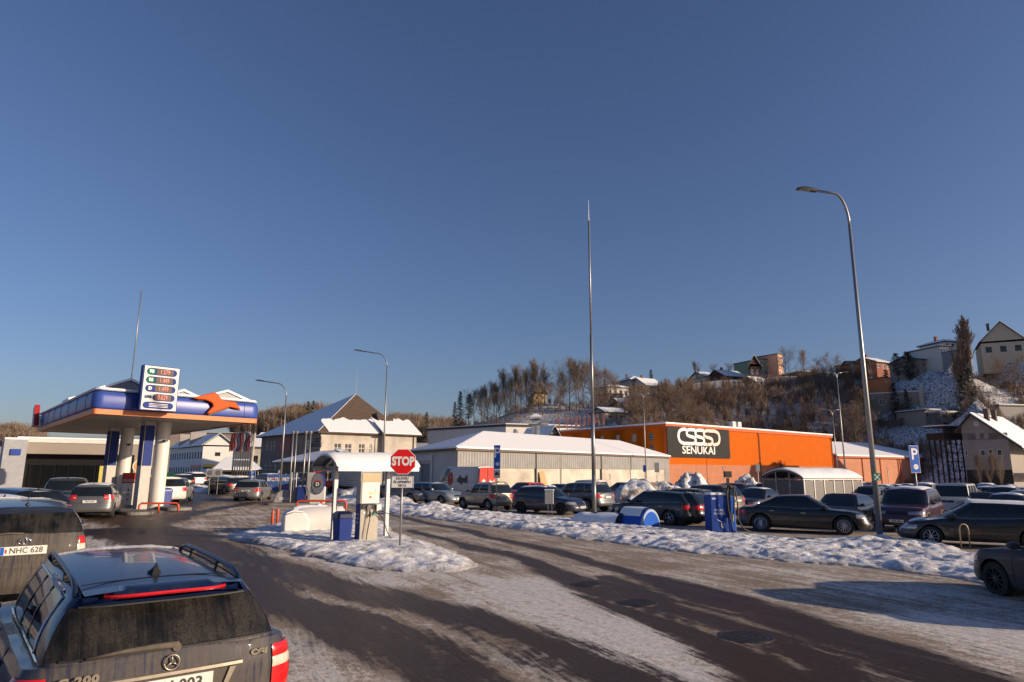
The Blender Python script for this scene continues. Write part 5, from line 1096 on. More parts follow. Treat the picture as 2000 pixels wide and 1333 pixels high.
w = MB(); w.tube([(.34,-.06,1.1),(.40,-.15,.98),(.40,-.15,.86)], [.03,.04,.025], 8); w.build('nozzle', mat('brass', (.3,.28,.2), .4, .6), o)
w = MB(); w.tube([(.62,-.06,1.0),(.50,-.15,.96),(.46,-.16,.90)], [.03,.035,.02], 8); w.build('nozzle', mat('teal_nozzle', (.03,.22,.24), .4), o)
for k in range(3): w = MB(); w.box(-.018,-.0125,.08,.40,.92-k*.13,.98-k*.13); w.build('marking', mat('dull_blue_marking', (.10,.14,.32), .5), o)
o = bin_(667, 1066, .48, .60, 1.0, 58, NAVY, mat('navy_bin_lid', (.010,.014,.06), .4), 'dark blue litter bin standing between the white tank and the gas dispenser', z=.0)
# white tanks
WT = mat('white_tank_paint', (.70,.68,.66), .4, var=.06, scale=1.5)
q = gp(610, 1040); o = thing('gas_tank', 'white horizontal gas tank half buried in snow under the shelter', 'gas tank', q, az_rz(70)); o.scale = (.86,.85,.84); w = MB()
w.lathe([(.02,-.95),(.30,-.9),(.48,-.72),(.56,-.45),(.58,0),(.58,.6),(.56,1.0),(.46,1.25),(.2,1.4),(.02,1.42)], 28, (0,0,.52), 'X'); w.build('shell', WT, o, smooth=True)
w = MB(); w.box(-.5,-.4,-.35,.35,0,.2); w.box(.7,.8,-.35,.35,0,.2); w.build('saddle', GALV, o); w = MB(); w.lathe([(.1,1.05),(.1,1.18),(.06,1.2)], 12, (.2,0,0)); w.build('valve_cap', WT, o)
w = MB(); vs=[]; 
w.add([(x, .36*math.sin(a)*(1.0 if abs(x)<.9 else .7), .52+.58*math.cos(a)*1.0*(1 if abs(x)<.7 else .86)+.05*math.cos(a*1.5)) for x in np.linspace(-.8,1.2,9) for a in np.linspace(-1.1,1.1,9)], [(i*9+k,(i+1)*9+k,(i+1)*9+k+1,i*9+k+1) for i in range(8) for k in range(8)]); w.build('snow', SNOW, o, smooth=True)
q = gp(575, 1044); o = thing('meter_hood', 'white metal hood box with sloping top beside the white gas tank', 'hood', q, az_rz(62)); o.scale = (.85,.9,.78); w = MB()
w.prism([(-.5,0),(.5,0),(.5,.62),(.3,.95),(-.15,.98),(-.5,.85)], -.35, .35, 'Y'); w.build('hood', WT, o, bevel=.04); w = MB(); w.box(-.52,.52,-.37,.37,-.05,.03); w.build('frame', GALV, o); w = MB(); w.prism([(-.45,.90),(-.15,1.0),(.28,.965),(.2,1.02),(-.15,1.07),(-.4,.97)], -.33,.33,'Y'); w.build('snow', SNOW, o, bevel=.02)
for px, py, lab in ((531, 1030, 'front red bollard at the left tip of the snowy island'), (541, 1026, 'rear red bollard at the left tip of the snowy island')):
    q = gp(px, py); o = thing('bollard', lab, 'bollard', q, 0, 'red bollards on the island tip'); w = MB(); w.lathe([(.052,-.1),(.052,.60),(.04,.64),(.02,.655)], 14); w.build('post', RRED, o, smooth=True); w = MB(); w.lathe([(.09,-.05),(.09,.015),(.055,.02)], 14); w.build('foot', RRED, o)
# far dispenser island
o = curb(585, 987, 1.4, 4.2, 76, 'dark kerbed pump island with the oval diesel sign')
q = gp(619, 988); o = thing('diesel_pump', 'white pump pillar with an oval grey sign lettered D', 'fuel pump', q, az_rz(84)); w = MB(); w.box(-.45,.45,-.15,.25,.1,1.15); w.build('cabinet', mat('white_enamel', (.72,.71,.68), .35), o, bevel=.02)
w = MB(); pill(w, -.0, 0.0, 0, 0, 0, 0) if False else None
ov = [(.36*math.cos(a), 1.35+.62*math.sin(a)*(1 if abs(math.sin(a))<.99 else 1)) for a in np.linspace(0, 2*math.pi, 28, endpoint=False)]
w.prism([(x*1.12, 1.35+(z-1.35)*1.07) for x, z in ov][::-1], -.20, .18, 'Y'); w = MB(); w.prism([(x*1.12, 1.35+(z-1.35)*1.07) for x, z in ov][::-1], -.20, .18, 'Y'); so_ = w.build('oval_sign', NAVY, o, bevel=.01); w = MB(); w.prism(ov[::-1], -.23, -.202, 'Y'); w.build('oval_face', mat('grey_oval', (.16,.17,.20), .4), so_)
w = MB(); w.lathe([(.20,-.235),(.20,-.25)], 20, (0,0,1.3), 'Y'); w.build('letter_disc', mat('grade_black', (.03,.03,.04), .4), so_); text_mesh('D', .30, LETW, so_, (0,-.256,1.3), UPR, bold=.01); w = MB(); w.box(-.26,.26,-.24,-.231,1.50,1.55); w.build('red_line', RED, so_)
q = gp(590, 985); o = thing('fuel_pump', 'dark dispenser in a steel frame on the far pump island', 'fuel pump', q, az_rz(76)); w = MB(); w.box(-.35,.15,-.2,.3,.12,1.1); w.build('cabinet', NAVY, o, bevel=.03)
w = MB(); w.tube([(-.75,0,.12),(-.75,0,2.0),(.5,0,2.0),(.5,0,.12)], .045, 8); w.tube([(-.45,0,.12),(-.45,0,2.0)], .03, 6); w.build('frame', GALV, o); w = MB(); w.box(.22,.7,-.2,.3,.12,2.0); w.build('service_box', mat('grey_enamel2', (.32,.31,.30), .5), o, bevel=.02); w = MB(); w.tube([(.1,-.2,1.0),(.2,-.3,1.3),(.35,-.3,.7),(.3,-.2,.3)], .025, 6); w.build('hose', DARK, o)
q = gp(560, 984); o = thing('grit_box', 'grey sloped lid grit box on the left end of the far pump island', 'grit box', q, az_rz(76)); w = MB(); w.prism([(-.85,0),(.6,0),(.6,.85),(-.35,.85),(-.6,.7)], -.4, .4, 'Y'); w.build('body', mat('grey_grp', (.33,.33,.33), .6), o, bevel=.04); w = MB(); w.box(-.5,.3,-.43,-.401,.25,.42); w.build('panel', mat('light_panel', (.5,.5,.48), .6), o)
q = gp(603, 982); o = thing('fire_extinguisher', 'red fire extinguisher hanging left of the oval pump sign', 'extinguisher', q+Vector((0,0,.45))); w = MB(); w.lathe([(.09,0),(.10,.04),(.10,.6),(.06,.7),(.03,.75)], 14); w.build('bottle', RED, o, smooth=True); w = MB(); w.box(-.03,.08,-.02,.02,.75,.80); w.tube([(0,0,.72),(.1,0,.65),(.12,0,.3)], .015, 5); w.build('hose', DARK, o)
hoop_rail(627, 999, 84, 2.6, .55, RRED, 'orange red guard rail in front of the oval pump sign', 3, r=.06)
# ---------------------------------------------------------------- traffic signs
def sign_post(q, h_, r=.03, name='post'): w = MB(); w.tube([(0,0,-.05),(0,0,h_)], r, 10); return w
q = gp(770, 1076); o = thing('stop_sign', 'red octagonal stop sign with a white text plate on two steel posts', 'traffic sign', q, R(4)); D_ = q.y; s_ = 1300/D_*1.0
zc = hgt(781, 902, D_) - q.z; R_ = .39
FACE = mat('sign_red', (.70,.012,.018), .55, var=.04, spec=.25); SWH = mat('sign_white', (.80,.78,.74), .35, var=.03); SBK = mat('sign_black', (.02,.02,.02), .5); SBL = mat('sign_blue', (.010,.10,.50), .6, var=.04, spec=.2); SGR = mat('sign_grey_back', (.33,.33,.33), .5, .4)
oc = lambda r: [(r*math.cos(R(22.5+45*k)), r*math.sin(R(22.5+45*k))) for k in range(8)]
dx = (781-770)/1300*D_
w = MB(); w.prism([(x+dx, z+zc) for x, z in oc(R_)][::-1], -.07, -.05, 'Y'); pl_ = w.build('plate', SWH, o); w = MB(); w.prism([(x+dx, z+zc) for x, z in oc(R_*.955)][::-1], -.075, -.071, 'Y'); w.build('red_field', FACE, pl_)
text_mesh('STOP', .335, SWH, pl_, (dx, -.079, zc), UPR, bold=.016, sx=.80)
w = MB(); w.box(dx-.32, dx+.32, -.07, -.05, zc-R_-.36, zc-R_-.0-.02); tp = w.build('text_plate', SWH, o, bevel=.003); w = MB(); zt = zc-R_-.19
fr = MB()
for a in ((dx-.31,dx+.31,-.074,-.071,zt-.165,zt-.157),(dx-.31,dx+.31,-.074,-.071,zt+.157,zt+.165),(dx-.31,dx-.302,-.074,-.071,zt-.157,zt+.157),(dx+.302,dx+.31,-.074,-.071,zt-.157,zt+.157)): fr.box(*a)
fr.build('border', SBK, tp)
for k, t_ in enumerate(('KELEIVIŲ', 'IŠLAIPINIMO', 'VIETA')): text_mesh(t_, .106, SBK, tp, (dx, -.074, zt+.098-.10*k), UPR, bold=-.001, sx=.86, ext=.002)
w = MB(); w.tube([(dx-.01,-.02,-.1),(dx-.01,-.02,zc-.1)], .032, 12); w.build('post', GALV, o, smooth=True)
w = MB(); w.box(dx-.05,dx+.03,-.05,-.0,zc-.2,zc-.16); w.build('bracket', GALV, o)
def psign(px, py, D, top, bot, wpx, lab, second=None, az=0):
    q = at(px, py, D); q.z = gz(q.x, q.y); o = thing('parking_sign', lab, 'traffic sign', q, R(az)); z1 = hgt(px, top, D)-q.z; z0 = hgt(px, bot, D)-q.z; W_ = wpx*D/1300/max(.3, math.cos(R(az)))
    w = MB(); w.box(-W_/2,W_/2,-.06,-.045,z0,z1); pl = w.build('plate', SWH, o, bevel=.004); w = MB(); w.box(-W_/2*.93,W_/2*.93,-.065,-.061,z0+W_*.035,z1-W_*.035); w.build('blue_field', SBL, pl)
    hh_ = z1-z0; text_mesh('P', hh_*.58, SWH, pl, (0,-.069,z1-hh_*.33), UPR, bold=.012)
    w = MB(); w.lathe([(W_*.25,-.066),(W_*.25,-.071)], 18, (0.02,0,z0+hh_*.22), 'Y'); w.build('clock_disc', SWH, pl); w = MB(); w.box(-.02,.06,-.075,-.072,z0+hh_*.2,z0+hh_*.24); w.build('clock_hands', mat('brown_mark', (.35,.25,.12), .5), pl)
    if second:
        w = MB(); w.box(-W_/2,W_/2,-.06,-.045,z0-hh_*.36,z0-.02); p2 = w.build('sub_plate', mat('grey_plate', (.45,.45,.46), .5), o)
        w = MB(); zc_ = z0-hh_*.20; w.prism([(-W_*.36,zc_-.05),(W_*.36,zc_-.05),(W_*.36,zc_+.02),(W_*.2,zc_+.04),(W_*.12,zc_+.11),(-W_*.15,zc_+.11),(-W_*.22,zc_+.04),(-W_*.36,zc_+.02)][::-1], -.067, -.061, 'Y'); w.build('car_symbol', SBK, p2)
    w = MB(); w.tube([(0,-.01,-.1),(0,-.01,z1-.05)], .03, 10); w.build('post', GALV, o, smooth=True)
    w = MB(); w.box(-.04,.04,-.045,.02,z0+.05,z0+.08); w.build('bracket', GALV, o); return o
psign(970, 1002, 38.0, 870, 917, 12.5, 'blue parking sign with clock disc and car plate in the snow bank', True)
psign(1797, 1010, 31.5, 871, 924, 20, 'large blue parking sign right of the near street lamp', False, az=10)
psign(492, 945, 62, 920, 935, 12, 'small distant blue parking sign beside the silver hatchback', False)
psign(543, 960, 64, 918, 933, 3, 'narrow edge-on blue sign by the blue banner', False)
for px, lab in ((408, 'left one of the two small grey board signs by the kerb'), (424, 'right one of the two small grey board signs by the kerb')):
    q = at(px, 955, 58); q.z = gz(q.x,q.y); o = thing('board_sign', lab, 'traffic sign', q, 0, 'small grey board signs'); z0, z1 = hgt(px,932,58)-q.z, hgt(px,916,58)-q.z
    w = MB(); w.box(-.33,.33,-.05,-.03,z0,z1); pl = w.build('plate', mat('light_grey_plate', (.5,.5,.48), .5), o); w = MB(); w.lathe([(.22,-.052),(.22,-.06)], 18, (0,0,(z0+z1)/2), 'Y'); w.lathe([(.17,-.061),(.17,-.064)], 18, (0,0,(z0+z1)/2), 'Y'); w.build('ring', mat('grey_ring', (.22,.22,.22), .5), pl); w = MB(); w.tube([(0,0,-.1),(0,0,z1)], .035, 8); w.build('post', GALV, o)
def small_sign(px, D, top, bot, wpx, m_, lab, base=950, shape='box', cat='traffic sign'):
    q = at(px, base, D); q.z = gz(q.x,q.y); o = thing('road_sign', lab, cat, q); z1 = hgt(px,top,D)-q.z; z0 = hgt(px,bot,D)-q.z; W_ = wpx*D/1300; w = MB()
    if shape == 'tri':
        w.prism([(-W_/2,z1),(0,z0),(W_/2,z1)], -.06,-.045,'Y'); pl = w.build('plate', FACE, o); w = MB(); w.prism([(-W_*.36,z1-W_*.08),(0,z0+W_*.18),(W_*.36,z1-W_*.08)], -.07,-.061,'Y'); w.build('field', SWH, pl)
    else:
        w.box(-W_/2,W_/2,-.06,-.045,z0,z1); pl = w.build('plate', m_, o); w = MB(); w.box(-W_/2*.8,W_/2*.8,-.065,-.061,z0+(z1-z0)*.1,z0+(z1-z0)*.9); w.build('field', SGR if m_ != SBL else NAVY, pl)
    w = MB(); w.tube([(0,0,-.1),(0,0,z1)], .035, 8); w.build('post', GALV, o); return o
small_sign(1415, 58, 912, 922, 8, None, 'small give way triangle in front of the salmon wall', shape='tri')
small_sign(1737, 72, 914, 921, 6, None, 'tiny give way triangle in front of the salmon depot', shape='tri')
small_sign(1260, 78, 909, 922, 6, SBL, 'small blue notice board on the two armed lamp by the warehouse', cat='notice board')
small_sign(1284, 74, 904, 923, 9, SGR, 'grey back of a sign plate right of the small blue notice board')
small_sign(1482, 66, 906, 921, 8, SGR, 'narrow grey sign plate left of the long trolley shelter')
q = at(1709, 925, 24.0); o = thing('assembly_point_sign', 'small green square assembly point sign on the near street lamp', 'sign', (q.x, q.y-.1, hgt(1709,932,24.2))); w = MB(); w.box(-.13,.13,-.01,.01,-.12,.14); pl = w.build('plate', mat('sign_green', (.01,.18,.11), .4), o)
for a in range(4): w = MB(); c_, s2 = math.cos(R(45+90*a)), math.sin(R(45+90*a)); w.prism([(c_*.15,s2*.15),(c_*.07-s2*.03,s2*.07+c_*.03),(c_*.07+s2*.03,s2*.07-c_*.03)][::-1], -.016,-.011,'Y'); w.build('arrow', LETW, pl)
w = MB(); w.lathe([(.045,-.011),(.045,-.017)], 12, (0,0,0), 'Y'); w.build('centre_mark', LETW, pl)
# meter box on two legs
q = gp(1073, 1011); o = thing('meter_box', 'small grey utility box on two thin legs in the snow bank', 'utility box', q, R(-8)); w = MB(); w.box(-.21,.21,-.14,.14,.66,1.32); w.build('cabinet', mat('light_grey_cabinet', (.42,.41,.38), .5, var=.05), o, bevel=.01); w = MB(); w.box(-.24,.24,-.17,.17,1.325,1.38); w.build('snow', SNOW, o, bevel=.02)
for x in (-.06,.13): w = MB(); w.box(x-.02,x+.02,-.02,.02,-.1,.66); w.build('leg', GALV, o)
# blue vacuum station
q = gp(1408, 1040); o = thing('vacuum_station', 'bright blue coin vacuum cabinet with black hoses at the edge of the parking lot', 'vacuum cleaner', q, az_rz(82))
VB = mat('vivid_blue_enamel', (.012,.10,.50), .35, var=.05); VN = mat('deep_blue_enamel', (.012,.05,.27), .5, var=.1, spec=.25)
w = MB(); w.box(-.52,.20,-.30,.30,.0,1.42); w.build('cabinet', VN, o, bevel=.04); w = MB(); w.box(.21,.53,-.28,.30,0,1.36); w.build('side_cabinet', VB, o, bevel=.03); w = MB(); w.box(-.50,.18,-.29,.29,1.43,1.53); w.build('snow', SNOW, o, bevel=.05)
for k, (t_, s) in enumerate((('i', .26), ('DULKIŲ', .115), ('SIURBLYS', .115))): text_mesh(t_, s, mat('pale_blue_letters', (.45,.5,.65), .5), o, (-.16,-.305,(1.08,.86,.73)[k]), UPR, bold=.002)
w = MB(); ribs = [(-.26,.55),(-.1,.42),(.0,.35)]
w.tube([(-.28,-.31,.50),(-.12,-.31,.42),(-.02,-.31,.22)], .02, 6); w.tube([(-.1,-.31,.44),(-.12,-.31,.25),(-.05,-.31,.18)], .02, 6); w.tube([(-.0,-.31,.42),(.02,-.31,.30)], .014, 6); w.build('pictogram', mat('pale_blue_letters', (.45,.5,.65), .5), o)
w = MB(); w.box(-.44,-.28,-.306,-.301,1.27,1.34); w.build('sticker', mat('pale_blue_letters', (.45,.5,.65)), o)
w = MB(); w.box(.20,.30,-.37,-.30,.6,2.1); w.box(.12,.40,-.40,-.26,2.12,2.36); w.build('hose_post', DARK, o)
for pts in ([(.25,-.40,1.7),(.38,-.42,1.85),(.50,-.42,1.6),(.56,-.42,1.1),(.55,-.42,.5),(.75,-.45,.15),(1.15,-.5,-.02)], [(.22,-.40,1.75),(.12,-.45,1.5),(.14,-.46,.9),(.22,-.44,.5),(.3,-.42,.15),(.42,-.42,.02)], [(.3,-.40,1.7),(.44,-.42,1.7),(.42,-.44,1.2),(.36,-.44,.7)]): w = MB(); w.tube(pts, .028, 8); w.build('hose', DARK, o, smooth=True)
w = MB(); w.tube([(.34,-.44,.72),(.30,-.44,.45)], [.03,.05], 8); w.build('nozzle', mat('yellow_nozzle', (.35,.28,.06), .5), o)
# covered underground tank domes
q = gp(1252, 1030); o = thing('access_dome', 'bright blue half round access hatch capped with snow', 'access hatch', q, az_rz(132)); n = 14
def half(r, x0, x1, w): w.prism([(r*math.cos(a), max(-.2, r*1.02*math.sin(a))) for a in np.linspace(-.2, math.pi+.2, n)], x0, x1, 'X')
w = MB(); half(.72,-.70,.42,w); w.build('shell', VB, o, smooth=True, angle=40); w = MB(); half(.75,.42,.50,w); w.build('rim', mat('pale_blue_rim', (.35,.45,.62), .4), o); w = MB(); half(.64,.501,.515,w); w.build('end_face', VB, o)
w = MB(); vs = [(x, (.72+t)*math.cos(a), (.735+t)*math.sin(a)) for x in np.linspace(-.74,.30,9) for a, t in [(aa, .10*math.sin((aa-.75)/(math.pi-1.5)*math.pi)*(1-.5*abs(x+.2)**3)) for aa in np.linspace(.95, math.pi-.30, 11)]]; w.add(vs, [(i*11+k,(i+1)*11+k,(i+1)*11+k+1,i*11+k+1) for i in range(8) for k in range(10)]); w.build('snow', SNOW, o, smooth=True)
q = gp(1178, 1027); o = thing('buried_drum', 'dark ended drum lying under a smooth pillow of snow', 'drum', q, az_rz(125)); w = MB(); w.lathe([(.02,.78),(.30,.78),(.34,.70),(.34,-.6)], 20, (.2,0,.22), 'X'); w.build('drum', mat('dark_navy_drum', (.012,.016,.04), .5), o, smooth=True, angle=50)
w = MB(); vs = [(x, .66*math.cos(a)*(1-.25*abs(x/1.3)**4), .56*math.sin(a)*(1-.30*abs((x+.1)/1.3)**4)*(.9+.2*float(vnoise(x*2+9, math.cos(a)*2, 8)))) for x in np.linspace(-1.3,.86,12) for a in np.linspace(-.15, math.pi+.15, 12)]; w.add(vs, [(i*12+k,(i+1)*12+k,(i+1)*12+k+1,i*12+k+1) for i in range(11) for k in range(11)]); w.add([vs[k] for k in range(12)], [tuple(range(12))]); w.build('snow', SNOW, o, smooth=True, angle=60)
# steel hoop
q = gp(1887, 1074); o = thing('parking_hoop', 'small brown steel hoop in the snow beside the black estate car', 'hoop barrier', q, R(4)); w = MB(); w.tube([(-.15,0,-.1),(-.15,0,.62),(-.12,0,.72),(-.05,0,.78),(.05,0,.78),(.12,0,.72),(.15,0,.62),(.15,0,-.1)], .022, 10); w.build('hoop', mat('brown_galv', (.30,.22,.13), .45, .4), o, smooth=True); w = MB(); w.lathe([(.05,-.05),(.05,.01)], 10, (-.15,0,0)); w.lathe([(.05,-.05),(.05,.01)], 10, (.15,0,0)); w.build('feet', DARK, o)
# manhole covers
MH = mat('cast_iron', (.045,.035,.03), .5, .4, .3, 8)
for px, py, r_, lab in ((1457, 1247, .33, 'round iron manhole cover in the wet road, lower right'), (1245, 1180, .30, 'round iron manhole cover in the wet tracks right of centre'), (1145, 1143, .28, 'faint round manhole cover above the tracks right of centre')):
    q = gp(px, py); q.z += .024; o = thing('manhole_cover', lab, 'manhole cover', q, 0, 'manhole covers in the road'); w = MB(); w.lathe([(r_+.05,-.01),(r_+.05,.004),(r_+.012,.006),(r_+.012,-.01)], 32); w.build('frame_ring', MH, o)
    w = MB(); w.lathe([(r_,-.01),(r_,.005)], 32)
    for k in range(3):
        r2 = r_*(.3+.25*k)
        for j in range(8*(k+1)): a = 2*math.pi*j/(8*(k+1)); w.box(r2*math.cos(a)-.022, r2*math.cos(a)+.022, r2*math.sin(a)-.022, r2*math.sin(a)+.022, .0055, .011)
    w.build('lid', MH, o)
# flags
GF = 'flag poles in front of the white row'
FC = [(.20,.03,.03),(.25,.05,.04),(.28,.20,.18),(.05,.06,.12),(.22,.04,.04),(.3,.26,.24),(.05,.05,.1),(.16,.04,.05)]
WHERE = ['leftmost', 'second from left', 'third from left', 'fourth from left', 'fifth from left', 'sixth from left', 'seventh from left', 'rightmost']
CN = ['dark red', 'rusty red', 'washed pink', 'navy', 'wine red', 'pale grey', 'dark blue', 'maroon']
for k in range(8):
    px = 452 + k*4.9; D = 92 - k*1.0; q = at(px, 935, D); q.z = gz(q.x,q.y); t = at(px+2, 843-k*.4, D); zt = t.z - q.z
    o = thing('flag_pole', f'{WHERE[k]} dark flag pole of the row with a hanging {CN[k]} flag', 'flag pole', q, 0, GF); w = MB(); w.tube([(0,0,0),(0,0,zt)], [.09,.04], 8); w.build('pole', mat('dark_pole', (.05,.05,.05), .5), o)
    w = MB(); n = 9; vs = []
    for i in range(n):
        z = zt-.1-2.4*i/(n-1); wv = .12*math.sin(i*1.1+k)
        for j in range(4): vs.append((-.06-.16*j-.02*i+wv*.3, .06*math.sin(j*2.2+i*.8+k), z-.10*j))
    w.add(vs, [(i*4+j,i*4+j+1,(i+1)*4+j+1,(i+1)*4+j) for i in range(n-1) for j in range(3)]); fl = w.build('flag', mat(f'flag_cloth_{CN[k]}', FC[k], .8, var=.2), o, smooth=True); sm_ = fl.modifiers.new('thickness','SOLIDIFY'); sm_.thickness = .01
q = at(468, 935, 90); q.z = gz(q.x,q.y); o = thing('hoarding', 'dark grey hoarding boards behind the flag poles', 'hoarding', q, az_rz(80)); z0,z1 = hgt(468,912,90)-q.z, hgt(468,876,90)-q.z
GH = mat('dark_hoarding', (.10,.11,.14), .7); w = MB(); w.box(-1.1,1.2,-.05,.05,z0+1.0,z1); w.build('board', GH, o); w = MB(); w.box(-1.1,1.2,-.05,.05,z0,z0+.85); w.build('board', GH, o)
for x in (-1,1.1): w = MB(); w.box(x-.06,x+.06,.06,.16,0,z1); w.build('leg', DARK, o)
q = at(487, 940, 84); q.z = gz(q.x,q.y); o = thing('floodlight_pole', 'pale concrete pole with two floodlights beside the flag poles', 'floodlight', q); zt = hgt(490,846,84)-q.z; w = MB(); w.tube([(0,0,0),(.25,0,zt)], [.2,.12], 8); w.build('pole', mat('pale_concrete', (.42,.38,.33), .8), o)
w = MB(); w.box(-.35,.0,-.2,.1,zt-.35,zt-.1); w.build('floodlight', SGR, o); w = MB(); w.box(-.6,-.3,-.2,.1,zt-.1,zt+.15); w.build('floodlight', SGR, o)
# blue banner BALTIC PETROLEUM
g_ = at(530, 960, 66); g_.z = gz(g_.x,g_.y); o = thing('banner_fence', 'blue fence banner lettered BALTIC PETROLEUM behind the far pump island', 'banner', g_, az_rz(78)); Lb = on_line(g_, 78, 585); z1 = hgt(530,934,66)-g_.z; BBL = mat('faded_blue_banner', (.045,.10,.30), .6, var=.1)
w = MB(); w.box(-.5,Lb,-.03,.03,.1,z1+.35); bn = w.build('banner', BBL, o); text_mesh('BALTIC PETROLEUM', .46, LETW, bn, (Lb*.55,-.04,z1-.15), UPR, bold=.012, sx=.86)
w = MB(); w.box(-.1,.35,-.045,-.031,z1-.2,z1-.1); w.build('orange_mark', EM, bn); 
for k in range(3): w = MB(); w.box(.8,2.6-.2*k,-.045,-.031,z1-.75-.22*k,z1-.68-.22*k); w.build('small_print', mat('faint_red_print', (.35,.15,.2), .6), bn)
for x in (-.4, Lb*.5, Lb-.1): w = MB(); w.tube([(x,.06,0),(x,.06,z1+.4)], .04, 6); w.build('post', GALV, o)
# box truck and yellow body, red machine
q = at(703, 975, 58); q.z = gz(q.x,q.y)
o = thing('box_truck', 'white box truck with ribbed side and a cream rear canvas', 'truck', q, az_rz(58)); TW = ribbed('truck_ribbed_side', (.50,.49,.46), .18, .5, depth=.5, axis='Z'); zt = hgt(703,920,58)-q.z
Lr = on_line(q, 58, 748); Ll = on_line(q, -32, 650)
w = MB(); w.box(0,Lr,0,Ll,.75,zt); w.build('cargo_box', TW, o, bevel=.03); w = MB(); w.box(.15,Lr-.15,-.03,-.002,.8,zt-.25); w.build('rear_canvas', mat('cream_canvas', (.62,.48,.30), .8, var=.15, stretch=(4,1,.3)), o)
w = MB(); w.box(.2,Lr-.2,.3,Ll+1.2,.5,.75); w.build('chassis', DARK, o); w = MB(); w.box(.1,Lr-.1,Ll+.1,Ll+1.7,.6,2.3); w.build('cab', mat('white_enamel', (.72,.71,.68)), o, bevel=.12)
w = MB(); w.box(.25,Lr-.25,Ll+1.68,Ll+1.72,1.4,2.1); w.build('windscreen', GLASS, o); w = MB(); w.box(.06,.12,Ll+.5,Ll+1.4,1.4,2.05); w.build('side_window', GLASS, o)
w = MB(); w.box(-.2,-.05,Ll+1.3,Ll+1.45,1.4,1.9); w.build('mirror', DARK, o)
for x in (.25, Lr-.25):
    for y in (.9, Ll+.9): w = MB(); w.lathe([(.2,-.13),(.44,-.13),(.46,0),(.44,.13),(.2,.13)], 20, (x,y,.46), 'X'); w.build('wheel', mat('tyre_rubber', (.02,.02,.02), .85), o, smooth=True, angle=40)
q = at(630, 965, 64); q.z = gz(q.x,q.y); o = thing('road_machine', 'orange red wheeled machine with railings left of the white box truck', 'machine', q, az_rz(70)); w = MB(); w.box(-.9,1.2,-.5,.5,.5,1.15); w.build('body', RRED, o, bevel=.05)
w = MB(); [w.tube(P, .05, 6) for P in ([(-.9,-.5,1.1),(-.9,-.5,3.0)], [(-.4,-.5,1.1),(-.4,-.5,1.7),(.5,-.5,1.7),(.5,-.5,1.1)], [(-.9,-.5,1.9),(.4,-.5,2.2)])]; w.build('railing', RED, o)
for x in (-.6,.8):
    for y in (-.5,.5): w = MB(); w.lathe([(.1,-.1),(.33,-.1),(.35,0),(.33,.1),(.1,.1)], 18, (x,y,.35), 'Y'); w.build('wheel', mat('tyre_rubber', (.02,.02,.02)), o, smooth=True, angle=40)
# ---------------------------------------------------------------- vehicles
def paint(name, col, rough=0.30, metal=0.2, dirt=0.5, dcol=(0.13,0.115,0.10), top=0.75):
    """car paint with clear coat; dried road salt and mud, thickest near the sills"""
    key = 'paint_' + name
    if key in MATS: return MATS[key]
    m, nt, b = _nt(key); tc = N(nt, 'ShaderNodeTexCoord'); sep = N(nt, 'ShaderNodeSeparateXYZ'); L(nt, tc.outputs['Object'], sep.inputs[0])
    n1 = N(nt, 'ShaderNodeTexNoise'); n1.inputs['Scale'].default_value = 3.2; n1.inputs['Detail'].default_value = 8; n1.inputs['Roughness'].default_value = .7; L(nt, tc.outputs['Object'], n1.inputs[0])
    mp = N(nt, 'ShaderNodeMapping'); mp.inputs['Scale'].default_value = (14, 14, 1.5); L(nt, tc.outputs['Object'], mp.inputs[0]); n2 = N(nt, 'ShaderNodeTexNoise'); n2.inputs['Scale'].default_value = 1; n2.inputs['Detail'].default_value = 5; L(nt, mp.outputs[0], n2.inputs[0])
    mr = N(nt, 'ShaderNodeMapRange'); mr.inputs['From Min'].default_value = top; mr.inputs['From Max'].default_value = 0.15; L(nt, sep.outputs[2], mr.inputs['Value'])
    a = N(nt, 'ShaderNodeMath'); a.operation = 'MULTIPLY_ADD'; L(nt, n1.outputs[0], a.inputs[0]); a.inputs[1].default_value = 1.1; L(nt, mr.outputs[0], a.inputs[2])
    a2 = N(nt, 'ShaderNodeMath'); a2.operation = 'MULTIPLY_ADD'; L(nt, n2.outputs[0], a2.inputs[0]); a2.inputs[1].default_value = .5; L(nt, a.outputs[0], a2.inputs[2])
    s = N(nt, 'ShaderNodeMapRange'); s.inputs['From Min'].default_value = .65; s.inputs['From Max'].default_value = 1.9; s.inputs['To Max'].default_value = dirt; L(nt, a2.outputs[0], s.inputs['Value'])
    mx = N(nt, 'ShaderNodeMix'); mx.data_type = 'RGBA'; L(nt, s.outputs[0], mx.inputs[0]); mx.inputs[6].default_value = (*col, 1); mx.inputs[7].default_value = (*dcol, 1); L(nt, mx.outputs[2], b.inputs['Base Color'])
    r = N(nt, 'ShaderNodeMapRange'); L(nt, s.outputs[0], r.inputs['Value']); r.inputs['To Min'].default_value = rough; r.inputs['To Max'].default_value = .85; L(nt, r.outputs[0], b.inputs['Roughness'])
    b.inputs['Metallic'].default_value = metal; cw = N(nt, 'ShaderNodeMapRange'); L(nt, s.outputs[0], cw.inputs['Value']); cw.inputs['To Min'].default_value = .9; cw.inputs['To Max'].default_value = 0; cw.inputs['From Max'].default_value = .6; L(nt, cw.outputs[0], b.inputs['Coat Weight']); b.inputs['Coat Roughness'].default_value = .05
    MATS[key] = m; return m
TYRE = mat('tyre_rubber', (.02,.02,.02), .85, var=.3); RIM = mat('alloy_rim', (.45,.45,.46), .32, .8, .15); RIMD = mat('dark_wheel', (.06,.06,.06), .5, .4)
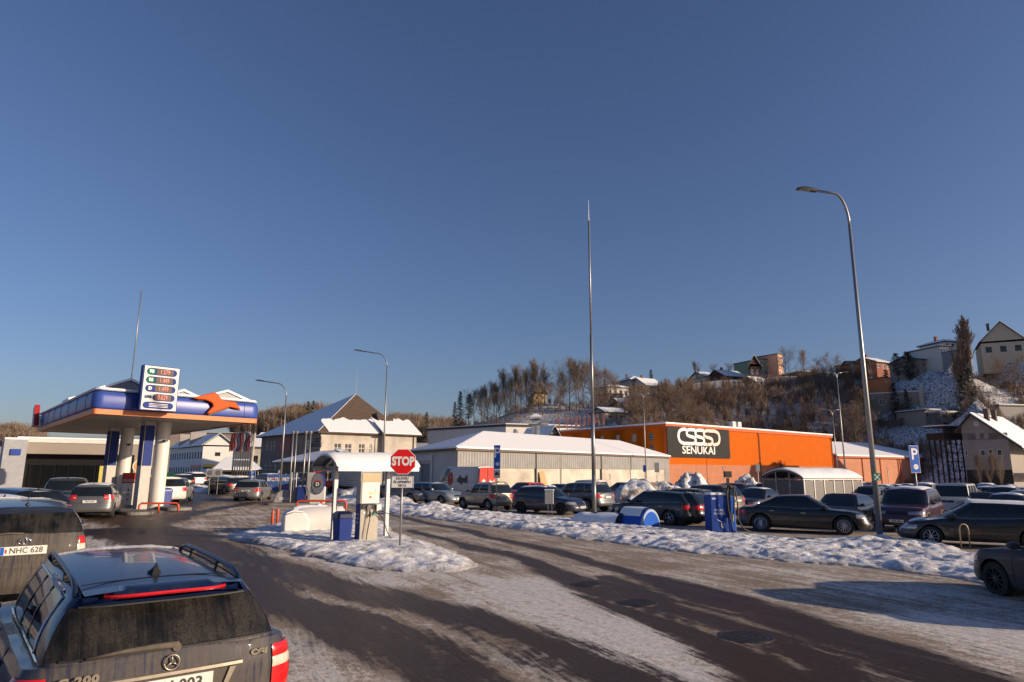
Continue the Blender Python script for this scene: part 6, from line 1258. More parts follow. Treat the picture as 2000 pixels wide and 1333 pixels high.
CGL = mat('car_glass', (.010,.014,.016), .05, var=.3, scale=1.5, spec=.8); TAIL = mat('tail_lamp_red', (.50,.012,.012), .18, coat=.5, var=.2, scale=12); HEAD = mat('headlamp_glass', (.42,.42,.42), .12, .5, .25, 14); CHR = mat('chrome', (.6,.6,.6), .15, .9)
PLT = mat('number_plate_white', (.66,.66,.62), .4, var=.06); TRIM = mat('black_plastic', (.015,.015,.017), .55); CLAD = mat('grey_cladding_plastic', (.045,.045,.045), .7, var=.3); UNDER = mat('underbody_black', (.006,.006,.006), .95, var=.2)
AMB = mat('amber_lamp', (.6,.16,.02), .25)
def interp(pts, x):
    pts = sorted(pts); 
    if x <= pts[0][0]: return pts[0][1]
    for (a, za), (c, zc) in zip(pts, pts[1:]):
        if x <= c: t = (x-a)/(c-a+1e-9); return za + (zc-za)*t
    return pts[-1][1]
def sstep_(pts, x):
    pts = sorted(pts)
    if x <= pts[0][0]: return pts[0][1]
    for (a, za), (c, zc) in zip(pts, pts[1:]):
        if x <= c: t = (x-a)/(c-a+1e-9); t = t*t*(3-2*t); return za + (zc-za)*t
    return pts[-1][1]
class Car:
    """S: L W H, fax rax (axle x), R, belt [(x,z)], g = (base front, top front, top rear, base rear) x, pillars as side fractions"""
    def __init__(s, S, res=1.0):
        s.S = S; Lh = S['L']/2; hw = S['W']/2; R_ = S['R']; s.hw = hw; s.Lh = Lh; s.res = res
        ef, er, nf, nr = S.get('ef', .75), S.get('er', .45), S.get('nf', 2.6), S.get('nr', 3.2)
        nfr = int(12*res); P = []
        for k in range(nfr+1):
            t = math.pi/2*k/nfr; P.append((Lh-ef+ef*math.cos(t)**(2/nf) if k < nfr else Lh-ef, hw*math.sin(t)**(2/nf) if k else 0))
        xs = set(np.linspace(Lh-ef, -Lh+er, int(26*res)).tolist())
        s.Ra = R_ + S.get('gap', .055)
        for xw in (S['fax'], S['rax']):
            for k in range(0, 13): xs.add(xw + s.Ra*math.cos(math.pi*k/12))
            xs.add(xw + s.Ra+.012); xs.add(xw - s.Ra-.012)
        xs = sorted([x for x in xs if -Lh+er-.001 <= x <= Lh-ef+.001], reverse=True); ys = [hw]*len(xs)
        cl = [xs[0]]; 
        for x in xs[1:]:
            if cl[-1]-x > .006: cl.append(x)
        for x in cl[1:]: P.append((x, hw*(1 - .018*max(0, (abs(x)-Lh*.3)/(Lh*.7))**2)))
        nre = int(10*res)
        for k in range(nre-1, -1, -1):
            t = math.pi/2*k/nre; P.append((-Lh+er-er*math.cos(t)**(2/nr), hw*.994*math.sin(t)**(2/nr) if k else 0))
        s.P = P; n = len(P); s.N = []
        for i in range(n):
            a, c = P[max(i-1, 0)], P[min(i+1, n-1)]; t = Vector((c[0]-a[0], c[1]-a[1])); nn = Vector((-t.y, t.x)) if False else Vector((t.y, -t.x)); nn = -nn if nn.dot(Vector((P[i][0]*.3, P[i][1]))) < 0 else nn
            if i == 0: nn = Vector((1, 0))
            if i == n-1: nn = Vector((-1, 0))
            s.N.append(nn.normalized())
        s.cum = [0]
        for i in range(1, n): s.cum.append(s.cum[-1] + math.hypot(P[i][0]-P[i-1][0], P[i][1]-P[i-1][1]))
    def zb(s, x, side):
        S = s.S; z = interp([(-s.Lh, S.get('rb', .28)), (-s.Lh+.5, S['sill']), (s.Lh-.6, S['sill']), (s.Lh, S.get('fb', .22))], x)
        if side:
            for xw in (S['fax'], S['rax']):
                d = abs(x-xw)
                if d < s.Ra: z = max(z, S['R'] + math.sqrt(max(0, s.Ra**2-d*d)) - .0)
        return z
    def belt(s, x): return sstep_(s.S['belt'], x)
    def at(s, c, z, off=0.0):
        """point on the body side skirt at perimeter length c (0 = front centre) and height z"""
        i = max(0, min(len(s.cum)-2, int(np.searchsorted(s.cum, c)-1))); t = (c-s.cum[i])/(s.cum[i+1]-s.cum[i]+1e-9); t = max(0, min(1, t))
        x = s.P[i][0]*(1-t)+s.P[i+1][0]*t; y = s.P[i][1]*(1-t)+s.P[i+1][1]*t; nn = (s.N[i]*(1-t)+s.N[i+1]*t).normalized()
        return s.off(x, y, nn, z, off)
    def off(s, x, y, nn, z, off=0):
        S = s.S; bz = s.belt(x); sill = S['sill']; v = max(0, min(1, (z-sill)/(bz-sill)))
        side = interp([(0, .06), (.12, .02), (.35, .0), (.6, .004), (.72, .0), (.9, .025), (1, .06)], v)
        fr = interp(S.get('fprof', [(0, .08), (.15, .0), (.45, .0), (.55, .03), (.8, .08), (1, .2)]), v); re = interp(S.get('rprof', [(0, .08), (.15, .0), (.42, .0), (.47, .05), (.8, .07), (1, .10)]), v)
        ex = abs(nn.x)**1.5; inn = side*(1-ex) + (fr if nn.x > 0 else re)*ex
        return Vector((x - nn.x*(inn-off), y - nn.y*(inn-off), z))
    def c_of_x(s, x):
        for i in range(len(s.P)-1):
            if s.P[i][0] >= x >= s.P[i+1][0] and s.P[i][1] > s.hw*.6: t = (s.P[i][0]-x)/(s.P[i][0]-s.P[i+1][0]+1e-9); return s.cum[i] + t*(s.cum[i+1]-s.cum[i])
        return s.cum[-1]/2
    def c_of_y(s, y, front=True):
        rng = range(len(s.P)-1) if front else range(len(s.P)-2, -1, -1)
        for i in rng:
            a, c = sorted((s.P[i][1], s.P[i+1][1]))
            if a <= y <= c: t = (y-s.P[i][1])/(s.P[i+1][1]-s.P[i][1]+1e-9); return s.cum[i] + t*(s.cum[i+1]-s.cum[i])
        return 0 if front else s.cum[-1]
    def patch(s, mb, c0, c1, zf0, zf1, off=.006, n=8, m=4, side=1, inset=0):
        """patch lying on the skirt; zf0/zf1 are heights or functions of t in 0..1"""
        f0 = zf0 if callable(zf0) else (lambda t: zf0); f1 = zf1 if callable(zf1) else (lambda t: zf1); vs = []
        for i in range(n+1):
            t = i/n
            for j in range(m+1):
                z = f0(t) + (f1(t)-f0(t))*j/m; e = 0 if (0 < i < n and 0 < j < m) else .012
                p = s.at(c0+(c1-c0)*t, z, off - e*0.6); vs.append((p.x, p.y*side, p.z))
        fs = [(i*(m+1)+j, (i+1)*(m+1)+j, (i+1)*(m+1)+j+1, i*(m+1)+j+1) for i in range(n) for j in range(m)]
        if side < 0: fs = [f[::-1] for f in fs]
        mb.add(vs, fs)
    def body(s, root, pm):
        S = s.S; P, Nn = s.P, s.N; n = len(P); rows = int(12*s.res); w = MB(); vs = []
        for i in range(n):
            x, y = P[i]; side = abs(Nn[i].y) > .5; zb = s.zb(x, side); zt = s.belt(x)
            for j in range(rows+1):
                v = j/rows; z = zb + (zt-zb)*v; p = s.off(x, y, Nn[i], z); vs.append(p)
        V = []; F_ = []; idx = lambda i, j: i*(rows+1)+j
        V += [(p.x, p.y, p.z) for p in vs]; F_ += [(idx(i,j), idx(i,j+1), idx(i+1,j+1), idx(i+1,j)) for i in range(n-1) for j in range(rows)]
        o = len(V); V += [(p.x, -p.y, p.z) for p in vs]; F_ += [tuple(o+k for k in (idx(i+1,j), idx(i+1,j+1), idx(i,j+1), idx(i,j))) for i in range(n-1) for j in range(rows)]
        # deck: bonnet, cowl and boot
        nd = 12; o = len(V); crown = S.get('crown', .045)
        for i in range(n):
            p = vs[idx(i, rows)]
            for k in range(nd+1):
                t = -1 + 2*k/nd; r_ = S.get('rise', 0)
                V.append((p.x - 0, p.y*t, p.z + crown*(1-abs(t)**2.4)*min(1, p.y/.5)))
        F_ += [(o+i*(nd+1)+k, o+(i+1)*(nd+1)+k, o+(i+1)*(nd+1)+k+1, o+i*(nd+1)+k+1) for i in range(n-1) for k in range(nd)]
        w.add(V, F_); bo = w.build('body', pm, root, recalc=True, smooth=True, angle=38); 
        # underbody and wheel housings
        u = MB(); zi = S['sill']; hw = s.hw
        u.box(-s.Lh+.25, s.Lh-.35, -hw+.30, hw-.30, zi-.02, min(s.belt(0)-.15, .75)); u.box(S['rax']+s.Ra+.02, S['fax']-s.Ra-.02, -hw+.07, hw-.07, zi-.01, zi+.25)
        for xw in (S['fax'], S['rax']):
            u.box(xw-s.Ra-.03, xw+s.Ra+.03, -hw+.10, hw-.10, S['R']+s.Ra*.98, S['R']+s.Ra*.98+.02)
        u.box(-s.Lh+.12, -s.Lh+.5, -hw+.2, hw-.2, zi+.02, zi+.2); u.box(s.Lh-.5, s.Lh-.14, -hw+.35, hw-.35, zi+.0, zi+.2)
        u.build('underbody', UNDER, root)
        return bo
    def loops(s):
        S = s.S; xbf, xtf, xtr, xbr = S['g']; wb = s.hw - S.get('gin', .07); wt = s.hw*S.get('tw', .74)
        nfr = 8; nre = 6; side_f = []; pl = S['pillars']; fr = [0.0]
        for a, c in pl: fr += [a, c]
        fr = sorted(set(fr + [1.0])); ex = []
        for a, c in zip(fr, fr[1:]):
            m = max(1, int(math.ceil((c-a)/.12))); ex += [a + (c-a)*k/m for k in range(m)]
        ex.append(1.0); s.fr = ex
        def loop(xf, xr, w, ef, er, nf, nr):
            L_ = []
            for k in range(nfr+1): t = math.pi/2*k/nfr; L_.append((xf-ef+ef*(math.cos(t)**(2/nf) if k < nfr else 0), w*(math.sin(t)**(2/nf) if k else 0)))
            for f in ex[1:-1]: L_.append((xf-ef + (xr+er-xf+ef)*f, w))
            for k in range(nre, -1, -1): t = math.pi/2*k/nre; L_.append((xr+er-er*(math.cos(t)**(2/nr) if k < nre else 0), w*(math.sin(t)**(2/nr) if k else 0)))
            return L_
        b_ = loop(xbf, xbr, wb, S.get('gef', .42), S.get('ger', .22), 2.4, 3.4); t_ = loop(xtf, xtr, wt, S.get('tef', .16), S.get('ter', .14), 2.6, 3.4)
        return b_, t_, nfr, nre, len(ex)
    def roofz(s, x):
        S = s.S; xbf, xtf, xtr, xbr = S['g']; xm = S.get('xm', xtf*.45+xtr*.55); k = (x-xm)/(max(abs(xtf-xm), abs(xtr-xm))+1e-6); return S['H'] - .035 - S.get('rc', .05)*k*k - (S.get('rdrop', 0)*max(0, (xm-x)/(xm-xtr)) )
    def house(s, root, pm, glass=CGL, snow=0, frame_trim=None):
        S = s.S; b_, t_, nfr, nre, nex = s.loops(); n = len(b_); VR = [0, .08, .25, .45, .65, .82, .90, .95, 1.0]; m = len(VR)
        def pt(i, v, sgn=1, off=0):
            bx, by = b_[i]; tx, ty = t_[i]; bz = s.belt(bx) - (.03 if v == 0 else 0) + S.get('cowl', 0); tz_ = s.roofz(tx) - .03
            vv = v; bul = S.get('bulge', .035)*math.sin(math.pi*min(1, v*1.0)); x = bx+(tx-bx)*vv; y = by+(ty-by)*vv
            a = max(0, min(1, (v-.88)/.12)); z = bz+(tz_-bz)*(vv) + .012*a
            L_ = math.hypot(by, bx-(b_[0][0]+b_[-1][0])/2)+1e-6; nx = (bx-(b_[0][0]+b_[-1][0])/2); 
            # outward direction from plan loop
            j0, j1 = max(i-1,0), min(i+1,n-1); t = Vector((b_[j1][0]-b_[j0][0], b_[j1][1]-b_[j0][1])); nn = Vector((t.y, -t.x)); nn.normalize() if nn.length else None
            if i == 0: nn = Vector((1,0))
            if i == n-1: nn = Vector((-1,0))
            if nn.dot(Vector((nx, by))) < 0: nn = -nn
            bb = bul*(1-.4*abs(nn.x)) - .012*a + off
            return (x+nn.x*bb, (y+nn.y*bb)*sgn, z)
        i_side0 = nfr; i_side1 = nfr + nex - 1   # side segment i_side0+k .. between fractions
        paint_f = []; zones = {'windscreen': [], 'rear_window': [], 'side': [[] for _ in S['pillars']]}
        fr = s.fr
        for i in range(n-1):
            for j in range(m-1):
                v0, v1 = VR[j], VR[j+1]; q = (i, j); lo, hi = .08, .90
                if lo-1e-6 <= v0 and v1 <= hi+1e-6:
                    if i < nfr-1 and S.get('ws', True): zones['windscreen'].append(q); continue
                    if i >= n-1-nre+1 and v0 >= S.get('rw0', .08)-1e-6: zones['rear_window'].append(q); continue
                    if i_side0 <= i < i_side1:
                        f = (fr[i-i_side0]+fr[i-i_side0+1])/2; hit = False
                        for z_i, (a, c) in enumerate(S['pillars']):
                            if a < f < c: zones['side'][z_i].append(q); hit = True
                        if hit: continue
                paint_f.append(q)
        w = MB()
        for sg in (1, -1):
            V = [pt(i, v, sg) for i in range(n) for v in VR]; F_ = [(i*m+j, i*m+j+1, (i+1)*m+j+1, (i+1)*m+j) for i, j in paint_f]
            if sg < 0: F_ = [f[::-1] for f in F_]
            w.add(V, F_)
        V = []; nd = 10
        for i in range(n):
            x, y, z = pt(i, 1.0)
            for k in range(nd+1): t = -1+2*k/nd; V.append((x, y*t, z + (s.roofz(x)+.035-z)*(1-abs(t)**3)*min(1, y/.4+.0)))
        w.add(V, [(i*(nd+1)+k, (i+1)*(nd+1)+k, (i+1)*(nd+1)+k+1, i*(nd+1)+k+1) for i in range(n-1) for k in range(nd)])
        me = w.build('roof_shell', pm, root, recalc=True, smooth=True, angle=45)
        def zone(name, qs, sides, bothcentre=False):
            w = MB()
            for sg in sides:
                vi = {}; V = []; F_ = []
                for (i, j) in qs:
                    f = []
                    for (a, c) in ((i,j),(i,j+1),(i+1,j+1),(i+1,j)):
                        if (a,c) not in vi: vi[(a,c)] = len(V); V.append(pt(a, VR[c], sg, -.004))
                        f.append(vi[(a,c)])
                    F_.append(tuple(f) if sg > 0 else tuple(f[::-1]))
                w.add(V, F_)
            o = w.build(name, glass, root, recalc=True, smooth=True); return o
        if zones['windscreen']: zone('windscreen', zones['windscreen'], (1, -1))
        if zones['rear_window']: zone('rear_window', zones['rear_window'], (1, -1))
        for qs in zones['side']:
            for sg in (1, -1):
                if qs: zone('window', qs, (sg,))
        if frame_trim is not None or True:
            w = MB(); 
            for sg in (1, -1):
                a0 = i_side0; a1 = i_side1; w.tube([pt(i, .07, sg, .006) for i in range(a0, a1+1)], .009, 4)
            w.build('belt_moulding', frame_trim or TRIM, root)
        s.pt = pt; s.n = n; s.idx = (i_side0, i_side1, nfr, nre)
        if snow:
            V = []; ks = [k for k in range(2, n-2)]; nd2 = 10
            for i in ks:
                x, y, z = pt(i, 1.0); xx = x*.97
                for k in range(nd2+1):
                    t = (-1+2*k/nd2)*.93; e = (1-abs(t/.93)**4)*(1 if ks[2] < i < ks[-3] else .15); V.append((xx, y*t, z + (s.roofz(x)+.035-z)*(1-abs(t)**3)*min(1, y/.4) + .008 + snow*e*(.6+.8*float(vnoise(x*3+1, y*t*3, 7)))))
            w = MB(); w.add(V, [(i*(nd2+1)+k, (i+1)*(nd2+1)+k, (i+1)*(nd2+1)+k+1, i*(nd2+1)+k+1) for i in range(len(ks)-1) for k in range(nd2)]); w.build('snow', SNOW, root, smooth=True, recalc=True)
        return me
    def wheels(s, root, spokes=5, dark=False, rimr=.66):
        S = s.S; R_ = S['R']; wd = S.get('tw_', .20)
        w = MB(); w.lathe([(R_*rimr,-wd/2+.01),(R_*.97,-wd/2),(R_,-wd/2+.03),(R_,wd/2-.03),(R_*.97,wd/2),(R_*(rimr+.03),wd/2+.004),(R_*rimr,wd/2-.02),(R_*rimr*.97,-.02)], 30, axis='Y', cap=False); tyre = w.build('wheel', TYRE, root, smooth=True, angle=35)
        w = MB(); rr = R_*rimr; w.lathe([(rr*.98,wd/2-.06),(rr,wd/2-.005),(rr*.93,wd/2+.002),(rr*.90,wd/2-.05)], 30, axis='Y', cap=False); w.lathe([(rr*.24,wd/2-.05),(rr*.22,wd/2-.005),(rr*.1,wd/2+.002)], 16, axis='Y')
        for k in range(spokes):
            a = 2*math.pi*k/spokes
            for da in ((-.13, .13) if spokes <= 7 else (0,)):
                a0, a1 = a+da*.5, a+da*1.3; w.tube([(rr*.15*math.cos(a0), wd/2-.02, rr*.15*math.sin(a0)), (rr*.93*math.cos(a1), wd/2-.02, rr*.93*math.sin(a1))], [R_*.05, R_*.038], 6)
        rim = w.build('rim', RIMD if dark else RIM, tyre, smooth=True, angle=35)
        w = MB(); w.lathe([(rr*.95,-.03),(rr*.95,-.01)], 20, axis='Y'); w.build('brake_disc', UNDER, tyre)
        ys = s.hw - wd/2 - .018
        pos = [(S['fax'], ys, 0), (S['rax'], ys, 0), (S['fax'], -ys, math.pi), (S['rax'], -ys, math.pi)]
        for k, (x, y, rz) in enumerate(pos):
            o = tyre if k == 0 else copy_tree(tyre, root); o.location = (x, y, R_); o.rotation_euler = (0, 0, rz)
    def details(s, root, plate='', front='std', grille=True, clad=False, rails=False, tail='std', tail_z=None, head_z=None, mirror=True, handle_m=None, lamp_m=None, tl=(.42,.0), seams=None, bodym=None, rear_set=True, ant=True):
        S = s.S; Lh, hw = s.Lh, s.hw; cF, cB = 0, s.cum[-1]
        for sg in (1, -1):
            hz = head_z or (s.belt(Lh-.3)-.18, s.belt(Lh-.25)-.02); a0, a1 = s.c_of_y(hw*.45), s.c_of_y(hw*.93) + .16
            w = MB(); s.patch(w, a0, a1, lambda t: hz[0]+.02*t, lambda t: hz[1]-.02+.04*t, .008, 10, 4, sg); h_ = w.build('headlight', HEAD, root, recalc=True, smooth=True)
            if not rear_set: continue
            tz_ = tail_z or (s.belt(-Lh+.2)-.24, s.belt(-Lh+.2)-.03); b0, b1 = s.c_of_y(hw*(1-tl[0]), False), s.c_of_y(hw*.97, False) - .10
            w = MB(); s.patch(w, b1-.06, b0, tz_[0], tz_[1], .010, 8, 4, sg); t_ = w.build('tail_light', TAIL, root, recalc=True, smooth=True)
            w = MB(); zc = (tz_[0]+tz_[1])/2; s.patch(w, b0-.16, b0-.03, zc-.03, zc+.025, .016, 3, 2, sg); w.build('lens', lamp_m or mat('clear_lens', (.5,.3,.28), .2), t_, recalc=True, smooth=True)
        # bumper mouth, grille, plates
        if grille:
            w = MB(); c = s.c_of_y(hw*.36)
            for sg in (1, -1): s.patch(w, 0, c, head_z[0]+.02 if head_z else s.belt(Lh-.3)-.16, s.belt(Lh-.25)-.05 if not head_z else head_z[1]-.01, .007, 6, 3, sg)
            w.build('grille', TRIM, root, recalc=True)
        w = MB(); c = s.c_of_y(hw*.6)
        for sg in (1, -1): s.patch(w, 0, c, S['sill']+.05, S['sill']+.16, .004, 6, 2, sg)
        w.build('air_intake', TRIM, root, recalc=True)
        for fx, sg in ((True, 1), (False, -1)):
            if not fx and not rear_set: continue
            z0 = S.get('pf', .42) if fx else S.get('pr', .72); p = s.at(0 if fx else cB, z0, .012); tp = s.at(0 if fx else cB, z0+.055, .012); bp = s.at(0 if fx else cB, z0-.055, .012)
            X_ = max(p.x, tp.x, bp.x) if fx else min(p.x, tp.x, bp.x); w = MB(); w.box(X_, X_+.012*sg, -.26, .26, z0-.056, z0+.056); po = w.build('number_plate', PLT, root)
            if plate: text_mesh(plate, .095, SBK, po, (X_+.0135*sg, 0, z0), (R(90), 0, R(90) if fx else R(-90)), bold=.002, sx=.95, ext=.001)
        # sills, seams, handles
        w = MB()
        for sg in (1, -1):
            for x in (seams or (S['fax']-s.Ra-.12, (S['fax']+S['rax'])/2-.08, S['rax']+s.Ra*.55)):
                c = s.c_of_x(x); zb = s.zb(x, True)+.03; w_pts = []
                for k in range(7): z = zb + (s.belt(x)-.015-zb)*k/6; p = s.at(c, z, .0015); w_pts.append((p.x, p.y*sg, p.z))
                w.tube(w_pts, .004, 4)
        w.build('door_seams', UNDER, root)
        for sg in (1, -1):
            for x in ((S['fax']+S['rax'])/2+.10, S['rax']+s.Ra*.55+.22):
                z = s.belt(x)-.13; c = s.c_of_x(x); p = s.at(c, z, .018); w = MB(); w.box(p.x-.09, p.x+.09, p.y*sg-.014, p.y*sg+.014, z-.014, z+.014); w.build('door_handle', handle_m or bodym or TRIM, root, bevel=.008)
            if mirror:
                xm = S['g'][0] - .42; zc = s.belt(xm)+.10; y = hw+.10; w = MB(); w.lathe([(.02,-.085),(.07,-.07),(.085,0),(.085,.05),(.07,.075)], 12, (xm, 0, 0), 'X')
                w.v = [(v[0]*1.0, v[1]*1.25, v[2]*.8) for v in w.v]; w.v = [(-(v[0]-xm)+xm+.02, v[1]+y*sg, v[2]+zc) for v in w.v]; w.box(xm-.03, xm+.04, (hw-.06)*sg, (hw+.06)*sg, zc-.06, zc-.02); w.build('mirror', bodym or TRIM, root, recalc=True, smooth=True, angle=40)
        if clad:
            for sg in (1, -1):
                for xw in (S['fax'], S['rax']):
                    vs = []; k_ = 14
                    for k in range(k_+1):
                        a = math.pi*(k/k_)*1.0; 
                        for r2, of in ((s.Ra-.004, .004), (s.Ra-.004, .022), (s.Ra+.065, .016), (s.Ra+.07, .0)):
                            x = xw + r2*math.cos(a); z = max(S['sill'], S['R'] + r2*math.sin(a)); p = s.at(s.c_of_x(x), z, of); vs.append((x, p.y*sg, z))
                    w = MB(); w.add(vs, [(k*4+j, (k+1)*4+j, (k+1)*4+j+1, k*4+j+1) for k in range(k_) for j in range(3)]); w.build('arch_trim', CLAD, root, recalc=True, smooth=True, angle=50)
                w = MB(); s.patch(w, s.c_of_x(S['fax']-s.Ra-.03), s.c_of_x(S['rax']+s.Ra+.03), S['sill'], S['sill']+.16, .016, 10, 2, sg); w.build('sill_trim', CLAD, root, recalc=True)
        if rails:
            xbf, xtf, xtr, xbr = S['g']; wt = hw*S.get('tw', .74)-S.get('railin', .075)
            for sg in (1, -1):
                w = MB(); x0, x1 = xtf-.15, xtr+.12; rzz = lambda x: s.roofz(x)+.0; pts = [(x0, wt*sg, rzz(x0)-.02), (x0+(x1-x0)*.04, wt*sg, rzz(x0)+.025)] + [(x0+(x1-x0)*k/8, wt*sg, rzz(x0+(x1-x0)*k/8)+.05) for k in range(1, 8)] + [(x1-(x1-x0)*.04, wt*sg, rzz(x1)+.025), (x1, wt*sg, rzz(x1)-.02)]
                w.tube(pts, .018, 6); w.build('roof_rail', rails if not isinstance(rails, bool) else TRIM, root, smooth=True)
        xa = S['g'][2]+.25; w = MB()
        if ant: w = MB(); w.tube([(xa, 0, s.roofz(xa)+.02), (xa-.06, 0, s.roofz(xa)+.10), (xa-.12,0,s.roofz(xa)+.14)], [.03,.015,.004], 6); (w.build('antenna', TRIM, root) if ant else None)
        for sg in (1, -1):
            w = MB(); p = s.at(s.c_of_y(hw*.62), S['sill']+.13, .008); w.lathe([(.055,0),(.055,.012)], 12, (p.x-.01, p.y*sg, p.z), 'X'); w.build('fog_lamp', HEAD, root)
def make_car(S, color, label, plate='', spokes=5, dark=False, snow=0, res=.8, name='parked_car', cat='car', glass=CGL, **kw):
    root = thing(name, label, cat); root.name = name; c = Car(S, res); pm = color
    c.body(root, pm); c.house(root, pm, glass, snow, kw.pop('frame_trim', None)); c.wheels(root, spokes, dark); c.details(root, plate, bodym=pm, **kw); return root, c
SPEC = {}
SPEC['hatch'] = dict(L=4.2, W=1.78, H=1.48, R=.31, fax=1.27, rax=-1.31, sill=.24, belt=[(-2.1,.90),(-1.6,.96),(.3,.90),(.75,.93),(1.4,.86),(2.1,.66)], g=(.98,.18,-1.62,-1.98), pillars=[(.06,.42),(.46,.80),(.84,.95)], rc=.05, xm=-.3, er=.42, ef=.75, rprof=[(0,.08),(.15,0),(.42,0),(.47,.04),(.8,.05),(1,.08)])
SPEC['wagon'] = dict(L=4.75, W=1.84, H=1.47, R=.33, fax=1.42, rax=-1.33, sill=.22, belt=[(-2.4,.93),(-1.8,.98),(.3,.90),(.9,.92),(1.6,.84),(2.4,.64)], g=(1.15,.30,-1.85,-2.28), pillars=[(.05,.34),(.37,.63),(.66,.93)], rc=.07, xm=.0, er=.45, ef=.85, tw=.72)
SPEC['suv'] = dict(L=4.55, W=1.86, H=1.68, R=.36, fax=1.36, rax=-1.32, sill=.32, belt=[(-2.25,1.05),(-1.6,1.10),(.4,1.03),(.9,1.06),(1.5,1.0),(2.25,.80)], g=(1.12,.38,-1.72,-2.12), pillars=[(.06,.37),(.41,.70),(.74,.93)], rc=.06, tw=.77, er=.45, ef=.7, pr=.85, pf=.5, rb=.36, fb=.3)
SPEC['sedan'] = dict(L=5.03, W=1.90, H=1.48, R=.36, fax=1.52, rax=-1.48, sill=.22, belt=[(-2.5,.86),(-2.1,.98),(-1.5,1.0),(.3,.93),(.9,.95),(1.7,.90),(2.3,.80),(2.5,.66)], g=(1.25,.40,-.98,-1.85), pillars=[(.07,.46),(.50,.93)], rc=.06, xm=-.1, tw=.70, er=.5, ef=.8, pr=.62, gin=.09)
SPEC['mpv'] = dict(L=3.70, W=1.68, H=1.60, R=.31, fax=1.15, rax=-1.28, sill=.27, belt=[(-1.85,.94),(-1.4,1.0),(.3,.95),(.7,.98),(1.2,.95),(1.85,.78)], g=(.98,.30,-1.45,-1.76), pillars=[(.06,.44),(.48,.90)], rc=.04, tw=.78, er=.38, ef=.55, pr=.78)
SPEC['big_suv'] = dict(L=4.80, W=1.93, H=1.78, R=.37, fax=1.45, rax=-1.40, sill=.33, belt=[(-2.4,1.06),(-1.8,1.12),(.4,1.06),(.9,1.10),(1.7,1.03),(2.4,.86)], g=(1.15,.42,-1.95,-2.28), pillars=[(.05,.34),(.38,.64),(.68,.93)], rc=.05, tw=.79, er=.4, ef=.65, pr=.9, pf=.5, rb=.38, fb=.32)
SPEC['boxy'] = dict(L=4.66, W=1.76, H=1.93, R=.39, fax=1.42, rax=-1.43, sill=.42, belt=[(-2.3,1.16),(.7,1.16),(1.0,1.16),(2.2,1.10)], g=(.95,.68,-2.12,-2.25), pillars=[(.05,.30),(.34,.62),(.66,.95)], rc=.01, tw=.84, er=.12, ef=.18, nf=6, nr=6, gef=.15, ger=.1, tef=.1, ter=.08, crown=.02, bulge=.01, pr=.8, pf=.6, fprof=[(0,.03),(.3,0),(1,.02)], rprof=[(0,.03),(.3,0),(1,.02)], rb=.45, fb=.42)
SPEC['coupe'] = dict(SPEC['hatch'], H=1.45, tw=.66, g=(1.0,.1,-1.35,-1.98), rc=.10)
C = dict(black=paint('black', (.004,.004,.005), dirt=.22, dcol=(.075,.065,.055), metal=0), navy=paint('navy', (.007,.012,.045), dirt=.25, metal=0), silver=paint('silver', (.36,.36,.35), metal=.6, dirt=.55), grey=paint('grey', (.14,.145,.15), metal=.5, dirt=.5), dgrey=paint('dark_grey', (.045,.048,.055), metal=.4, dirt=.5),
    red=paint('red', (.50,.012,.010), dirt=.3), maroon=paint('maroon', (.045,.004,.010), dirt=.2, metal=0), beige=paint('beige', (.36,.30,.22), metal=.4, dirt=.55), white=paint('white', (.62,.61,.58), metal=0, dirt=.45), brown=paint('brown', (.09,.055,.035), dirt=.4), dblue=paint('deep_blue', (.008,.014,.05), dirt=.7, top=1.0), green=paint('dark_green', (.015,.035,.03), dirt=.4), lightblue=paint('pale_blue', (.22,.27,.32), metal=.4, dirt=.45))
def put(root, px, py, heading, scale=1.0, D=None):
    q = gp(px, py) if D is None else at(px, 920, D); q.z = gz(q.x, q.y) - .0; root.location = q; root.rotation_euler = (0, math.atan(KS)*0, R(90-heading)); root.scale = (scale,)*3; return root
def recolor(root, m, old):
    for ch in root.children:
        for k, sl in enumerate(ch.material_slots):
            if sl.material == old: sl.link = 'OBJECT'; sl.material = m
PG = 'cars parked in the lot'
def car(kind, color, label, px, py, heading, D=None, plate='', scale=1.0, group=PG, **kw):
    r, c = make_car(SPEC[kind], C[color], label, plate, **kw); r['group'] = group; put(r, px, py, heading, scale, D); return r, c
# nearest row along the snow verge
car('mpv', 'beige', 'dusty beige compact off-roader seen from behind right of the parcel van', 947, 996, -40, plate='LRK 471', clad=True, rails=True, spokes=5, tail_z=(.72,.93))
car('hatch', 'navy', 'dark blue hatchback facing right behind the small utility box', 1073, 1003, 128, plate='HKL 740', snow=.03, dark=True, pf=.42) if False else car('hatch', 'navy', 'dark blue hatchback facing right behind the small utility box', 1073, 1004, 126, plate='HKL 740', snow=.03, dark=True)
car('wagon', 'black', 'black estate car with red tail lamps left of the blue vacuum cabinet', 1280, 1022, -44, plate='UKA 104', spokes=5, handle_m=CHR, frame_trim=CHR, tl=(.5,0))
r_, c_ = car('sedan', 'black', 'long black limousine facing right behind the snow bank', 1568, 1040, 116, plate='JZK 118', spokes=14, frame_trim=CHR, handle_m=CHR)
w = MB(); 
for sg in (1, -1): c_.patch(w, .03, .17, .58, .70, .03, 3, 3, sg)
w.build('kidney_grille', mat('brown_grille', (.08,.045,.03), .5, .5), r_, recalc=True)
car('wagon', 'maroon', 'maroon estate car facing left behind the black limousine', 1640, 1008, 222, D=31, frame_trim=CHR)
car('big_suv', 'maroon', 'large maroon off-roader with snow on its bonnet behind the near lamp pole', 1768, 1015, 222, D=29.5, plate='JOK 266', snow=.05, frame_trim=CHR, clad=True)
car('boxy', 'white', 'tall boxy white off-roader wagon behind the large maroon off-roader', 1858, 985, 222, D=38)
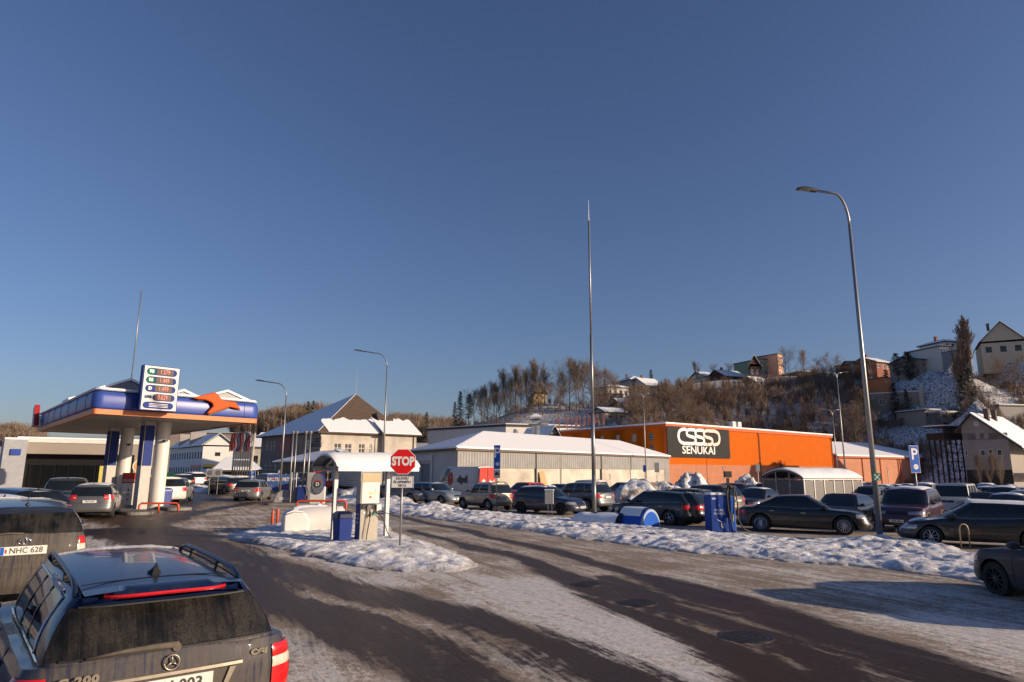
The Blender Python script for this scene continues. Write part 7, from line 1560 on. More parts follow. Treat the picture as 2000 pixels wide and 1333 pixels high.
rr, cc = car('wagon', 'black', 'black estate car with snow on roof and mirror at the right edge', 1915, 1068, -62, snow=.05, spokes=9, frame_trim=CHR, handle_m=TRIM)
w = MB(); vs = []
for i in range(7):
    for k in range(6): x = 1.45+.55*i/6; y = .15+.55*k/5; e = math.sin(math.pi*i/6)*math.sin(math.pi*k/5); vs.append((x, y, cc.belt(x)+.045*(1-(y/.85)**2.4)+.004+.03*e**.5-.01*(e == 0)))
w.add(vs, [(i*6+k, (i+1)*6+k, (i+1)*6+k+1, i*6+k+1) for i in range(6) for k in range(5)]); w.build('snow', SNOW, rr, smooth=True, recalc=True)
car('hatch', 'dgrey', 'dark hatchback behind the big heap with its window reflecting, facing left', 1325, 985, -44, D=37, dark=True)
car('wagon', 'black', 'low dark estate roof showing just above the black estate car', 1290, 985, -50, D=31.5, rails=True)
car('suv', 'brown', 'brown off-roader seen from behind left of the vacuum cabinet', 1372, 982, -38, D=38.5)
car('suv', 'dgrey', 'dark grey off-roader behind the brown one near the vacuum cabinet', 1420, 968, -35, D=47)
car('sedan', 'black', 'black saloon with snowy windscreen left of the trolley shelter', 1475, 975, 222, D=40, snow=.03)
car('hatch', 'maroon', 'small dark red car roof just left of the trolley shelter top', 1490, 955, 222, D=62)
car('suv', 'grey', 'grey crossover seen from behind right of the dark blue hatchback', 1128, 985, -46, D=41, clad=True)
car('hatch', 'navy', 'dark blue car half hidden between the red car and the grey crossover', 1090, 975, -46, D=46)
car('mpv', 'white', 'white compact people carrier in front of the warehouse cream wall', 1140, 965, -46, D=50, scale=1.08)
car('hatch', 'red', 'bright red hatchback parked in front of the warehouse', 1022, 972, 222, D=50, plate='HRO 905')
car('hatch', 'lightblue', 'pale blue grey hatchback in front of the white parcel van', 852, 975, 126, D=46)
car('sedan', 'grey', 'grey saloon behind the second stop sign post', 790, 975, 126, D=47)
car('wagon', 'brown', 'brown car roof peeking over the left end of the big snow heap', 1215, 950, -46, D=58)
car('hatch', 'red', 'dark red car roof just above the big snow heap', 1240, 948, 222, D=62)
car('hatch', 'green', 'dark green car roof between the big heap and the salmon wall', 1302, 948, 126, D=60)
car('suv', 'black', 'black car roof on the crest between the second heap and the shelter', 1350, 946, 222, D=64, rails=True)
car('mpv', 'grey', 'grey small off-roader at the right end of the trolley shelter', 1694, 965, 222, D=47)
car('wagon', 'dgrey', 'dark grey estate behind the white boxy off-roader, facing left', 1910, 980, 222, D=37)
car('hatch', 'navy', 'navy hatchback roof behind the black estate at the right edge', 1960, 990, 222, D=33, snow=.05)
for k, (kind, colr, px, D, hd, sn, lab) in enumerate([
    ('hatch','silver',1712,62,222,.05,'silver hatchback far back between lamp pole and parking sign'), ('wagon','black',1740,66,222,.04,'black estate far back left of the parking sign'), ('hatch','brown',1765,70,222,.05,'brown hatchback far back under the parking sign'),
    ('suv','silver',1800,60,222,.07,'silver off-roader with thick snow roof right of the parking sign'), ('hatch','white',1835,72,126,.08,'white hatchback under deep snow before the grey plank lean-to'), ('wagon','dgrey',1862,66,222,.08,'dark grey estate with snowy roof right of the grey plank lean-to'),
    ('hatch','lightblue',1893,58,126,.05,'pale blue hatchback just left of the long snow heap'), ('suv','dgrey',1920,64,222,.06,'dark grey off-roader in front of the long snow heap'), ('hatch','silver',1945,60,126,.06,'silver hatchback in front of the taupe gable house'),
    ('wagon','black',1972,66,222,.06,'black estate far back near the right edge'), ('hatch','grey',1996,56,126,.06,'grey hatchback cut by the right edge of the lot'), ('suv','black',1955,46,222,.04,'black off-roader in the middle rows near the right edge'), ('hatch','maroon',1880,47,222,.04,'maroon hatchback in the middle rows behind the boxy white wagon'),
    ('hatch','dgrey',1735,48,222,.03,'dark grey hatchback behind the large maroon off-roader'), ('mpv','black',1718,53,222,.03,'black small car seen right beside the near lamp pole'), ('hatch','silver',1990,41,222,.05,'silver hatchback near the right edge behind the black estate')]):
    car(kind, colr, lab, px, 950, hd, D=D, snow=sn, res=.6)
# petrol station side
car('hatch', 'grey', 'grey hatchback refuelling beside the white fuel pump', 196, 988, -24, D=31.5, plate='HUT 677', group='cars at the petrol station', dark=True, tail_z=(.78,1.0), snow=.012)
car('hatch', 'silver', 'silver hatchback with its left flank and tail showing near the parking sign', 499, 973, -6, D=48, plate='KBA 260', group='cars at the petrol station')
car('suv', 'white', 'white crossover partly hidden behind the nearest canopy column', 303, 985, -58, D=41.5, group='cars at the petrol station')
car('mpv', 'silver', 'silver car behind the white crossover under the canopy', 345, 975, -10, D=45, group='cars at the petrol station')
car('suv', 'dgrey', 'dark off-roader with pale tailgate between the estate and the grey hatchback', 138, 980, -30, D=34, group='cars at the petrol station')
car('wagon', 'black', 'black estate with open looking side windows behind the near blue estate', 30, 985, -62, D=24, group='cars at the petrol station')
car('hatch', 'navy', 'navy car roof at the left edge under the office wing', -15, 1000, -50, D=17.5, group='cars at the petrol station', snow=.02)
for k, (kind, colr, px, D, lab) in enumerate([('hatch','dgrey',445,60,'dark hatchback in the row behind the board signs'), ('hatch','silver',462,66,'silver hatchback in the row behind the board signs'), ('wagon','grey',432,72,'grey estate in the row behind the board signs'), ('suv','white',375,80,'white off-roader far back left of the board signs'), ('hatch','black',352,74,'black hatchback far back between column and board signs'),('hatch','maroon',398,84,'maroon hatchback far back behind the left board sign'),('suv','dgrey',520,72,'dark off-roader roof behind the silver hatchback')]):
    car(kind, colr, lab, px, 950, -50, D=D, group='cars at the petrol station', res=.6, snow=.03)
# parcel van ---------------------------------------------------------
SPEC['van'] = dict(L=5.9, W=2.05, H=2.62, R=.35, fax=2.0, rax=-1.85, sill=.36, belt=[(-2.95,1.35),(1.2,1.35),(1.9,1.25),(2.95,.95)], g=(2.25,1.35,-2.80,-2.93), pillars=[(.03,.17)], rw0=9, rc=.03, tw=.86, er=.15, ef=.8, nr=5, gef=.3, ger=.1, tef=.25, ter=.08, gin=.03, bulge=.02, pr=.75, pf=.5, rprof=[(0,.03),(.3,0),(1,.0)], rb=.42)
VW = paint('van_white', (.50,.49,.50), metal=0, dirt=.35)
v, c = make_car(SPEC['van'], VW, 'white parcel van with red rear doors lettered dpd beside the warehouse', '', name='delivery_van', cat='van', dark=True, tail_z=(.9,1.25)); put(v, 905, 975, -46, D=57)
VR_ = mat('van_red_door', (.50,.06,.045), .7, var=.1, spec=.2); xr = -2.955
def lerp(a, b_, t): return a+(b_-a)*t
for sg in (1, -1):
    w = MB(); pts = [(xr, .02*sg, .62), (xr, .93*sg, .62), (xr, .95*sg, 1.35), (xr+.02, .88*sg, 2.35), (xr+.03, .80*sg, 2.50), (xr+.03, .02*sg, 2.52)]
    w.add(pts + [(p[0]-.02, p[1], p[2]) for p in pts], [tuple(range(6)), tuple(range(11, 5, -1))] + [(i, (i+1)%6, 6+(i+1)%6, 6+i) for i in range(6)]); d_ = w.build('rear_door', VR_, v, recalc=True, bevel=.01)
    if sg < 0: text_mesh('dpd', .42, LETW, d_, (xr-.03, -.42, 1.35), (R(90), 0, R(-90)), bold=.02, ext=.004)
    else:
        for P_, mm in (([(.25,1.45),(.47,1.58),(.69,1.45),(.47,1.32)], LETW), ([(.23,1.41),(.23,1.12),(.45,.98),(.45,1.28)], LETW), ([(.71,1.41),(.71,1.12),(.49,.98),(.49,1.28)], LETW)):
            w = MB(); w.prism([(y, z) for y, z in P_], xr-.035, xr-.021, 'X'); w.build('cube_mark', mm, d_, recalc=True)
text_mesh('dpd', .78, mat('dark_print', (.06,.055,.06), .5), v, (-1.0, 1.035, 1.55), (R(90), 0, R(180)), bold=.03, ext=.012)
for P_ in ([(0.25,1.95),(.50,2.15),(.75,1.95),(.50,1.76)], [(.23,1.88),(.23,1.25),(.46,1.0),(.46,1.66)], [(.77,1.88),(.77,1.25),(.54,1.0),(.54,1.66)]):
    w = MB(); w.prism(P_, .99, 1.045, 'Y'); w.build('cube_mark', mat('van_mark_red', (.45,.03,.04), .4), v, recalc=True)
# ---------------------------------------------------------------- the near cars
def dirty_paint(name, col, x0, x1, dcol=(.105,.092,.078), metal=.3, amt=.93, strk=1.0):
    """clean lacquer in front, road film on the tail: film starts between x0 and x1 along the car"""
    m, nt, b = _nt('paint_'+name); tc = N(nt, 'ShaderNodeTexCoord'); sep = N(nt, 'ShaderNodeSeparateXYZ'); L(nt, tc.outputs['Object'], sep.inputs[0])
    n1 = N(nt, 'ShaderNodeTexNoise'); n1.inputs['Scale'].default_value = 26; n1.inputs['Detail'].default_value = 9; n1.inputs['Roughness'].default_value = .8; L(nt, tc.outputs['Object'], n1.inputs[0])
    mp = N(nt, 'ShaderNodeMapping'); mp.inputs['Scale'].default_value = (1, 30, 2.2); L(nt, tc.outputs['Object'], mp.inputs[0]); n2 = N(nt, 'ShaderNodeTexNoise'); n2.inputs['Scale'].default_value = 1; n2.inputs['Detail'].default_value = 6; n2.inputs['Roughness'].default_value = .7; L(nt, mp.outputs[0], n2.inputs[0])
    n3 = N(nt, 'ShaderNodeTexNoise'); n3.inputs['Scale'].default_value = 2.5; n3.inputs['Detail'].default_value = 6; L(nt, tc.outputs['Object'], n3.inputs[0])
    def mr(v, a, c, lo=0, hi=1): n = N(nt, 'ShaderNodeMapRange'); n.interpolation_type = 'SMOOTHSTEP'; n.inputs['From Min'].default_value = a; n.inputs['From Max'].default_value = c; n.inputs['To Min'].default_value = lo; n.inputs['To Max'].default_value = hi; L(nt, v, n.inputs['Value']); return n.outputs[0]
    def ma(op, a, c, cl=False):
        n = N(nt, 'ShaderNodeMath'); n.operation = op; n.use_clamp = cl
        for i, v in enumerate((a, c)):
            if isinstance(v, (int, float)): n.inputs[i].default_value = v
            else: L(nt, v, n.inputs[i])
        return n.outputs[0]
    xx = ma('ADD', sep.outputs[0], ma('MULTIPLY', ma('SUBTRACT', n3.outputs[0], .5), .5))
    rear = mr(xx, x0, x1, 0, 1); low = mr(ma('ADD', sep.outputs[2], ma('MULTIPLY', ma('SUBTRACT', n3.outputs[0], .5), .5)), .95, .55, 0, 1); film = ma('MAXIMUM', rear, low)
    st = mr(n2.outputs[0], .34, .58, .35, 1); gr = mr(n1.outputs[0], .25, .65, .55, 1)
    s = ma('MULTIPLY', ma('MULTIPLY', film, st), ma('MULTIPLY', gr, amt))
    mx = N(nt, 'ShaderNodeMix'); mx.data_type = 'RGBA'; L(nt, s, mx.inputs[0]); mx.inputs[6].default_value = (*col, 1); mx.inputs[7].default_value = (*dcol, 1); L(nt, mx.outputs[2], b.inputs['Base Color'])
    L(nt, mr(s, 0, .9, .22, .62), b.inputs['Roughness']); b.inputs['Metallic'].default_value = 0; b.inputs['Specular IOR Level'].default_value = .15; L(nt, mr(s, 0, .8, .45, 0.03), b.inputs['Coat Weight']); b.inputs['Coat Roughness'].default_value = .03
    bp = N(nt, 'ShaderNodeBump'); bp.inputs['Strength'].default_value = .12; bp.inputs['Distance'].default_value = .002; L(nt, n1.outputs[0], bp.inputs['Height']); L(nt, bp.outputs[0], b.inputs['Normal'])
    MATS['paint_'+name] = m; return m
def dirty_glass(name, amt=.85):
    m, nt, b = _nt(name); tc = N(nt, 'ShaderNodeTexCoord')
    n1 = N(nt, 'ShaderNodeTexNoise'); n1.inputs['Scale'].default_value = 60; n1.inputs['Detail'].default_value = 8; n1.inputs['Roughness'].default_value = .85; L(nt, tc.outputs['Object'], n1.inputs[0])
    mp = N(nt, 'ShaderNodeMapping'); mp.inputs['Scale'].default_value = (2, 22, 1.3); L(nt, tc.outputs['Object'], mp.inputs[0]); n2 = N(nt, 'ShaderNodeTexNoise'); n2.inputs['Scale'].default_value = 1; n2.inputs['Detail'].default_value = 7; n2.inputs['Roughness'].default_value = .75; L(nt, mp.outputs[0], n2.inputs[0])
    n3 = N(nt, 'ShaderNodeTexNoise'); n3.inputs['Scale'].default_value = 3.5; n3.inputs['Detail'].default_value = 4; L(nt, tc.outputs['Object'], n3.inputs[0])
    a = N(nt, 'ShaderNodeMath'); a.operation = 'MULTIPLY'; L(nt, n2.outputs[0], a.inputs[0]); L(nt, n3.outputs[0], a.inputs[1])
    r = N(nt, 'ShaderNodeMapRange'); r.inputs['From Min'].default_value = .16; r.inputs['From Max'].default_value = .30; r.inputs['To Max'].default_value = amt; L(nt, a.outputs[0], r.inputs['Value'])
    r2 = N(nt, 'ShaderNodeMapRange'); r2.inputs['From Min'].default_value = .3; r2.inputs['From Max'].default_value = .65; L(nt, n1.outputs[0], r2.inputs['Value'])
    s = N(nt, 'ShaderNodeMath'); s.operation = 'MULTIPLY'; L(nt, r.outputs[0], s.inputs[0]); L(nt, r2.outputs[0], s.inputs[1])
    mx = N(nt, 'ShaderNodeMix'); mx.data_type = 'RGBA'; L(nt, s.outputs[0], mx.inputs[0]); mx.inputs[6].default_value = (.006,.007,.007,1); mx.inputs[7].default_value = (.046,.038,.029,1); L(nt, mx.outputs[2], b.inputs['Base Color'])
    r3 = N(nt, 'ShaderNodeMapRange'); r3.inputs['To Min'].default_value = .12; r3.inputs['To Max'].default_value = .8; L(nt, s.outputs[0], r3.inputs['Value']); L(nt, r3.outputs[0], b.inputs['Roughness']); b.inputs['Specular IOR Level'].default_value = .4
    return m
DGL = dirty_glass('dusty_rear_glass'); DUST = mat('dusty_wiper', (.10,.085,.065), .8, var=.25, scale=20); GUM = mat('grimy_chrome', (.42,.37,.30), .35, .7, .15, 8)
RRED2 = mat('lamp_red_bright', (.55,.012,.015), .15, coat=.6, var=.15, scale=10); LWH = mat('lamp_clear_band', (.55,.50,.42), .2, var=.2, scale=30, stretch=(1,1,.2))
def gpt(c, y, v, off=.0):
    """point on the rear window surface at lateral place y and height fraction v"""
    n = c.n; nre = c.idx[3]; best = None; sg = 1 if y >= 0 else -1
    for k in range(61):
        f = n-1-nre + nre*k/60; i = min(int(f), n-2); t = f-i; a = Vector(c.pt(i, v, sg, off)); d = Vector(c.pt(i+1, v, sg, off)); p = a.lerp(d, t)
        if best is None or abs(p.y-y) < abs(best.y-y): best = p
    return Vector((best.x, y, best.z))
def near_car(S, pm, label, loc, heading, fancy, res=2.0, glass=None, **kw):
    root = thing('parked_car', label, 'car', (loc[0], loc[1], gz(*loc)), R(90-heading), 'cars near the camera'); c = Car(S, res); c.body(root, pm)
    c.house(root, pm, CGL, 0, kw.pop('frame_trim', TRIM)); c.wheels(root, kw.pop('spokes', 10), kw.pop('dark', False))
    for ch in root.children:
        if ch.name.startswith('rear_window'): ch.data.materials[0] = glass or DGL
    c.details(root, bodym=pm, **kw); return root, c
# blue estate in the foreground ----------------------------------------
SM = dict(L=4.60, W=1.78, H=1.475, R=.33, fax=1.45, rax=-1.30, sill=.20, belt=[(-2.3,1.0),(-1.8,.985),(-1.0,.955),(.3,.90),(.9,.92),(1.6,.85),(2.3,.66)], g=(1.10,.30,-1.93,-2.22), pillars=[(.05,.33),(.355,.60),(.625,.90)], rc=.075, xm=.0, er=.40, ef=.85, tw=.65, railin=.03, nr=3.4, gef=.45, ger=.20, ter=.13, bulge=.035, pr=.86,
    rprof=[(0,.08),(.15,0),(.40,.0),(.46,.05),(.62,.06),(.8,.055),(.93,.07),(1,.085)], crown=.03, gin=.15, rw0=.08)
PM = dirty_paint('deep_blue_road_film', (.006,.014,.050), -1.95, -2.22)
mc, cm = near_car(SM, PM, 'dark blue estate car with dirty tailgate and roof rails in the left foreground', (-3.69, 6.57), -38.8, True, rear_set=False, ant=False, rails=mat('blue_satin_rail', (.03,.05,.10), .3, .6), frame_trim=CHR, handle_m=PM, mirror=True, plate='')
for ch in list(mc.children):
    if ch.name.startswith(('number_plate',)) and ch.data.vertices[0].co.x < 0: pass
def on_tail(y, z, off=.012):
    c = cm.c_of_y(abs(y), False); p = cm.at(c, z, off); return Vector((p.x, y, p.z))
def tail_text(t, y, z, s, m, bold=.004, tilt=0):
    p = on_tail(y, z, .018); return text_mesh(t, s, m, mc, p, (R(90-tilt), 0, R(-90)), bold=bold, sx=1.25, ext=.003, spacing=1.15)
tail_text('C 200', .53, .915, .064, GUM, tilt=-4); tail_text('CGI', -.59, .92, .050, GUM, tilt=-4)
# emblem
p = on_tail(0, .945, .018); w = MB(); w.tube([(p.x, .047*math.cos(a), p.z+.047*math.sin(a)) for a in np.linspace(0, 2*math.pi, 29)], .005, 6)
for a in (90, 210, 330): w.tube([(p.x, 0, p.z), (p.x, .044*math.cos(R(a)), p.z+.044*math.sin(R(a)))], [.007, .003], 6)
w.build('emblem', GUM, mc, smooth=True)
# chrome strip, recessed plate bay
w = MB(); n = 20; vs = []
for i in range(n+1):
    y = -.47+.94*i/n; p = on_tail(y, .875, 0)
    for dx, dz in ((0,.022),(-.022,.016),(-.024,-.006),(0,-.012)): vs.append((p.x+dx, y, 0.872+dz))
w.add(vs, [(i*4+j, i*4+j+1, (i+1)*4+j+1, (i+1)*4+j) for i in range(n) for j in range(3)]+[(0,1,2,3),(n*4+3,n*4+2,n*4+1,n*4)]); w.build('chrome_strip', GUM, mc, recalc=True, bevel=.003)
p = on_tail(0, .77, .0)
w = MB(); w.box(p.x-.004, p.x+.02, -.42, .42, .725, .857); w.build('plate_recess', mat('grimy_recess', (.07,.062,.052), .7, var=.3, scale=9), mc)
w = MB(); w.box(p.x-.018, p.x-.006, -.27, .27, .732, .850); po = w.build('number_plate', PLT, mc, bevel=.002); text_mesh('ETH 003', .105, mat('dark_plate_letters', (.04,.035,.03), .6), po, (p.x-.0205, -.02, .792), (R(90), 0, R(-90)), bold=.002, sx=.98, ext=.001)
for sg in (1, -1): w = MB(); w.prism([(.42*sg, .86),(.38*sg,.86),(.33*sg,.725),(.36*sg,.725)], p.x-.02, p.x+.01, 'X'); w.build('recess_trim', GUM, mc, recalc=True)
# lamps: red L with pale band
for sg in (1, -1):
    b1 = cm.c_of_x(-1.98); b0 = cm.c_of_y(.72, False)
    for z0_, z1_, mm, nm in ((.86,.945,RRED2,'tail_light'),(.79,.86,LWH,'reverse_lamp'),(.64,.79,RRED2,'tail_light')):
        w = MB(); cm.patch(w, b1, b0, z0_, z1_, .020, 14, 4, sg); w.build(nm, mm, mc, recalc=True, smooth=True)
# spoiler lip with long brake lamp
w = MB(); vs = []; n = 24
for i in range(n+1):
    y = -.52+1.04*i/n; q = gpt(cm, y, .93, .0); e = 1-(abs(y)/.62)**4*.35
    zt = cm.roofz(-1.9)+.035-.03*(abs(y)/.6)**2.4
    vs += [(-1.80, y, zt+.010), (-1.98*1.0-.02*e, y, zt+.004), (-2.055*e-.0*(1-e), y, zt-.022), (-2.05*e, y, zt-.042), (-1.98, y, zt-.055)]
w.add(vs, [(i*5+j, i*5+j+1, (i+1)*5+j+1, (i+1)*5+j) for i in range(n) for j in range(4)] + [(0,1,2,3,4), tuple(n*5+j for j in (4,3,2,1,0))]); w.build('roof_spoiler', PM, mc, recalc=True, smooth=True, angle=35)
w = MB(); vs = []
for i in range(n+1):
    y = -.40+.80*i/n; e = 1-(abs(y)/.62)**4*.35; zt = cm.roofz(-1.9)+.035-.03*(abs(y)/.6)**2.4; vs += [(-2.057*e-.003, y, zt-.020), (-2.062*e-.004, y, zt-.032), (-2.053*e-.003, y, zt-.043)]
w.add(vs, [(i*3+j, i*3+j+1, (i+1)*3+j+1, (i+1)*3+j) for i in range(n) for j in range(2)]); w.build('brake_light', RRED2, mc, recalc=True)
# wiper
pts = [gpt(cm, y, v, .025) for y, v in ((-.04,.14),(.10,.155),(.28,.15),(.50,.10))]; w = MB(); w.tube(pts, [.022,.020,.014,.008], 8); w.build('wiper', DUST, mc, smooth=True)
pts = [gpt(cm, y, v, .014) for y, v in ((-.02,.12),(.15,.115),(.35,.09),(.52,.07))]; w = MB(); w.tube(pts, .006, 5); w.build('wiper_blade', TRIM, mc)
w = MB(); q = gpt(cm, -.03, .10, .01); w.lathe([(.028,-.02),(.03,.01),(.02,.03)], 12, tuple(q), 'X'); w.build('wiper_hub', DUST, mc)
# glass border, demister ghosts, window chrome, roof seams
for v, r_ in ((.085,.010),(.90,.009)):
    w = MB(); w.tube([gpt(cm, y, v, .004) for y in np.linspace(-.54 if v > .5 else -.64, .54 if v > .5 else .64, 15)], r_, 5); w.build('window_seal', TRIM, mc)
i0, i1 = cm.idx[0], cm.idx[1]
for sg in (1, -1):
    w = MB(); w.tube([cm.pt(i, .925, sg, .006) for i in range(i0, i1)], .009, 5); w.build('window_chrome', CHR, mc, smooth=True)
    w = MB(); w.tube([cm.pt(i1-1, v, sg, .006) for v in np.linspace(.08,.92,8)], .008, 5); w.build('window_chrome', CHR, mc, smooth=True)
    for fr_ in SM['pillars'][:-1]:
        k = min(range(len(cm.fr)), key=lambda q_: abs(cm.fr[q_]-fr_[1])); w = MB(); A = [cm.pt(i0+k, v, sg, .004) for v in (.08,.5,.9)]; Bp = [cm.pt(i0+k+1, v, sg, .004) for v in (.08,.5,.9)]; w.add(A+Bp, [(0,1,4,3),(1,2,5,4)]); w.build('pillar_trim', TRIM, mc, recalc=True)
    wt = .89*.65-.06; w = MB(); w.tube([(x, wt*sg, cm.roofz(x)+.035-.055*(abs(wt)/.62)**3+.012) for x in np.linspace(.2, -1.85, 12)], .006, 4); w.build('roof_seam', UNDER, mc)
    for x in (-.35, -1.2): w = MB(); w.box(x-.035, x+.035, (.89*.65-.05)*sg, (.89*.65-.01)*sg, cm.roofz(x)-.03, cm.roofz(x)+.045); w.build('rail_foot', TRIM, mc)
w = MB(); w.tube([(-1.62, y, cm.roofz(-1.62)+.036-.03*(abs(y)/.6)**2.4) for y in np.linspace(-.5,.5,12)], .004, 4); w.build('roof_seam', UNDER, mc)
w = MB(); w.add([(-1.30,0,cm.roofz(-1.3)+.03),(-1.52,.03,cm.roofz(-1.5)+.03),(-1.52,-.03,cm.roofz(-1.5)+.03),(-1.50,0,cm.roofz(-1.5)+.115),(-1.54,0,cm.roofz(-1.5)+.11)], [(0,1,3),(0,3,2),(1,4,3),(2,3,4),(1,2,4)]); w.lathe([(.05,0),(.045,.02),(.01,.04)], 14, (-1.45,0,cm.roofz(-1.45)+.028)); w.build('fin_antenna', TRIM, mc, recalc=True)
def snow_patch(root, pts, wd, th, seed, name='snow'):
    rr = random.Random(seed); w = MB(); P = []
    for i in range(len(pts)-1):
        for k in range(6): P.append(Vector(pts[i]).lerp(Vector(pts[i+1]), k/6))
    P.append(Vector(pts[-1])); vs = []
    for i, p in enumerate(P):
        t = (P[min(i+1, len(P)-1)]-P[max(i-1, 0)]).normalized(); nn = Vector((-t.y, t.x, 0)); e = math.sin(math.pi*(i+.3)/(len(P)-.4))**.4
        for j, (o, h) in enumerate(((-1,-.004),(-.5,.8),(0,1),(.5,.8),(1,-.004))): vs.append(tuple(p + nn*o*wd*e*(.6+.8*rr.random()) + Vector((0,0,h*th*e*(.6+.6*rr.random()) if 0 < j < 4 else -.004))))
    w.add(vs, [(i*5+j, (i+1)*5+j, (i+1)*5+j+1, i*5+j+1) for i in range(len(P)-1) for j in range(4)]); w.build(name, mat('crusty_snow', (.62,.60,.60), .8, var=.1, scale=30, bump=.6, bscale=60), root, smooth=True, recalc=True)
rz_ = lambda x, y: cm.roofz(x)+.035-.055*(abs(y)/.62)**3
snow_patch(mc, [(x, .592+.006*math.sin(x*9), cm.roofz(x)-.035) for x in (-.75,-.95,-1.15,-1.35,-1.5)], .028, .022, 3)
snow_patch(mc, [(.22,y,rz_(.22,y)-.0) for y in (-.55,-.3,0,.25,.5)], .09, .018, 5)
# grey film of the neighbouring people carrier ---------------------------
SV = dict(L=4.36, W=1.76, H=1.64, R=.34, fax=1.3, rax=-1.25, sill=.28, belt=[(-2.18,1.13),(-1.5,1.09),(.3,1.0),(.8,1.03),(1.4,.95),(2.18,.75)], g=(1.25,.45,-1.78,-2.08), pillars=[(.05,.36),(.40,.68),(.72,.92)], rc=.07, xm=.1, er=.42, ef=.8, tw=.72, nr=3.2, pr=.93, bulge=.04,
    rprof=[(0,.08),(.15,0),(.42,0),(.47,.04),(.8,.05),(1,.10)])
PV = dirty_paint('slate_road_film', (.020,.026,.045), -1.78, -2.02, dcol=(.115,.098,.075), metal=.4, amt=.95)
vc, cv = near_car(SV, PV, 'mud filmed people carrier at the left edge, partly behind the blue estate', (-8.95, 12.55), -38, False, rear_set=False, ant=False)
p = cv.at(cv.cum[-1], .92, .014); w = MB(); w.box(p.x-.016, p.x-.002, -.30, .30, .86, .99); po = w.build('number_plate', PLT, vc, bevel=.002); text_mesh('NHC 628', .118, mat('dark_plate_letters', (.04,.035,.03)), po, (p.x-.018, -.03, .925), (R(90), 0, R(-90)), bold=.001, sx=.92, ext=.001)
w = MB(); w.box(p.x-.0185, p.x-.0165, .25, .295, .865, .985); w.build('plate_band', SBL, po); w = MB(); w.box(p.x-.0185, p.x-.0165, .215, .24, .895, .95); w.build('plate_crest', RED, po)
p = cv.at(cv.cum[-1], 1.06, .02); X_ = p.x
for (ry, rz2, cz) in ((.080,.052,0),(.028,.048,0),(.058,.020,.022)): w = MB(); w.tube([(X_, ry*math.cos(a), 1.06+cz+rz2*math.sin(a)) for a in np.linspace(0, 2*math.pi, 25)], .0055, 5); w.build('emblem', CHR, vc, smooth=True)
pts = [gpt(cv, y, v, .025) for y, v in ((.02,.12),(.2,.16),(.45,.10),(.6,.06))]; w = MB(); w.tube(pts, [.016,.014,.010,.006], 6); w.build('wiper', DUST, vc, smooth=True)
for sg in (1, -1): w = MB(); cv.patch(w, cv.c_of_x(-1.95), cv.c_of_y(.76, False), .98, 1.12, .016, 8, 3, sg); w.build('tail_light', TAIL, vc, recalc=True, smooth=True)
for sg in (1, -1): w = MB(); cv.patch(w, cv.c_of_x(-1.95), cv.c_of_y(.74, False), .82, .975, .012, 8, 3, sg); w.build('reverse_lamp', LWH, vc, recalc=True, smooth=True)
w = MB(); w.tube([(-1.45,.0,cv.roofz(-1.45)+.03),(-1.62,0,cv.roofz(-1.45)+.42)], [.006,.003], 5); w.lathe([(.035,0),(.03,.02),(.012,.035)], 12, (-1.45,0,cv.roofz(-1.45)+.03)); w.build('whip_antenna', TRIM, vc)
snow_patch(vc, [(.30,y,cv.roofz(.3)+.03-.05*abs(y/.6)**3) for y in (-.6,-.3,0,.3,.6)], .10, .025, 8)
# dark saloon at the right edge ------------------------------------------
SA = dict(SPEC['sedan'], L=4.75, W=1.84, H=1.44, R=.325, fax=1.42, rax=-1.40, belt=[(-2.37,.88),(-1.9,.98),(-1.3,.97),(.3,.90),(.9,.93),(1.6,.87),(2.1,.78),(2.37,.64)], g=(1.12,.30,-.95,-1.75))
PA = dirty_paint('slate_blue_film', (.030,.034,.045), 9.0, 8.0, dcol=(.09,.085,.08), metal=.6, amt=.7)
ac, ca = near_car(SA, PA, 'dark slate saloon pointing away, cut off by the right edge of the picture', (10.42, 12.25), -4, False, spokes=10, dark=True, glass=CGL, frame_trim=CHR)
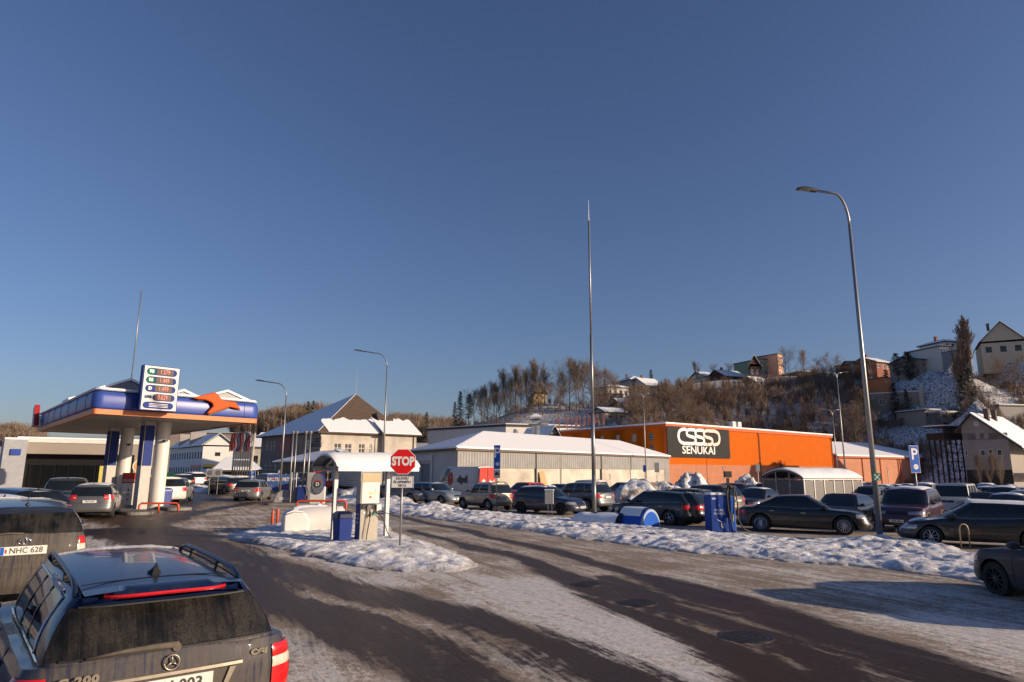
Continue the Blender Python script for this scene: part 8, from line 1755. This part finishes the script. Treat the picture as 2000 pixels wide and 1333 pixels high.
# ---------------------------------------------------------------- trees and brush
BARK = mat('grey_brown_bark', (.13,.095,.07), .9, var=.3, scale=3); TWIG = mat('brown_twigs', (.225,.165,.12), .9, var=.25, scale=.6); TWIGR = mat('reddish_twigs', (.25,.155,.10), .9, var=.25, scale=.6); NEED = mat('dark_needles', (.018,.032,.018), .85, var=.4, scale=1.2)
def bare_meshes(seed, Hh=14, spread=.35, up=.6, trunk=.38, levels=4, tw=.013, dens=1.0, first=.25, r0=.17):
    rr = random.Random(seed); tk = MB(); cr = MB()
    def grow(p, d, L_, r, lev, mb):
        n = 4 if lev < 2 else 3; pts = [p]; rs = [r]; q = p.copy(); dd = d.copy()
        for k in range(n):
            dd = (dd + Vector((rr.uniform(-1,1), rr.uniform(-1,1), rr.uniform(-.4,1)*up))*(.05+.09*lev)).normalized(); q = q + dd*(L_/n); pts.append(q.copy()); rs.append(max(tw*.5, r*(1-.75*(k+1)/n)) if lev else max(.03, r*(1-.8*(k+1)/n)))
        (tk if lev < 2 else cr).tube(pts, rs, 5 if lev == 0 else (4 if lev < 2 else 3), cap=False)
        if lev >= levels: return
        m = [int(17*dens), int(9*dens), int(8*dens), int(4*dens)][lev]
        for k in range(m):
            t = (first if lev == 0 else .15) + (1-(first if lev == 0 else .15))*(k+rr.random())/m; f = t*n; i = min(int(f), n-1); pp = pts[i].lerp(pts[i+1], f-i); base = (pts[i+1]-pts[i]).normalized()
            a = rr.uniform(0, 2*math.pi); side = Vector((math.cos(a), math.sin(a), 0)); side = (side - base*side.dot(base)); side = side.normalized() if side.length > .1 else Vector((1,0,0))
            nd = (base*(1-spread) + side*spread*(1.5 if lev else 1.5*(1.15-.7*t)) + Vector((0,0,up*.35))).normalized(); ll = L_*((.30+.35*math.sin(math.pi*min(1, .12+t*.95)) if spread > .2 else .50*(1-t*.6)) if lev == 0 else .55*(1-t*.5))*rr.uniform(.7,1.2)
            grow(pp, nd, ll, max(tw*.6, rs[i]*.5), lev+1, cr)
    grow(Vector((0,0,-.3)), Vector((rr.uniform(-.05,.05), rr.uniform(-.05,.05), 1)).normalized(), Hh*.86, r0, 0, tk)
    return tk, cr
def tree_proto(name, label, seed, cm=TWIG, **kw):
    tk, cr = bare_meshes(seed, **kw); r = thing(name, label, 'tree', (0,0,0)); tk.build('trunk', BARK, r, smooth=True); cr.build('crown', cm, r); return r
def conifer(name, label, seed, Hh=13, w0=3.0, snowy=.08, dens=1.0, pine=False):
    rr = random.Random(seed); tk = MB(); tk.tube([(0,0,-.3),(0,0,Hh*.5),(0,0,Hh*.97)], [.22,.13,.03], 6); cr = MB(); sn = []
    for k in range(int(46*dens)):
        t = (k+rr.random())/(46*dens); z = Hh*((.28 if pine else .06)+(.72 if pine else .94)*t); rad = w0*((1-t)**.8 if not pine else (.35+.65*math.sin(math.pi*min(1,t*1.0+.12))))*rr.uniform(.55,1.1)+.15
        nb = 5 if not pine else 4
        for j in range(nb):
            a = rr.uniform(0, 2*math.pi); dz = -rad*.25 if not pine else rad*.12; e = Vector((math.cos(a)*rad, math.sin(a)*rad, dz)); tk.tube([(0,0,z), (e.x,e.y,z+e.z)], [.04,.012], 3, cap=False)
            for q in range(int(15*(1 if not pine else 1.2))):
                f = rr.uniform(.25,1.05); c = Vector((e.x*f, e.y*f, z+e.z*f)) + Vector((rr.gauss(0,.16),rr.gauss(0,.16),rr.gauss(0,.12))); s = rr.uniform(.12,.30)
                u = Vector((rr.gauss(0,1),rr.gauss(0,1),rr.gauss(0,.5))).normalized()*s*1.5; v = Vector((rr.gauss(0,1),rr.gauss(0,1),rr.gauss(0,.5)-.6)).normalized()*s*.6
                cr.cur = 1 if rr.random() < snowy else 0
                cr.add([c-u*.5, c+v*.5, c+u*.5, c-v*.5], [(0,1,2,3)])
    r = thing(name, label, 'tree'); tk.build('trunk', BARK, r); cr.build('crown', [NEED, SNOW], r); return r
used_ = set(); HPS = {}
def plant(proto, px, py, D, h=None, rz=None, label=None, group=None, sx=1.0, Hp=14.0):
    q = at(px, py, D); z = tz(q.x, q.y); o = proto
    if id(proto) in used_: o = copy_tree(proto)
    used_.add(id(proto)); o.location = (q.x, q.y, z - .1)
    if h is not None:
        hz_ = hgt(px, h, D) - z; s = max(.12, hz_/HPS.get(proto.data if False else proto['label'] if False else id(proto), Hp)); o.scale = (s*sx, s*sx, s)
    o.rotation_euler = (0, 0, rz if rz is not None else random.Random(int(px*7+D)).uniform(0, 6.28))
    if label: o['label'] = label
    if group: o['group'] = group
    elif 'group' in o: del o['group']
    return o
A_ = tree_proto('bare_tree', 'x', 1, Hh=14, spread=.30, up=.75, first=.30, dens=1.15)
A2 = tree_proto('bare_tree', 'x', 2, Hh=14, spread=.42, up=.55, first=.28, dens=1.15)
A3 = tree_proto('bare_tree', 'x', 7, Hh=14, spread=.24, up=.9, first=.22, dens=1.15)
A4 = tree_proto('bare_tree', 'x', 11, Hh=14, spread=.55, up=.4, first=.14, r0=.2, dens=1.15)
BR = tree_proto('bare_tree', 'x', 21, cm=TWIGR, Hh=14, spread=.55, up=.5, first=.06, dens=1.15)
POP = tree_proto('poplar_tree', 'very tall slender poplar rising above the hillside houses at the right', 5, Hh=14, spread=.17, up=1.2, first=.05, dens=1.5, cm=TWIG, tw=.02)
crest_ = []; 
for o_ in (A_, A2, A3, A4, BR, POP): HPS[id(o_)] = max(max(v.co.z for v in ch.data.vertices) for ch in o_.children)
GW = 'bare trees in the row on the crest left of the tall mast'
LBW = 'tall bare tree in the crest row between the dark spruces and the tall mast'
LBR = 'bare tree in the crest row immediately right of the tall mast'
for k, (px, top, D, pr) in enumerate([(926,756,188,A2),(940,750,186,A_),(953,748,190,A3),(965,738,184,A_),(976,742,192,A3),(987,716,186,A3),(996,728,190,A_),(1006,708,184,A3),(1017,722,192,A_),(1029,716,186,A3),(1041,704,182,A_),(1053,696,180,A3),(1064,712,188,A_),(1075,742,194,A2),(1088,738,184,A4),(1101,722,188,A2),(1113,694,178,A2),(1126,690,180,A_),(1140,700,184,A2),(1012,744,176,A4),(1060,742,174,A2),(1036,748,200,A2),(1095,748,176,A2),(948,770,176,A4),(970,764,178,A2),(990,758,176,A4),(1132,742,176,A4)]):
    crest_.append((px, plant(pr, px, 820, D, top, label=LBW, group=GW)))
ORD = ['leftmost','second','third','fourth','fifth','sixth','seventh','eighth','ninth','tenth','eleventh','twelfth','thirteenth','fourteenth','fifteenth','sixteenth','seventeenth','eighteenth','nineteenth','twentieth','twenty-first','twenty-second','twenty-third','twenty-fourth','twenty-fifth','twenty-sixth','rightmost']
for k, (px, o) in enumerate(sorted(crest_, key=lambda q: q[0])): o['label'] = f'{ORD[k]} bare tree' + ('' if k in (0, 26) else ' from the left') + ' in the crest row between the spruces and the mast'
for k9, (px, top, D, pr) in enumerate([(1158,704,182,A2),(1170,712,186,A4),(1182,716,184,A2),(1193,724,188,A4),(1203,740,184,A2),(1165,746,176,BR),(1188,752,174,BR)]): plant(pr, px, 820, D, top, label=('tallest','second','third','fourth','rightmost','short reddish left','short reddish right')[k9]+' bare tree of the clump right of the tall mast' if k9 not in (1,2,3) else ('second','third','fourth')[k9-1]+' bare tree from the left of the clump right of the tall mast', group='bare trees right of the tall mast')
SP = conifer('spruce_tree', 'dark spruce with pointed top at the left end of the crest row', 3, w0=2.6)
plant(SP, 898, 830, 186, 764, Hp=13); plant(SP, 888, 830, 184, 785, label='shorter dark spruce left of the pointed one on the crest', Hp=13)
PN = conifer('pine_tree', 'round dark pine just right of the pointed spruce on the crest', 9, w0=2.2, pine=True, snowy=.02)
plant(PN, 915, 830, 184, 770, Hp=13)
for px, top, D, lab in ((833,805,300,'tiny far fir on the ridge between the hipped house and the spruces'),(600,784,300,'tiny far fir behind the hipped house roof'),(610,783,302,'second tiny far fir behind the hipped house roof, on the right'),(1275,722,222,'small fir behind the cream house on the crest')):
    plant(SP, px, 830, D, top, label=lab, Hp=13)
for px, top, D, lab, pr in ((1757,690,172,'tall open pine left of its twin above the grey hillside block',PN),(1779,687,174,'tall open pine right of its twin above the grey hillside block',PN),(1733,722,168,'lower dark pine with snow left of the two tall pines',SP),(1797,738,166,'dark fir bush under the right tall pine',SP),(1893,718,150,'snow laden spruce at the foot of the tall poplar',SP),(1882,732,149,'second snow laden spruce left at the foot of the tall poplar',SP),(1745,748,164,'squat dark fir in front of the orange lit cottage',SP),(1768,760,162,'squat dark fir behind the grey hillside block',SP)):
    plant(pr, px, 760, D, top, label=lab, Hp=13, sx=1.25 if pr is PN else 1.35)
plant(POP, 1881, 740, 154, 613, sx=1.0)
for px, top, D, lab, pr in ((1306,738,212,'small bare tree beside the brick chimney on the crest',A4),(1330,748,208,'bushy bare tree left of the birch on the crest',BR),(1363,702,206,'slim birch on the crest left of the round crowned trees',A3),(1398,708,210,'left one of two round crowned bare trees behind the long snow roofs',A4),(1424,706,212,'right one of two round crowned bare trees behind the long snow roofs',A4),(1536,674,200,'big spreading bare tree in front of the pink tower',A4),(1572,678,198,'forked bare tree between the pink tower and the reddish crowns',A3),(1598,694,204,'reddish round bare tree, first of the crowns right of the forked tree',BR),(1618,684,202,'reddish round bare tree, tallest of the crowns left of the brick house',BR),(1640,688,200,'reddish round bare tree close to the white and brick modern house',BR),(1656,702,198,'grey round bare tree touching the white and brick modern house',A4),(1705,700,190,'bare crown peeking over the orange brick house',A4),(1484,760,178,'bare fan shaped tree in front of the dark brown house',A4),(1416,758,176,'bare fan shaped tree in front of the long snow roofs',A4)):
    plant(pr, px, 760, D, top, label=lab)
rr = random.Random(4)
for k in range(34):
    px = rr.uniform(1225, 1700); D = rr.uniform(140, 172); q = at(px, 800, D); z = tz(q.x, q.y); pr = rr.choice([BR, A4, A2, BR]); o = copy_tree(pr); o.location = (q.x, q.y, z-.1); s = rr.uniform(.42,.62); o.scale = (s*1.15, s*1.15, s); o.rotation_euler = (0,0,rr.uniform(0,6.28)); o['label'] = 'bare brown tree of the thicket on the slope behind the orange hall'; o['group'] = 'thicket trees on the slope behind the orange hall'
for k, (px, top, D, lab) in enumerate(((1658,790,150,'yellowish bare tree right of the two armed lamps'),(1668,775,152,'bare tree with pale trunk just left of the near lamp pole on the slope'),(1960,690,158,'round snowy shrub tree in front of the big pale gabled house'),(1990,705,158,'bare shrub tree at the right edge below the big pale gabled house'),(1848,800,150,'small bare tree on the snow slope above the timber hut'),(1828,800,152,'small bare tree left of the one above the timber hut'),(1925,735,156,'bare orchard tree on the snow slope below the big gabled house'),(1950,745,155,'second bare orchard tree on the snow slope further right'),(1978,750,154,'third bare orchard tree near the right edge of the snow slope'))):
    plant([A2, A4, BR, A4][k % 4], px, 800, D, top, label=lab)
sp = plant(A3, 1530, 930, 112, 868, label='thin young bare tree standing before the orange hall wall'); sp.scale = (.25,.25,.30)
for k, px in enumerate((1913, 1932, 1955)):
    o = plant(A3, px, 930, 92, None, label=('left','middle','right')[k]+' one of three brown saplings before the taupe gable house', group='saplings before the taupe house'); o.scale = (.28,.28,.36)
def brush(name, label, count, region, hrange, col, seed, per=42, wd=.05, dens=None):
    """tangle of bare undergrowth: many thin blades rising from scattered stools"""
    r_ = np.random.RandomState(seed); V = []; k = 0; tries = 0
    base = []
    while len(base) < count and tries < count*30:
        tries += 1; px = r_.uniform(region[0], region[1]); D = r_.uniform(region[2], region[3]); q = at(px, 800, D); x, y = q.x, q.y
        if 1340 < px < 1560 and D > 186 and region[3] < 200: continue
        if dens is not None and r_.rand() > dens(px, D, x, y): continue
        base.append((x, y))
    base = np.array(base); z = gzv(base[:,0]) + hill(base[:,0], base[:,1]); nb = len(base)
    hs = r_.uniform(*hrange, nb); P0 = np.repeat(np.stack([base[:,0], base[:,1], z], 1), per, 0); h = np.repeat(hs, per)
    n = len(P0); ang = r_.uniform(0, 2*np.pi, n); lean = r_.uniform(.05, .75, n); start = r_.rand(n)**1.2; L_ = h*(1-start*.75)*r_.uniform(.5,1,n)
    stem = np.stack([np.cos(ang)*lean*.55, np.sin(ang)*lean*.55, np.ones(n)], 1); A = P0 + stem*(h*start*.8)[:,None]*1.0
    d2 = ang + r_.normal(0, .8, n); T = A + np.stack([np.cos(d2)*lean*L_*.8, np.sin(d2)*lean*L_*.8, L_*(1-.4*lean)], 1); T[:,2] = np.minimum(T[:,2], P0[:,2]+h*1.05)
    sd = np.stack([np.cos(ang+1.57), np.sin(ang+1.57), np.zeros(n)], 1)*wd*.5*r_.uniform(.5,1.3,n)[:,None]
    M_ = (A+T)/2 + r_.normal(0,.12,(n,3)); VV = np.stack([A-sd, A+sd, M_+sd*.7, T, M_-sd*.7], 1).reshape(-1, 3)
    I = np.arange(n)[:,None]*5; Q = np.concatenate([I+np.array([[0,1,2,4]])], 1).reshape(-1,4); T3 = (I+np.array([[4,2,3]])).reshape(-1,3)
    me = bpy.data.meshes.new(name); me.vertices.add(len(VV)); me.vertices.foreach_set('co', VV.ravel()); loops = np.concatenate([Q.ravel(), T3.ravel()]).astype(np.int32); me.loops.add(len(loops)); me.loops.foreach_set('vertex_index', loops)
    me.polygons.add(len(Q)+len(T3)); me.polygons.foreach_set('loop_start', np.concatenate([np.arange(len(Q))*4, len(Q)*4+np.arange(len(T3))*3]).astype(np.int32)); me.update(calc_edges=True); me.materials.append(col)
    o = bpy.data.objects.new(name, me); COL.objects.link(o); tag(o, label, 'undergrowth', kind='stuff'); return o
def d1(px, D, x, y): v = float(fbm(np.array([x/14]), np.array([y/14]), 31)[0]); return max(0, min(1, (v-.28)*4))
brush('undergrowth', 'dense brown leafless thicket covering the slope above the orange hall', 1150, (1205, 1705, 134, 192), (2.2, 5.0), TWIG, 3, per=60, wd=.07, dens=d1)
brush('undergrowth', 'reddish leafless scrub mixed into the thicket above the orange hall', 600, (1225, 1680, 136, 190), (2.0, 4.5), TWIGR, 4, per=55, wd=.07, dens=d1)
brush('undergrowth', 'low scrub between the trunks of the crest trees', 420, (880, 1215, 150, 200), (.8, 2.6), TWIG, 5, per=40, wd=.05, dens=d1)
brush('undergrowth', 'brown scrub on the right hand snow slope', 1000, (1690, 2010, 136, 165), (.8, 2.4), TWIG, 6, per=45, wd=.05, dens=lambda px, D, x, y: max(0, min(1, (float(fbm(np.array([x/7]), np.array([y/7]), 77)[0])-.45)*6)))
brush('woodland', 'far brown wooded ridge at the left edge of the picture', 700, (-120, 95, 300, 345), (4, 8), TWIG, 7, per=50, wd=.16)
brush('woodland', 'far brown wooded ridge between the canopy and the hipped house', 900, (455, 660, 300, 350), (5, 11), TWIG, 8, per=55, wd=.16)
brush('woodland', 'far brown wooded ridge right of the hipped house', 700, (760, 905, 300, 345), (5, 10), TWIG, 9, per=55, wd=.16)
# everyday surroundings behind the photographer, seen only in reflections
def backwood(name, label, count, x0, x1, y0, y1, hr, seed):
    r_ = np.random.RandomState(seed); n = count*40; bx = np.repeat(r_.uniform(x0, x1, count), 40); by = np.repeat(r_.uniform(y0, y1, count), 40); h = np.repeat(r_.uniform(*hr, count), 40)
    a = r_.uniform(0, 6.28, n); rad = r_.uniform(0, 2.6, n); z0 = h*r_.uniform(0, .8, n); P = np.stack([bx+np.cos(a)*rad*.3, by+np.sin(a)*rad*.3, z0], 1); T = np.stack([bx+np.cos(a)*rad, by+np.sin(a)*rad, z0+h*.25], 1); sd = np.stack([-np.sin(a), np.cos(a), np.zeros(n)], 1)*.22
    VV = np.stack([P-sd, P+sd, T], 1).reshape(-1, 3); F_ = np.arange(n*3).reshape(-1, 3); me = bpy.data.meshes.new(name); me.from_pydata(VV.tolist(), [], F_.tolist()); me.materials.append(TWIG); o = bpy.data.objects.new(name, me); COL.objects.link(o); return tag(o, label, 'woodland', kind='stuff')
backwood('woodland', 'dense bare woodland behind the photographer', 700, -90, 40, -75, -45, (7, 13), 41)
backwood('woodland', 'bare roadside trees far off to the left of the photographer', 400, -95, -70, -60, 15, (7, 12), 42)
